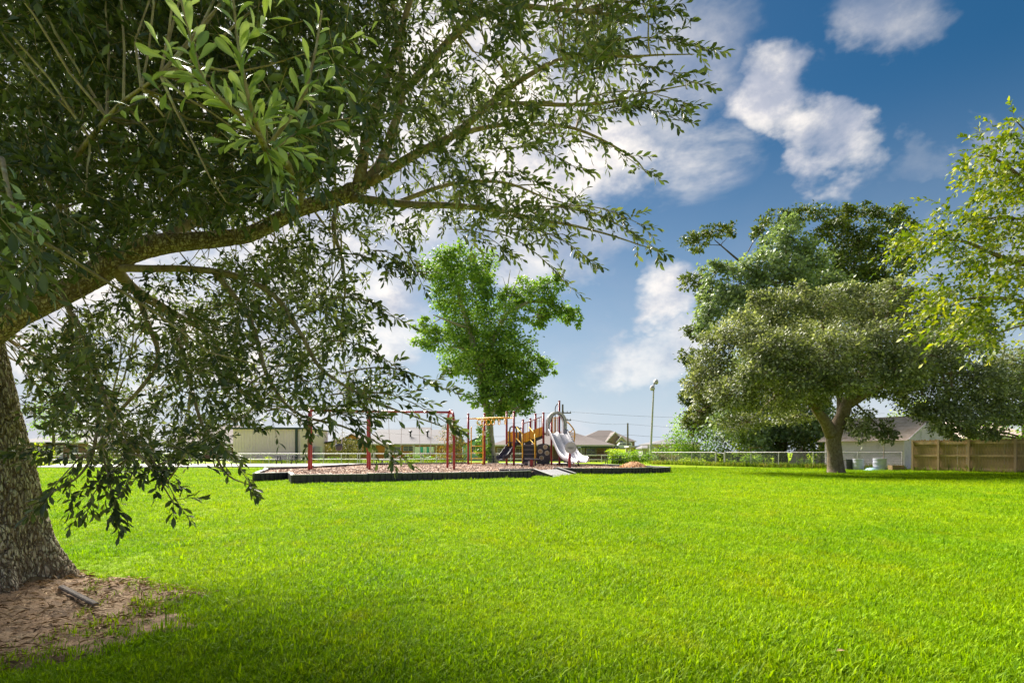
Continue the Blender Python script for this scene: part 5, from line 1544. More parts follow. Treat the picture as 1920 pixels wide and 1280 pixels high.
# sycamore in the middle
Y = 57
crown_tree('sycamore_tree', 'tall bright green tree with pale trunk behind the ring ladder', 'tree', (gx(922, Y), Y, 0),
    [[(at(924, 869, Y), .62), (at(921, 850, Y), .40), (at(917, 790, Y), .36), (at(905, 730, Y), .34), (at(893, 670, Y), .32), (at(878, 610, Y), .30), (at(862, 560, Y), .22), (at(850, 500, Y), .10)],
     [(at(900, 700, Y), .34), (at(925, 640, Y - .5), .28), (at(950, 590, Y - .5), .2), (at(1000, 565, Y), .14), (at(1050, 575, Y), .07)],
     [(at(880, 615, Y), .2), (at(850, 605, Y - 1), .12), (at(812, 590, Y - 1.5), .06)],
     [(at(917, 780, Y), .25), (at(950, 740, Y - 1), .16), (at(1000, 700, Y - 1), .08)],
     [(at(945, 600, Y), .12), (at(950, 550, Y + .3), .07), (at(957, 505, Y + .3), .02)], [(at(950, 575, Y), .08), (at(966, 535, Y), .05), (at(977, 500, Y), .015)], [(at(955, 560, Y), .06), (at(943, 520, Y), .012)]],
    px_clumps([(832, 505, 57, 38, 38), (868, 490, 56, 36, 32), (885, 540, 55, 42, 42), (840, 560, 57.5, 34, 30), (905, 500, 58, 26, 34), (797, 612, 55.5, 24, 16), (825, 640, 56, 46, 22), (880, 615, 58.5, 45, 42),
               (935, 600, 55.5, 42, 40), (948, 560, 58, 30, 22), (1000, 548, 57, 38, 30), (1028, 532, 57, 26, 18), (1046, 585, 57, 36, 22), (1074, 592, 56.5, 16, 22), (1008, 590, 56, 28, 22), (960, 655, 55, 48, 38), (900, 680, 55.5, 48, 36),
               (846, 690, 57, 26, 16), (1000, 690, 56, 34, 26), (1030, 688, 57, 16, 16), (945, 720, 55.2, 52, 32), (990, 735, 56, 34, 22), (905, 745, 56, 32, 22), (965, 765, 56, 34, 16), (930, 775, 55.6, 24, 18), (905, 830, 55.8, 15, 35), (870, 655, 59, 50, 40), (940, 690, 59, 50, 40), (955, 752, 58, 40, 24)], 460, 1.0),
    'lf_syc', 'bark_pale', 0.30, 0.26, TL, sub=34, tight=0.16)

# broad live oak on the right
Y = 30.5
crown_tree('live_oak_tree', 'broad silvery-topped oak with short forked trunk before the garage', 'tree', (gx(1566, Y), Y, 0),
    [[(at(1566, 892, Y), .56), (at(1566, 880, Y), .43), (at(1566, 850, Y), .36), (at(1566, 815, Y), .37), (at(1576, 785, Y), .34), (at(1592, 745, Y), .27), (at(1620, 690, Y), .2), (at(1650, 620, Y), .1)],
     [(at(1562, 815, Y - .05), .36), (at(1545, 790, Y - .3), .27), (at(1525, 755, Y - .6), .2), (at(1490, 700, Y - .6), .14), (at(1450, 640, Y), .07)],
     [(at(1576, 790, Y), .25), (at(1575, 740, Y + .5), .18), (at(1560, 680, Y + 1), .12), (at(1540, 600, Y + 1), .06)],
     [(at(1590, 760, Y), .22), (at(1650, 725, Y - .5), .16), (at(1730, 700, Y - .8), .11), (at(1820, 700, Y - .5), .06)],
     [(at(1526, 757, Y), .16), (at(1460, 735, Y - .8), .11), (at(1390, 720, Y - 1), .06)]],
    px_clumps([(q[0], q[1], q[2], q[3] * .86, q[4] * .86) for q in
        [(1335, 690, 31, 52, 48), (1300, 720, 31, 26, 30), (1390, 625, 30, 60, 42), (1345, 640, 31.5, 34, 28), (1370, 740, 29, 60, 38), (1465, 582, 31, 58, 38), (1490, 548, 31.5, 30, 20), (1430, 560, 31.5, 30, 22), (1465, 660, 28, 74, 48), (1450, 745, 29, 70, 36), (1550, 572, 31, 58, 36), (1590, 545, 32, 34, 20), (1560, 660, 27.5, 74, 50), (1540, 735, 29.5, 60, 32),
         (1635, 570, 32, 60, 36), (1680, 540, 32.5, 36, 22), (1650, 645, 28.5, 72, 50), (1650, 720, 30.5, 70, 34), (1720, 585, 32, 66, 46), (1745, 665, 29, 74, 50), (1740, 745, 29.5, 70, 40), (1815, 625, 33, 58, 48), (1835, 712, 30, 62, 50), (1795, 785, 29, 70, 34), (1855, 780, 30, 50, 40), (1890, 760, 31, 40, 40),
         (1612, 795, 30, 28, 36), (1662, 810, 30, 20, 30), (1755, 772, 29, 46, 24), (1800, 808, 29, 34, 16), (1850, 815, 30, 36, 12), (1400, 790, 31.5, 60, 22), (1330, 745, 32, 34, 30), (1490, 780, 31.5, 40, 20), (1310, 770, 32, 26, 18), (1500, 722, 27.5, 62, 32), (1590, 712, 27.2, 62, 36), (1680, 690, 27.5, 62, 40), (1430, 700, 27.8, 60, 36), (1450, 640, 34, 80, 56), (1600, 610, 34.5, 80, 50), (1710, 670, 34, 80, 60), (1540, 690, 34, 90, 45), (1880, 700, 34, 50, 60)]], 1900, 1.0),
    'lf_live', 'bark_grey', 0.18, 0.10, T4, sub=44, tight=0.155, droop=0.2, minz=3.6)

# tall trees behind it
Y = 47
crown_tree('sweetgum_tree', 'tall cone-topped blue-green tree rising behind the silvery oak', 'tree', (gx(1464, Y), Y, 0),
    [[(at(1464, 874, Y), .55), (at(1464, 800, Y), .42), (at(1466, 700, Y), .34), (at(1470, 600, Y), .24), (at(1474, 500, Y), .14), (at(1476, 420, Y), .04)]],
    px_clumps([(1476, 430, 47, 26, 26), (1470, 465, 46.5, 44, 30), (1500, 490, 46, 48, 34), (1430, 500, 46, 44, 32), (1390, 530, 46.5, 44, 30), (1460, 530, 45.5, 54, 40), (1530, 520, 46.5, 46, 36), (1565, 545, 47, 34, 30), (1350, 560, 47, 36, 26), (1345, 510, 47.5, 30, 22), (1400, 580, 46, 56, 32), (1330, 600, 47, 34, 30), (1480, 600, 47, 90, 50), (1450, 700, 47.5, 110, 60), (1400, 790, 48, 60, 40), (1500, 790, 47, 60, 50), (1450, 820, 46.5, 40, 25)], 560, 1.0),
    'lf_gum', 'bark_dark', 0.30, 0.25, TL, sub=34, tight=0.16)
Y = 54
crown_tree('pecan_tree', 'wide feathery dark tree reaching highest behind the blue-green tree', 'tree', (gx(1560, Y), Y, 0),
    [[(at(1545, 870, Y), .6), (at(1545, 780, Y), .45), (at(1550, 680, Y), .38), (at(1570, 580, Y), .3), (at(1600, 500, Y), .18), (at(1640, 430, Y), .06)],
     [(at(1548, 640, Y), .3), (at(1490, 560, Y), .2), (at(1400, 500, Y), .12), (at(1340, 450, Y), .04)],
     [(at(1545, 720, Y), .3), (at(1440, 640, Y), .2), (at(1350, 560, Y), .1), (at(1295, 525, Y), .03)],
     [(at(1575, 570, Y), .2), (at(1570, 480, Y), .12), (at(1545, 410, Y), .04)],
     [(at(1590, 530, Y), .2), (at(1660, 470, Y), .1), (at(1700, 410, Y), .03)],
     [(at(1545, 760, Y), .3), (at(1420, 720, Y), .18), (at(1320, 690, Y), .1), (at(1285, 660, Y), .03)]],
    px_clumps([(1310, 455, 54, 30, 18), (1340, 435, 54, 28, 14), (1375, 430, 54.5, 16, 10), (1300, 525, 54, 24, 18), (1330, 550, 54, 26, 18), (1430, 430, 55, 24, 18), (1465, 405, 55, 30, 14), (1520, 400, 54.5, 40, 14), (1570, 405, 54, 34, 16), (1620, 400, 54, 34, 16), (1665, 405, 54, 36, 18), (1695, 425, 54.5, 22, 20),
               (1560, 440, 53, 40, 24), (1610, 450, 53, 42, 26), (1660, 455, 53.5, 44, 26), (1600, 500, 52.5, 50, 28), (1660, 505, 53, 46, 28), (1700, 480, 54, 26, 26), (1560, 490, 54, 36, 26), (1640, 550, 54, 60, 30), (1310, 620, 54, 24, 20), (1300, 670, 53.5, 24, 18), (1310, 720, 54, 26, 26), (1290, 750, 54, 22, 18), (1310, 790, 54, 30, 26)], 420, 1.0),
    'lf_dark', 'bark_dark', 0.34, 0.20, T4, sub=50, tight=0.17, droop=0.1)

# thickets, bushes and small trees
def bush(name, label, cat, px, Y, clumps, leaf, dens=420, ll=.16, lw=.1, bark='bark_dark', tm=T4, tight=.28, group=None, h=0.5, sub=34):
    return crown_tree(name, label, cat, (gx(px, Y), Y, 0), [[(Vector((gx(px, Y), Y, -0.05)), .09), (Vector((gx(px, Y) + .05, Y, h * .6)), .07), (Vector((gx(px, Y), Y, h)), .05)]],
                      px_clumps(clumps, dens), leaf, bark, ll, lw, tm, group, sub, tight, 7, .2)
bush('thicket_tree', 'dense dark green tree right of the light pole above the fence', 'tree', 1300, 57, [(1290, 800, 57, 32, 26), (1320, 785, 57.5, 34, 28), (1275, 825, 56, 26, 20), (1310, 830, 56, 40, 24), (1345, 820, 57, 34, 30), (1335, 850, 55.5, 36, 16), (1290, 850, 56, 26, 12)], 'lf_mid', 330, .22, .15, h=2.0)
bush('thicket_tree', 'dark green tree between the two bright shrubs behind the chain link fence', 'tree', 1385, 54, [(1385, 790, 54, 36, 36), (1370, 830, 53, 30, 26), (1400, 850, 53.5, 30, 16), (1370, 760, 55, 30, 30)], 'lf_dark', 330, .22, .15, h=2.0)
bush('bright_shrub', 'glowing yellow-green shrub left of the timber frame', 'shrub', 1398, 48.5, [(1395, 828, 48.5, 24, 18), (1412, 812, 49, 22, 22), (1420, 838, 48, 22, 16), (1380, 845, 48, 18, 10), (1435, 828, 49, 16, 16), (1425, 795, 50, 16, 16)], 'lf_lime', 420, .17, .1, h=1.0)
bush('dark_shrub', 'dark leafy shrub between the timber frame and the stump', 'shrub', 1470, 47, [(1455, 800, 47, 34, 26), (1475, 830, 46, 30, 22), (1500, 815, 47, 34, 26), (1450, 845, 46.5, 22, 14), (1530, 800, 46, 30, 30), (1520, 838, 46.5, 24, 16)], 'lf_dark', 380, .18, .13, h=1.2)
bush('bright_shrub', 'yellowish shrub glimpsed between the stump and the oak trunk', 'shrub', 1540, 46, [(1540, 815, 46, 24, 24), (1552, 838, 45.5, 20, 18), (1535, 850, 45, 16, 12), (1560, 800, 47, 20, 26)], 'lf_lime', 420, .15, .09, h=1.0)
bush('undergrowth_bush', 'dark undergrowth filling the gap under the trees behind the chain link fence', 'undergrowth', 1330, 56, [(1280, 855, 58, 30, 12), (1310, 862, 56, 26, 9), (1340, 858, 56, 26, 12), (1370, 856, 55, 26, 14), (1395, 862, 53, 22, 9), (1420, 858, 52, 24, 12), (1450, 856, 51, 24, 14), (1475, 862, 50, 22, 10), (1520, 858, 50, 26, 14), (1550, 858, 49, 24, 14)], 'lf_dark', 520, .2, .13, h=.8)
bush('undergrowth_bush', 'deep green bushes behind the white garage and the stump', 'undergrowth', 1560, 52, [(1545, 800, 52, 34, 30), (1580, 810, 52, 30, 30), (1500, 790, 53, 40, 30), (1440, 775, 53, 44, 34), (1330, 770, 58, 34, 26), (1600, 790, 51, 34, 26)], 'lf_dark', 300, .24, .16, h=2.5)
bush('vine_hedge', 'dark green hedge with yellow top left of the light pole', 'hedge', 1175, 57, [(1150, 853, 57, 16, 10), (1165, 857, 56.6, 16, 10), (1180, 858, 56.4, 18, 11), (1197, 857, 56.6, 18, 11), (1211, 860, 56.6, 12, 9), (1155, 863, 56.4, 18, 7), (1190, 866, 56.2, 26, 6)], 'lf_mid', 900, .17, .12, h=.5)
bush('lime_bush', 'yellow-green bush at the left end of the vine hedge', 'bush', 1147, 56, [(1144, 849, 56, 9, 6), (1156, 848, 56, 10, 5), (1150, 855, 55.6, 9, 6)], 'lf_lime', 900, .14, .09, h=.4)
bush('garden_bush', 'round dark bush over the fence just right of the light pole', 'bush', 1243, 57, [(1243, 845, 57, 16, 9), (1258, 850, 56.5, 18, 8), (1232, 852, 56.5, 12, 7), (1285, 851, 56, 22, 7)], 'lf_mid', 800, .16, .11, h=.6)
bush('fence_vine', 'dense vine covering the chain link fence by the light pole', 'vine', 1250, 54.2, [(1234, 858, 53.6, 10, 9), (1250, 860, 52.8, 12, 9), (1268, 862, 51.8, 12, 8), (1240, 866, 53, 12, 6), (1262, 869, 52, 16, 5)], 'lf_olive', 1000, .13, .08, h=.4)
bush('fence_shrub', 'leafy weeds growing through the fence left of the gate', 'shrub', 1290, 50, [(1285, 864, 50.2, 16, 8), (1302, 862, 49.4, 14, 9), (1320, 866, 48.4, 14, 7), (1296, 871, 49.4, 22, 5), (1330, 872, 47.6, 12, 4)], 'lf_lime', 900, .13, .07, h=.4)
bush('fence_shrub', 'green shrub pressed against the fence below the timber frame', 'shrub', 1406, 44.2, [(1400, 858, 44.4, 14, 12), (1412, 866, 43.8, 16, 9), (1395, 870, 44.4, 14, 6), (1425, 862, 43.6, 12, 12), (1378, 868, 45.2, 14, 5)], 'lf_mid', 700, .14, .08, h=.5)
bush('fence_shrub', 'low green growth in front of the plank shelf', 'shrub', 1500, 41, [(1490, 870, 41, 18, 7), (1510, 868, 40.4, 16, 8), (1530, 874, 39.8, 14, 5), (1470, 873, 41.6, 14, 5), (1548, 872, 39.4, 12, 7)], 'lf_mid', 800, .13, .07, h=.3)
bush('bronze_tree', 'reddish-bronze small tree behind the end of the swing set', 'tree', 850, 58, [(851, 792, 58, 13, 14), (846, 812, 57.5, 19, 14), (858, 820, 57.5, 18, 16), (842, 835, 57, 22, 16), (862, 843, 57, 22, 15), (848, 855, 57, 26, 9)], 'lf_red', 620, .16, .09, h=1.6)
bush('olive_bush', 'rounded olive and gold bush behind the bucket swing', 'bush', 652, 60, [(650, 826, 60, 20, 14), (668, 832, 59.6, 18, 13), (635, 840, 59.6, 17, 12), (655, 846, 59.2, 28, 9), (677, 847, 59.6, 13, 8)], 'lf_olive', 560, .17, .09, h=1.2)
bush('yard_tree', 'loose green tree between the metal building and the yellow shed', 'tree', 575, 70, [(572, 825, 70, 14, 16), (586, 838, 69.5, 16, 16), (568, 848, 69, 14, 10), (600, 850, 71, 10, 8)], 'lf_mid', 420, .2, .12, h=1.6)
bush('yard_tree', 'distant rounded tree above the yellow shed roof line', 'tree', 601, 92, [(598, 826, 92, 12, 10), (608, 836, 91, 12, 10)], 'lf_gum', 420, .25, .16, h=1.4)
Y = 60
crown_tree('garden_tree', 'yellow-green tree standing in front of the grey-roofed brick house', 'tree', (gx(100, Y), Y, 0),
    [[(at(100, 868, Y), .2), (at(101, 840, Y), .16), (at(100, 800, Y), .12), (at(104, 750, Y), .04)]],
    px_clumps([(104, 742, 60, 22, 20), (80, 765, 60, 24, 18), (122, 770, 60, 24, 22), (96, 790, 59.5, 30, 18), (130, 805, 60, 24, 16), (72, 800, 60, 18, 14), (110, 820, 59.5, 34, 10), (145, 822, 60, 16, 8)], 330, 1.0),
    'lf_mid', 'bark_grey', 0.2, 0.12, T4, sub=30)
bush('fountain_bush', 'yellow-green arching bush beside the near oak trunk at far left', 'bush', 73, 47, [(72, 845, 47, 18, 14), (84, 858, 46.6, 16, 12), (62, 862, 46.4, 16, 12), (78, 872, 46.2, 20, 6)], 'lf_lime', 700, .22, .06, h=.6, tm=T4)
bush('path_shrub', 'low dark plants along the pipe fence left of the metal building', 'shrub', 280, 56, [(260, 862, 56, 16, 6), (290, 860, 56, 18, 7), (320, 862, 56.5, 16, 6), (215, 858, 56, 10, 8)], 'lf_mid', 700, .16, .08, h=.3)
bush('path_shrub', 'low green and yellow plants in front of the metal building', 'shrub', 490, 58, [(478, 864, 58, 16, 5), (500, 862, 58, 12, 6), (520, 865, 58, 16, 4)], 'lf_lime', 800, .14, .07, h=.3)
bush('path_shrub', 'strip of green plants behind the pipe fence left of the bench', 'shrub', 640, 58, [(605, 864, 58, 16, 4), (625, 863, 58.5, 16, 5), (650, 863, 58, 16, 5), (675, 864, 58, 14, 4)], 'lf_mid', 800, .15, .06, h=.3)
bush('path_shrub', 'green hedge plants below the washing line', 'shrub', 800, 59, [(770, 858, 59, 18, 7), (795, 857, 59, 18, 8), (820, 859, 59, 16, 7), (780, 865, 58.5, 20, 4), (812, 865, 58.5, 20, 4), (835, 861, 58.5, 10, 6)], 'lf_mid', 800, .15, .08, h=.3)
Y = 42
crown_tree('backyard_tree', 'dark green tree at the right edge behind the wooden fence', 'tree', (gx(1925, Y), Y, 0),
    [[(at(1925, 880, Y), .35), (at(1925, 800, Y), .28), (at(1920, 700, Y), .15), (at(1915, 650, Y), .05)]],
    px_clumps([(1905, 680, 42, 34, 22), (1880, 715, 42, 34, 26), (1920, 740, 41, 46, 30), (1885, 775, 41, 40, 24), (1930, 800, 41, 46, 24), (1850, 800, 42, 30, 20), (1950, 700, 42, 46, 36), (1810, 810, 44, 30, 14)], 330, 1.0),
    'lf_mid', 'bark_dark', 0.2, 0.14, T4, sub=34)
bush('bright_shrub', 'yellow-green foliage behind the garage roof', 'shrub', 1700, 46, [(1700, 760, 46, 24, 20), (1690, 785, 46.5, 22, 16), (1720, 780, 46, 18, 16)], 'lf_lime', 330, .18, .12, h=2.2)

# ------------------------------------------------------------------ yellow-green tree leaning in from the right
def spray_set(starts, dirs, L, m, ll, lw, tmpl, droop=.2, upw=.9, ang=(.5, 1.1)):
    P, D, Nn = twig_leaves(starts, dirs, L, m, droop, ang, upw)
    s = rng.uniform(.65, 1.2, len(P))
    return leaf_geo(P, D, Nn, ll * s, lw * s, tmpl), twig_stems(starts, dirs, L, droop)
def branch_set(parent, name, mat, paths, n=7):
    for pts, r0, r1 in paths:
        sp = spline(pts, 5); k = len(sp)
        MB().tube([p + Vector((noise.noise(p * 2.1), noise.noise(p * 2.1 + Vector((5, 5, 5))), noise.noise(p * 2.1 + Vector((9, 1, 5))))) * (0.02 + r0 * .15) for p in sp], [r0 + (r1 - r0) * i / (k - 1) for i in range(k)], n).build(name, M[mat], parent, True)

yt = empty('yellow_leaved_tree', (11.9, 10.2, 0), 'sparse yellow-green tree whose branches reach in from the right edge', 'tree')
MB().tube(spline([(11.9, 10.2, -.1), (11.85, 10.2, 1.2), (11.7, 10.1, 2.6), (11.3, 10.0, 4.2), (10.9, 9.8, 6.0), (10.7, 9.7, 7.5)], 5), lerpl([.3, .23, .2, .17, .11, .04], 5), 12).build('trunk', M['bark_grey'], yt, True)
ybr = [([at(2150, 560, 10), at(2020, 520, 9.6), at(1900, 490, 9.2), at(1810, 455, 9.0), at(1735, 450, 8.9)], .07, .006),
       ([at(2120, 640, 10), at(2000, 590, 9.4), at(1900, 560, 9.0), at(1820, 560, 8.8), at(1770, 580, 8.7)], .06, .006),
       ([at(2100, 480, 9.9), at(1990, 400, 9.6), at(1920, 340, 9.4), at(1870, 300, 9.3), at(1835, 290, 9.3)], .06, .006),
       ([at(2090, 420, 9.9), at(1990, 320, 9.5), at(1940, 260, 9.3), at(1905, 225, 9.2)], .05, .006),
       ([at(2110, 680, 10), at(2010, 640, 9.3), at(1930, 610, 9.0), at(1870, 625, 8.9)], .05, .006),
       ([at(1990, 400, 9.6), at(1920, 410, 9.4), at(1850, 410, 9.3), at(1780, 425, 9.3)], .035, .004)]
branch_set(yt, 'branch', 'bark_grey', ybr)
st, dr = [], []
def pxdir(dx, dy, dz=0.0):
    return np.array([dx, dz, -dy]) / math.sqrt(dx * dx + dy * dy + dz * dz + 1e-9)
for (px, py, Yc, wx, wy, n) in ((1760, 440, 9, 55, 26, 34), (1725, 465, 8.9, 26, 18, 14), (1830, 470, 9, 55, 30, 34), (1800, 545, 8.8, 55, 30, 44), (1850, 590, 8.9, 46, 26, 36), (1900, 520, 9, 44, 40, 40), (1890, 420, 9.3, 44, 44, 40), (1870, 330, 9.3, 40, 34, 40), (1855, 290, 9.3, 26, 18, 14), (1905, 250, 9.2, 22, 26, 16), (1915, 345, 9.3, 26, 40, 22), (1830, 400, 9.3, 40, 20, 16), (1850, 630, 8.9, 30, 12, 12), (1770, 590, 8.7, 26, 18, 16), (1960, 450, 9.4, 50, 120, 80), (1990, 560, 9.4, 50, 80, 50), (1960, 300, 9.4, 40, 60, 40)):
    for _ in range(int(n * 1.5)):
        a = rng.normal(0, .5, 2)
        st.append(np.array(at(px + wx * a[0] * 1.3, py + wy * a[1] * 1.3, Yc + rng.normal(0, .5))))
        dr.append(nrmz(pxdir(-.7, .15, 0) + rng.normal(0, .6, 3)))
st, dr = np.array(st), np.array(dr)
lg, tw = spray_set(st, dr, rng.uniform(.25, .55, len(st)), 12, .088, .05, T6, .25)
tag(np_obj('foliage', lg[0], lg[1], M['lf_yel'], yt), None, None, None, 'stuff')
tag(np_obj('twigs', tw[0], tw[1], M['bark_grey'], yt), None, None, None, 'stuff')

# ------------------------------------------------------------------ the near oak
M['bark_oak'] = bark_mat('oak_bark', (0.52, 0.40, 0.28), (0.24, 0.165, 0.105), (0.62, 0.60, 0.48), 1.6, 0.8)
M['lf_oak'] = leafmat('oak_leaf', [(0.032, 0.050, 0.020), (0.080, 0.106, 0.046), (0.22, 0.24, 0.125)], 0.32, 0.40, 0.6, (1.4, 1.5, 0.6), patch=1.2)
M['lf_oak_near'] = leafmat('near_oak_leaf', [(0.085, 0.140, 0.060), (0.19, 0.26, 0.10), (0.46, 0.52, 0.36), (0.36, 0.45, 0.08)], 0.30, 0.42, 0.6, (1.3, 1.4, 0.5), patch=3.0)
M['bark_oak_plates'] = bark_mat('oak_bark_plates', (0.82, 0.70, 0.55), (0.58, 0.46, 0.34), (0.86, 0.84, 0.72), 1.6, 0.7, (0.34, 0.24, 0.165))
OAK = Vector((-3.96, 4.3, 0))
oak = empty('oak_tree', OAK, 'large oak with ridged trunk and low limb spreading over the lawn', 'tree')
def bark_tube(name, ctrl, nu, per, depth, cell):
    pts = spline([c[0] for c in ctrl], per); rad = lerpl([c[1] for c in ctrl], per)
    n = len(pts)
    V = np.zeros((n, nu, 3)); PL = np.zeros((n, nu))
    x = None
    s = 0.0
    for i, p in enumerate(pts):
        t = (pts[min(i + 1, n - 1)] - pts[max(i - 1, 0)]).normalized()
        if x is None: x, y = frame_of(t)
        else:
            x = (x - t * x.dot(t)).normalized(); y = t.cross(x)
        if i: s += (p - pts[i - 1]).length
        r = rad[i]
        for k in range(nu):
            a = 2 * math.pi * k / nu
            ca, sa = math.cos(a), math.sin(a)
            d = x * ca + y * sa
            q = Vector((ca * r * cell, sa * r * cell, s * cell * 0.27))
            q = q + Vector((noise.noise(q * .9), noise.noise(q * .9 + Vector((7, 7, 7))), noise.noise(q * .9 + Vector((3, 1, 5))))) * 0.9
            dist, _ = noise.voronoi(q)
            e = min(1.0, (dist[1] - dist[0]) / 0.30)
            PL[i, k] = min(1.0, max(0.0, (e - .18) / .5))
            h = (1 - (1 - e) ** 2) * depth + noise.noise(q * 3.1) * depth * 0.3 + noise.noise(Vector((ca * 1.2, sa * 1.2, s * .8))) * r * 0.05
            rr = r
            if name == 'trunk' and p.z < 0.9:
                rr = r * (1 + 0.30 * max(0, (0.9 - p.z) / 0.9) ** 2 * math.sin(a * 5 + .6) + 0.10 * max(0, (.9 - p.z) / .9) * math.sin(a * 3 + 2))
            V[i, k] = p + d * (rr + h)
    q = np.arange(n * nu).reshape(n, nu); q2 = np.roll(q, -1, 1)
    T = np.stack([q[:-1], q2[:-1], q2[1:], q[1:]], -1).reshape(-1, 4)
    ob = np_obj(name, V.reshape(-1, 3), T, M['bark_oak_plates'], oak, True)
    pa = ob.data.attributes.new('plate', 'FLOAT', 'POINT'); pa.data.foreach_set('value', PL.ravel().astype(np.float32))
    return ob
def O(px, py, Y):
    return at(px, py, Y)
bark_tube('trunk', [(Vector((-3.95, 4.32, -0.15)), 0.57), (Vector((-3.96, 4.30, 0.06)), 0.475), (Vector((-3.98, 4.28, .32)), 0.415), (Vector((-4.03, 4.27, .75)), 0.377), (Vector((-4.11, 4.26, 1.2)), 0.344), (Vector((-4.18, 4.25, 1.62)), 0.321), (Vector((-4.25, 4.25, 1.95)), 0.316), (Vector((-4.37, 4.25, 2.4)), 0.279), (Vector((-4.50, 4.3, 3.2)), 0.233), (Vector((-4.55, 4.4, 4.4)), 0.167), (Vector((-4.45, 4.5, 6.0)), 0.093)], 360, 44, .024, 30.0)
bark_tube('limb', [(Vector((-4.25, 4.26, 1.80)), 0.1680), (O(-20, 618, 4.28), 0.1134), (O(30, 590, 4.3), 0.0882), (O(101, 558, 4.32), 0.0756), (O(178, 514, 4.36), 0.0882), (O(237, 475, 4.4), 0.0823), (O(297, 459, 4.4), 0.0722), (O(350, 453, 4.45), 0.0630), (O(416, 447, 4.5), 0.0571), (O(475, 436, 4.55), 0.0538), (O(560, 393, 4.6), 0.0504), (O(630, 372, 4.62), 0.0571), (O(660, 360, 4.64), 0.0672), (O(684, 348, 4.64), 0.0378)], 90, 16, .007, 44.0)
oakbr = [([O(365, 415, 4.4), O(412, 378, 4.3), O(428, 350, 4.2), O(422, 300, 4.15), O(408, 240, 4.1), O(400, 150, 4.1), O(390, 20, 4.1), O(380, -120, 4.2)], .055, .02),
         ([O(300, 455, 4.4), O(375, 405, 4.8), O(440, 360, 5.2), O(520, 330, 5.6), O(620, 300, 6)], .05, .012),
         ([O(668, 355, 4.64), O(690, 260, 4.6), O(712, 180, 4.55), O(735, 100, 4.5), O(770, 0, 4.4), O(800, -120, 4.3)], .05, .015),
         ([O(680, 350, 4.64), O(720, 300, 4.7), O(738, 240, 4.7), O(752, 170, 4.8), O(745, 60, 5.0), O(720, -80, 5.1)], .05, .015),
         ([O(752, 170, 4.8), O(790, 130, 4.6), O(860, 60, 4.4), O(930, 15, 4.2), O(1040, 15, 4.1), O(1160, 30, 4.0), O(1255, 25, 3.9)], .04, .004),
         ([O(690, 345, 4.64), O(780, 290, 4.5), O(850, 255, 4.4), O(920, 195, 4.3), O(985, 145, 4.2), O(1060, 110, 4.1), O(1180, 105, 4.0), O(1300, 100, 3.9)], .04, .003),
         ([O(920, 200, 4.3), O(1000, 195, 4.2), O(1120, 195, 4.1), O(1200, 180, 4.0), O(1290, 160, 3.9)], .02, .003),
         ([O(850, 255, 4.4), O(960, 230, 4.5), O(1080, 240, 4.5), O(1180, 290, 4.4), O(1215, 325, 4.4)], .02, .003),
         ([O(660, 375, 4.62), O(740, 385, 4.5), O(830, 385, 4.4), O(930, 392, 4.3), O(1000, 410, 4.2), O(1100, 430, 4.1), O(1230, 468, 4.0)], .035, .003),
         ([O(740, 385, 4.5), O(840, 345, 4.6), O(940, 340, 4.7), O(1020, 370, 4.7), O(1080, 385, 4.7)], .02, .003),
         ([O(630, 392, 4.62), O(628, 430, 4.5), O(640, 480, 4.4), O(645, 540, 4.3), O(640, 600, 4.25)], .022, .005),
         ([O(215, 500, 4.37), O(255, 545, 4.6), O(320, 585, 4.8), O(385, 625, 5.0), O(430, 690, 5.1), O(470, 760, 5.1)], .05, .006),
         ([O(335, 592, 4.8), O(352, 660, 4.9), O(360, 720, 4.9)], .025, .006),
         ([O(255, 545, 4.6), O(275, 600, 4.4), O(290, 690, 4.3), O(200, 800, 4.2), O(196, 860, 4.1)], .025, .006),
         ([O(230, 505, 4.37), O(300, 505, 4.2), O(400, 510, 4.0), O(500, 545, 3.9), O(560, 620, 3.8), O(610, 700, 3.8), O(720, 760, 3.8), O(830, 800, 3.8)], .03, .004),
         ([O(400, 510, 4.0), O(470, 600, 3.9), O(500, 700, 3.85), O(550, 770, 3.85), O(640, 800, 3.8), O(735, 845, 3.8)], .02, .004),
         ([O(110, 545, 4.3), O(150, 620, 4.0), O(190, 720, 3.7), O(215, 800, 3.5), O(260, 850, 3.35), O(330, 945, 3.3)], .025, .003),
         ([O(190, 730, 3.7), O(180, 830, 3.4), O(150, 890, 3.3), O(90, 930, 3.25)], .012, .003),
         ([O(320, 585, 4.8), O(350, 700, 4.4), O(380, 800, 4.2), O(420, 880, 4.1), O(470, 905, 4.1)], .02, .003),
         ([O(60, 560, 4.3), O(110, 470, 3.6), O(120, 350, 3.0), O(200, 220, 2.7), O(300, 140, 2.5)], .022, .006),
         ([O(-40, 600, 4.28), O(-60, 450, 3.2), O(-20, 350, 2.3), O(10, 300, 2.0), O(30, 420, 1.8)], .02, .005),
         ([O(560, 385, 4.58), O(565, 350, 3.4), O(545, 325, 2.4), O(520, 300, 1.85), O(490, 262, 1.55), O(480, 240, 1.5)], .022, .006),
         ([O(480, 240, 1.5), O(462, 180, 1.45), O(447, 90, 1.42), O(438, -20, 1.4)], .006, .0025),
         ([O(482, 250, 1.5), O(430, 200, 1.42), O(378, 148, 1.38), O(360, 80, 1.36), O(340, -10, 1.35)], .006, .0025),
         ([O(500, 270, 1.6), O(560, 190, 1.6), O(585, 110, 1.62), O(600, 20, 1.65)], .006, .0025),
         ([O(505, 285, 1.7), O(540, 262, 1.75), O(600, 235, 1.8), O(660, 225, 1.85)], .005, .002)]
branch_set(oak, 'branch', 'bark_oak', oakbr, 9)

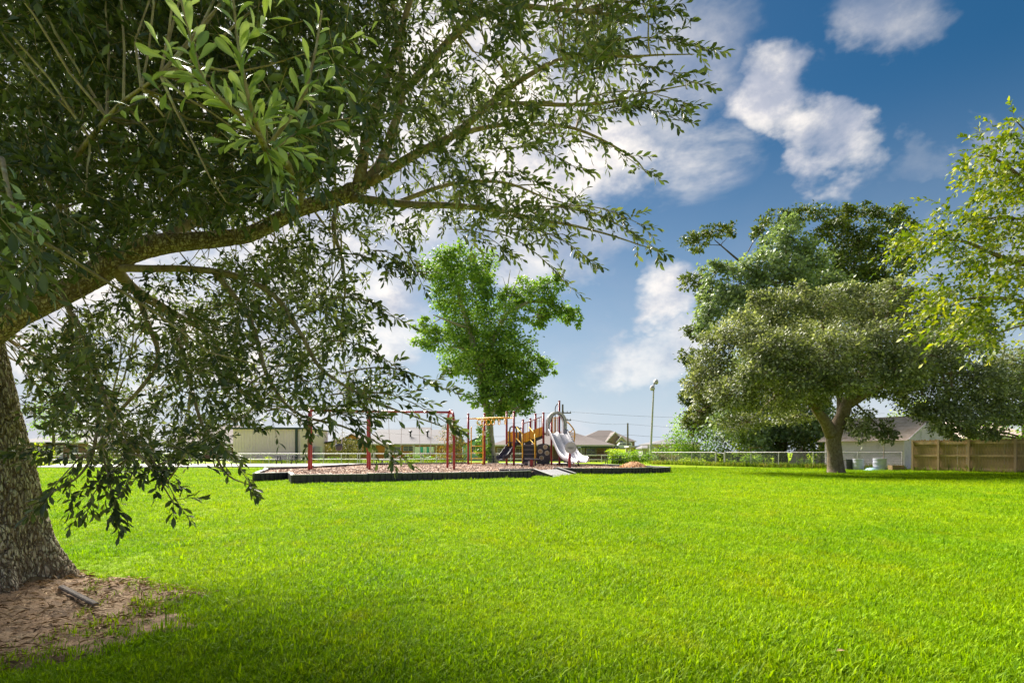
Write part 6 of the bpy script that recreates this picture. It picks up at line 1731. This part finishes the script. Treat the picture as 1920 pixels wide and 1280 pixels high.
def in_poly(poly, n):
    P = np.array(poly, float)
    lo, hi = P.min(0), P.max(0)
    out = []
    while len(out) < n:
        c = rng.uniform(lo, hi, (n * 2, 2))
        ok = bed_inside(c[:, 0], c[:, 1], poly)
        out += list(c[ok])
    return np.array(out[:n])
LIMB = np.array([(-60, 610), (30, 590), (101, 558), (178, 514), (237, 475), (297, 459), (416, 447), (475, 436), (560, 393), (630, 372), (690, 345)], float)
def limb_dist(p):
    d = np.full(len(p), 1e9)
    for a, b in zip(LIMB[:-1], LIMB[1:]):
        t = np.clip(((p - a) @ (b - a)) / ((b - a) @ (b - a)), 0, 1)
        d = np.minimum(d, np.linalg.norm(p - a - t[:, None] * (b - a), axis=1))
    return d
def region(poly, n, ylo, yhi, bias, spread, Lr, m, clump=0):
    p = in_poly(poly, n)
    if clump:
        c = in_poly(poly, clump)
        k = rng.integers(0, clump, n)
        cy = rng.uniform(ylo, yhi, clump)
        sel = rng.random(n) < 0.7
        sd = rng.normal(0, 30, (n, 2))
        p = np.where(sel[:, None], c[k] + sd, p)
        Yv = np.where(sel, cy[k] + rng.normal(0, .25, n), rng.uniform(ylo, yhi, n))
    else:
        Yv = rng.uniform(ylo, yhi, n)
    ins = bed_inside(p[:, 0], p[:, 1], poly)
    ins &= ~((Yv < 4.45) & (limb_dist(p) < 40) & (rng.random(len(p)) < .8))
    p, Yv = p[ins], Yv[ins]
    st = np.stack([(p[:, 0] - 960) / F * Yv, Yv, CH + (HZ - p[:, 1]) / F * Yv], -1)
    dr = nrmz(np.array(bias) + rng.normal(0, spread, st.shape))
    L = rng.uniform(Lr[0], Lr[1], len(st))
    return st - dr * (L * .5)[:, None], dr, L, m
PA = [(-120, -260), (640, -260), (660, 60), (600, 330), (460, 430), (330, 430), (180, 480), (40, 560), (-120, 620)]
PB_ = [(600, -260), (1240, -260), (1235, 10), (1150, 60), (1200, 110), (1090, 150), (1200, 195), (1090, 235), (1010, 275), (925, 290), (880, 335), (960, 360), (1030, 395), (1040, 430), (960, 440), (880, 430), (820, 425), (770, 460), (700, 470), (640, 430), (520, 500), (430, 470), (560, 330)]
PC = [(30, 620), (130, 590), (240, 520), (420, 480), (560, 450), (640, 470), (700, 540), (690, 600), (700, 690), (740, 740), (690, 775), (590, 760), (520, 785), (450, 790), (400, 850), (330, 870), (230, 900), (170, 880), (140, 830), (60, 770), (35, 700)]
sets = [region(PA, 2500, 2.6, 4.1, (.25, -.1, -.05), .9, (.12, .28), 14),
        region(PA, 3600, 4.2, 6.8, (.25, .1, -.05), .8, (.18, .36), 16),
        region(PB_, 2150, 3.3, 5.4, (.5, -.05, .1), .75, (.12, .28), 11, 130),
        region(PC, 1650, 3.2, 6.2, (.2, -.05, -.3), .75, (.12, .28), 10, 130)]
# long outer sprays that break the outline
def outer(a, b, Y0, Y1, ntw, L=(.14, .3), arch=0.12):
    A, B = O(a[0], a[1], Y0), O(b[0], b[1], Y1)
    sts, drs = [], []
    d0 = (B - A); Lt = d0.length
    for i in range(ntw):
        t = (i + rng.random()) / ntw
        p = A.lerp(B, t) + Vector((0, 0, math.sin(math.pi * t) * Lt * arch))
        d = np.array(d0 / Lt) * .9 + rng.normal(0, .5, 3)
        d[2] -= .15
        sts.append(np.array(p)); drs.append(nrmz(d))
    tip = np.array(A.lerp(B, .97)); sts.append(tip); drs.append(np.array(d0 / Lt))
    pth = [A.lerp(B, k / 6) + Vector((0, 0, math.sin(math.pi * k / 6) * Lt * arch)) for k in range(7)]
    tubes.append((pth, .006))
    return np.array(sts), np.array(drs), rng.uniform(L[0], L[1], len(sts)) * np.linspace(1.1, .6, len(sts)), 9
tubes = []
TIPS = [((1040, 40), (1255, 20), 4.1, 3.9, 14), ((1090, 20), (1260, 75), 4.1, 3.9, 10), ((1060, 110), (1330, 95), 4.1, 3.9, 17), ((1080, 140), (1300, 155), 4.1, 3.9, 14), ((1060, 200), (1290, 195), 4.1, 3.9, 15), ((1100, 215), (1270, 225), 4.1, 3.9, 10),
        ((1020, 250), (1215, 325), 4.4, 4.3, 13), ((940, 280), (1080, 315), 4.4, 4.3, 9), ((900, 330), (1000, 340), 4.6, 4.5, 7), ((960, 350), (1075, 375), 4.6, 4.6, 9), ((980, 390), (1235, 470), 4.2, 4.0, 18), ((1000, 400), (1200, 420), 4.2, 4.0, 13), ((960, 430), (1110, 490), 4.2, 4.1, 11), ((900, 430), (1065, 535), 4.3, 4.2, 8),
        ((850, 430), (950, 470), 4.3, 4.3, 8), ((740, 450), (790, 530), 4.2, 4.1, 7), ((620, 480), (745, 520), 4.2, 4.0, 10), ((620, 560), (740, 595), 4.0, 3.9, 9), ((600, 640), (745, 690), 3.9, 3.8, 9), ((640, 700), (835, 730), 3.9, 3.8, 13), ((620, 740), (850, 800), 3.8, 3.7, 15), ((560, 760), (740, 850), 3.8, 3.7, 13), ((500, 770), (570, 790), 3.8, 3.7, 6),
        ((360, 800), (470, 910), 4.2, 4.0, 11), ((400, 790), (475, 800), 4.2, 4.1, 7), ((215, 800), (335, 945), 3.5, 3.3, 14), ((230, 850), (300, 890), 3.4, 3.3, 8), ((200, 830), (85, 935), 3.4, 3.2, 12), ((190, 850), (215, 960), 3.4, 3.3, 9), ((160, 840), (40, 850), 3.4, 3.1, 8), ((240, 860), (160, 950), 3.4, 3.3, 8),
        ((680, 20), (760, -40), 4, 4, 6), ((700, 470), (765, 500), 4.1, 4.0, 6), ((580, 800), (700, 780), 3.8, 3.7, 9)]
for a, b, y0, y1, n in TIPS:
    sets.append(outer(a, b, y0, y1, n))
# nearer twigs at the left edge and below the near spray
sets.append(region([(-60, 340), (40, 360), (90, 430), (60, 580), (-60, 620)], 26, 1.7, 2.2, (.3, 0, -.3), .5, (.15, .3), 10))
sets.append(region([(480, 200), (640, 60), (700, 160), (640, 330), (560, 440), (500, 350)], 60, 1.9, 3.0, (.2, 0, -.4), .5, (.15, .35), 12))
parts, stems = [], []
for s in sets:
    lg, tw = spray_set(np.array(s[0]), np.array(s[1]), np.array(s[2]), s[3], .066, .0245, T8 if len(s[0]) < 100 else T6, .14, .8)
    parts.append(lg); stems.append(tw)
V, T = join(parts)
tag(np_obj('foliage', V, T, M['lf_oak'], oak), None, None, None, 'stuff')
V, T = join(stems)
tag(np_obj('twigs', V, T, M['bark_oak'], oak), None, None, None, 'stuff')
mb = MB()
for pth, r in tubes:
    mb.tube(pth, [r * (1 - .6 * i / 6) for i in range(7)], 5, False)
# thin connecting shoots from the limbs into the leaf masses
nodes = [p for pts, r0, r1 in oakbr[:21] for p in spline(pts, 3)]
NA = np.array(nodes)
for s in sets[:4]:
    for k in rng.choice(len(s[0]), 130, replace=False):
        q = s[0][k]
        i = int(np.argmin(np.linalg.norm(NA - q, axis=1)))
        if np.linalg.norm(NA[i] - q) < 2.2:
            mb.tube(branch_path(NA[i], q, .1, 4), [.007, .006, .005, .004, .003], 4, False)
tag(mb.build('shoots', M['bark_oak'], oak), None, None, None, 'stuff')
# invented upper crown outside the frame, leaf masses added to cast shade
up = []
for c, r, n in (((-5.4, 5.0, 7.0), (2.0, 2.0, 1.5), 1800), ((-8.0, 4.2, 5.6), (2.2, 2.2, 1.7), 2600)):
    u = nrmz(rng.normal(0, 1, (n, 3))) * (rng.random((n, 1)) ** .5)
    P = np.array(c) + u * np.array(r)
    up.append(leaf_geo(P, rng.normal(0, 1, P.shape), np.array([0, 0, .8]) + rng.normal(0, .5, P.shape), .15 * rng.uniform(.7, 1.2, n), .075, T4))
V, T = join(up)
tag(np_obj('added_shade_foliage', V, T, M['lf_oak'], oak), None, None, None, 'stuff')

# the nearest leaves, each one its own part
def big_leaf(name, wk, bend, roll):
    rows = [(0, .02), (.10, .07), (.28, .34), (.48, .76), (.66, 1.0), (.82, .86), (.94, .45), (1.0, .04)]
    vs, fs = [], []
    for t, w in rows:
        zc = -bend * t * t
        for sx in (-1, -.5, 0, .5, 1):
            vs.append((sx * w * wk / 2 * .07, t * .07, (zc + roll * abs(sx) ** 1.5 * w * .13) * .07))
    for i in range(len(rows) - 1):
        for k in range(4):
            fs.append((i * 5 + k, i * 5 + k + 1, i * 5 + k + 6, i * 5 + k + 5))
    me = bpy.data.meshes.new(name); me.from_pydata(vs, [], fs); me.update()
    for p in me.polygons: p.use_smooth = True
    me.materials.append(M['lf_oak_near'])
    return me
def near_leaf_material():
    m = M['lf_oak_near']; nt = m.node_tree; N, L = nt.nodes, nt.links
    oi = N.new('ShaderNodeObjectInfo')
    for l in list(L):
        if l.from_socket.name == 'Random Per Island':
            to = l.to_socket; L.remove(l); L.new(oi.outputs['Random'], to)
near_leaf_material()
LM = [big_leaf('leaf', .28, .10, .6), big_leaf('leaf', .33, .22, 1.0), big_leaf('leaf', .25, .02, .8), big_leaf('leaf', .36, .34, .3), big_leaf('leaf', .30, -.15, 1.3)]
def place_leaf(p, d, nrm, sc):
    d = d.normalized(); nrm = (nrm - d * nrm.dot(d)).normalized(); x = d.cross(nrm)
    Mx = Matrix((x, d, nrm)).transposed().to_4x4()
    o = inst('leaf', random.choice(LM), p, oak)
    o.rotation_euler = Mx.to_euler()
    o.scale = (sc * .95, sc * .98, sc * .95)
def leafy_path(pts, n, lo=.0, hi=1.0, sc=(.75, 1.15), out=0.9):
    sp = spline(pts, 10)
    for i in range(n):
        t = lo + (hi - lo) * (i + .5) / n
        k = min(int(t * (len(sp) - 1)), len(sp) - 2)
        p = sp[k]; tg = (sp[k + 1] - sp[k]).normalized()
        x, y = frame_of(tg)
        a = i * 2.4 + random.uniform(-.4, .4)
        d = tg * random.uniform(.5, 1.0) + (x * math.cos(a) + y * math.sin(a)) * out * random.uniform(.5, 1)
        place_leaf(p, d, Vector((0, -.55, .75)) + Vector(rng.normal(0, .45, 3)), random.uniform(*sc) * (1.0 if t < .85 else .75))
B_ = oakbr
leafy_path(B_[22][0], 34); leafy_path(B_[23][0], 42); leafy_path(B_[24][0], 28); leafy_path(B_[25][0], 22)
leafy_path([O(480, 245, 1.5), O(500, 215, 1.5), O(520, 200, 1.5)], 14); leafy_path([O(490, 262, 1.55), O(450, 262, 1.55), O(420, 270, 1.6)], 12)
leafy_path([O(495, 270, 1.6), O(500, 290, 1.6), O(530, 330, 1.65), O(545, 380, 1.75)], 24, sc=(.6, 1.0)); leafy_path([O(500, 270, 1.6), O(545, 280, 1.6), O(580, 300, 1.62)], 16)
leafy_path([O(378, 148, 1.38), O(330, 130, 1.4), O(290, 70, 1.42)], 14); leafy_path([O(420, 190, 1.42), O(330, 170, 1.5), O(280, 185, 1.6), O(205, 215, 1.7)], 15, sc=(.6, 1.0))
leafy_path([O(10, 300, 2.0), O(20, 380, 1.85), O(30, 430, 1.8), O(12, 540, 1.75)], 26); leafy_path([O(30, 420, 1.8), O(55, 400, 1.75), O(75, 440, 1.75)], 14)
leafy_path([O(585, 110, 1.62), O(640, 80, 1.65), O(700, 60, 1.7)], 14, sc=(.6, 1)); leafy_path([O(447, 90, 1.42), O(480, 60, 1.42), O(520, 10, 1.42)], 12)
leafy_path([O(560, 190, 1.6), O(610, 160, 1.65), O(650, 165, 1.7)], 12, sc=(.6, 1))

# ------------------------------------------------------------------ grass blades on the near lawn
def grass_material():
    m = M['lawn'].copy(); m.name = 'grass_blade'
    nt = m.node_tree; N, L = nt.nodes, nt.links
    P = N['Principled BSDF']
    for l in list(L):
        if l.to_socket == P.inputs['Normal']: L.remove(l)
    for nd_ in N:
        if nd_.type == 'VALTORGB' and abs(nd_.color_ramp.elements[1].color[0] - 0.88) < 1e-4:
            nd_.color_ramp.elements[0].color = (.55, .55, .55, 1); nd_.color_ramp.elements[1].color = (1.25, 1.25, 1.25, 1)
    src = [l for l in L if l.to_socket == P.inputs['Base Color']][0].from_socket
    g = N.new('ShaderNodeNewGeometry')
    oi = N.new('ShaderNodeObjectInfo')
    ad = N.new('ShaderNodeMath'); L.new(g.outputs['Random Per Island'], ad.inputs[0]); L.new(oi.outputs['Random'], ad.inputs[1])
    r = N.new('ShaderNodeValToRGB'); e = r.color_ramp.elements
    e[0].position = 0.15; e[0].color = (.42, .55, .5, 1); e[1].position = 1.0; e[1].color = (1.5, 1.4, 1.0, 1)
    h = N.new('ShaderNodeMath'); h.operation = 'MULTIPLY'; h.inputs[1].default_value = .5
    L.new(ad.outputs[0], h.inputs[0]); L.new(h.outputs[0], r.inputs[0])
    mx = N.new('ShaderNodeMix'); mx.data_type = 'RGBA'; mx.blend_type = 'MULTIPLY'; mx.inputs[0].default_value = 1
    L.new(src, mx.inputs[6]); L.new(r.outputs[0], mx.inputs[7])
    dry = N.new('ShaderNodeMath'); dry.operation = 'GREATER_THAN'; dry.inputs[1].default_value = 0.955; L.new(g.outputs['Random Per Island'], dry.inputs[0])
    mx2 = N.new('ShaderNodeMix'); mx2.data_type = 'RGBA'; L.new(dry.outputs[0], mx2.inputs[0]); L.new(mx.outputs[2], mx2.inputs[6]); mx2.inputs[7].default_value = (.42, .36, .12, 1)
    L.new(mx2.outputs[2], P.inputs['Base Color'])
    P.inputs['Roughness'].default_value = .6; P.inputs['Specular IOR Level'].default_value = .1
    t = N.new('ShaderNodeBsdfTranslucent'); L.new(mx2.outputs[2], t.inputs['Color'])
    ms = N.new('ShaderNodeMixShader'); ms.inputs[0].default_value = .42
    L.new(P.outputs[0], ms.inputs[1]); L.new(t.outputs[0], ms.inputs[2]); L.new(ms.outputs[0], N['Material Output'].inputs['Surface'])
    return m
M['grass'] = grass_material()
tuft_col = bpy.data.collections.new('grass_tufts')
def tuft(k):
    vs, fs = [], []
    for b in range(12):
        a = random.uniform(0, 6.283); r = 0.05 * math.sqrt(random.random())
        x, y = r * math.cos(a), r * math.sin(a)
        L_ = random.uniform(.022, .058); w = random.uniform(.0020, .0034)
        h = random.uniform(0, 6.283); lean = random.uniform(.15, .9)
        dx, dy = math.cos(h), math.sin(h); sx, sy = -dy, dx
        b0 = len(vs)
        for t in (0, .4, .75):
            out = lean * L_ * t * t; z = L_ * t * (1 - .25 * lean * t)
            ww = w * (1 - .5 * t)
            for s in (-1, 1):
                vs.append((x + dx * out + sx * ww * s, y + dy * out + sy * ww * s, z - .004))
        vs.append((x + dx * lean * L_, y + dy * lean * L_, L_ * (1 - .28 * lean) - .004))
        fs += [(b0, b0 + 1, b0 + 3, b0 + 2), (b0 + 2, b0 + 3, b0 + 5, b0 + 4), (b0 + 4, b0 + 5, b0 + 6)]
    me = bpy.data.meshes.new('grass_tuft'); me.from_pydata(vs, [], fs); me.update(); me.materials.append(M['grass'])
    tuft_col.objects.link(bpy.data.objects.new('grass_tuft_%d' % k, me))
for k in range(6):
    tuft(k)
NG = 210000
rr = (np.sqrt(1.9) + (np.sqrt(40) - np.sqrt(1.9)) * rng.random(NG)) ** 2
th = rng.uniform(-.93, .93, NG)
gxv, gyv = rr * np.tan(th) * 0.98, rr
gxv = rr * np.tan(rng.uniform(-1, 1, NG) * 0.80) ; gyv = rr
keep = dirt_mask(gxv, gyv) + rng.normal(0, .09, NG) < 0.02
keep |= (rng.random(NG) < 0.05) & (dirt_mask(gxv, gyv) < .45)
keep &= ~bed_inside(gxv, gyv, BEDPOLY) & (np.hypot(gxv - OAK.x, gyv - OAK.y) > .62)
gxv, gyv, rr = gxv[keep], gyv[keep], rr[keep]
n = len(gxv)
lift = np.array([soil_z(a, b) if -5.6 < a < -2 and 1.7 < b < 5.2 else 0.0 for a, b in zip(gxv, gyv)])
gm = bpy.data.meshes.new('grass')
gm.vertices.add(n)
gm.vertices.foreach_set('co', np.stack([gxv, gyv, np.maximum(lift, 0)], -1).astype(np.float32).ravel())
pat = np.array([noise.noise(Vector((a * .9, b * .9, 3))) for a, b in zip(gxv, gyv)])
a1 = gm.attributes.new('scl', 'FLOAT', 'POINT'); a1.data.foreach_set('value', (rng.uniform(.7, 1.25, n) * (1 + .55 * pat) * np.where(rng.random(n) < .03, 1.7, 1.0) * (1 + np.clip(rr - 6, 0, 22) * .035)).astype(np.float32))
a2 = gm.attributes.new('rot', 'FLOAT_VECTOR', 'POINT'); a2.data.foreach_set('vector', np.stack([rng.normal(0, .12, n), rng.normal(0, .12, n), rng.uniform(0, 6.283, n)], -1).astype(np.float32).ravel())
a3 = gm.attributes.new('idx', 'INT', 'POINT'); a3.data.foreach_set('value', rng.integers(0, 6, n).astype(np.int32))
gm.materials.append(M['grass'])
grass = bpy.data.objects.new('grass', gm); COL.objects.link(grass)
tag(grass, 'short bright green grass blades of the near lawn', None, None, 'stuff')
ng = bpy.data.node_groups.new('grass_scatter', 'GeometryNodeTree')
ng.interface.new_socket('Geometry', in_out='INPUT', socket_type='NodeSocketGeometry')
ng.interface.new_socket('Geometry', in_out='OUTPUT', socket_type='NodeSocketGeometry')
N, L = ng.nodes, ng.links
gi, go = N.new('NodeGroupInput'), N.new('NodeGroupOutput')
ip = N.new('GeometryNodeInstanceOnPoints'); ci = N.new('GeometryNodeCollectionInfo')
ci.inputs['Collection'].default_value = tuft_col
ci.inputs['Separate Children'].default_value = True; ci.inputs['Reset Children'].default_value = True
def attr(name, dt):
    x = N.new('GeometryNodeInputNamedAttribute'); x.data_type = dt; x.inputs['Name'].default_value = name
    return [s for s in x.outputs if s.enabled and s.name == 'Attribute'][0]
L.new(gi.outputs[0], ip.inputs['Points']); L.new(ci.outputs[0], ip.inputs['Instance'])
ip.inputs['Pick Instance'].default_value = True
L.new(attr('idx', 'INT'), ip.inputs['Instance Index']); L.new(attr('scl', 'FLOAT'), ip.inputs['Scale'])
e2r = N.new('FunctionNodeEulerToRotation'); L.new(attr('rot', 'FLOAT_VECTOR'), e2r.inputs[0]); L.new(e2r.outputs[0], ip.inputs['Rotation'])
L.new(ip.outputs[0], go.inputs[0])
md = grass.modifiers.new('scatter', 'NODES'); md.node_group = ng

# straw, bark bits and dead leaves on the bare soil
n = 5200
u = rng.uniform(-1, 1, (n * 3, 2)); px_ = -3.85 + u[:, 0] * 1.55; py_ = 3.45 + u[:, 1] * 1.5
ok = (dirt_mask(px_, py_) > -.03) & (np.hypot(px_ - OAK.x, py_ - OAK.y) > .5)
px_, py_ = px_[ok][:n], py_[ok][:n]; n = len(px_)
P = np.stack([px_, py_, np.array([soil_z(a, b) + .016 for a, b in zip(px_, py_)])], -1)
d = np.stack([rng.normal(0, 1, n), rng.normal(0, 1, n), rng.normal(0, .18, n)], -1)
M['litter'] = leafmat('dry_litter', [(0.07, 0.04, 0.022), (0.24, 0.145, 0.075), (0.58, 0.43, 0.26)], 0.05, .85, .15, patch=4)
ln = rng.uniform(.02, .085, n)
v, t = leaf_geo(P, d, np.array([0, 0, 1.0]) + rng.normal(0, .3, P.shape), ln, np.where(rng.random(n) < .7, .004, .016), T6)
tag(np_obj('soil_litter', v, t, M['litter']), 'straw and bark litter on the bare soil', None, None, 'stuff')

# weeds and taller grass at the foot of the fences
n = 9000
seg = [((gx(1222, 53.2), 53.2), (gx(1345, 46.2), 46.2), 2600), ((gx(1345, 46.2), 46.2), (gx(1560, 38.0), 38.0), 3600), ((gx(1560, 38.0), 38.0), (gx(1694, 35.0), 35.0), 700), ((24.25, 34.4), (28.6, 27.5), 500), ((gx(470, 58), 57), (gx(880, 58), 57), 2200)]
vs = []
for a, b, k in seg:
    t = rng.random(k)
    x = a[0] + (b[0] - a[0]) * t + rng.normal(0, .16, k); y = a[1] + (b[1] - a[1]) * t + np.abs(rng.normal(0, .7, k)) - .12
    vs.append(np.stack([x, y, np.zeros(k) - .02], -1))
P = np.concatenate(vs); n = len(P)
d = np.stack([rng.normal(0, .35, n), rng.normal(0, .35, n), np.ones(n)], -1)
M['weed'] = leafmat('weed_blade', [(0.05, 0.11, 0.008), (0.16, 0.23, 0.012), (0.36, 0.28, 0.10)], 0.35, .6, .3, patch=.5)
v, t = leaf_geo(P, d, rng.normal(0, 1, P.shape), rng.uniform(.12, .5, n), .035, T4)
tag(np_obj('weed_grass', v, t, M['weed']), 'taller weeds along the foot of the fences', None, None, 'stuff')

# a few fallen leaves on the lawn
fl = big_leaf('fallen_leaf', .5, .2, .8); fl.materials.clear(); fl.materials.append(M['litter'])
for k, (px, Y) in enumerate(((1076, 11.8), (905, 8.5), (1588, 3.02), (790, 11.6))):
    lab = ('pale fallen leaf on the lawn below the ramp', 'small brown fallen leaf at the middle of the lawn', 'brown fallen leaf near the bottom right of the lawn', 'dull fallen leaf on the lawn below the left border')[k]
    o = inst('fallen_leaf', fl, (gx(px, Y), Y, .05), None, (random.uniform(-.3, .3), random.uniform(-.3, .3), random.uniform(0, 6)), (.75, .75, .75))
    tag(o, lab, 'leaf')
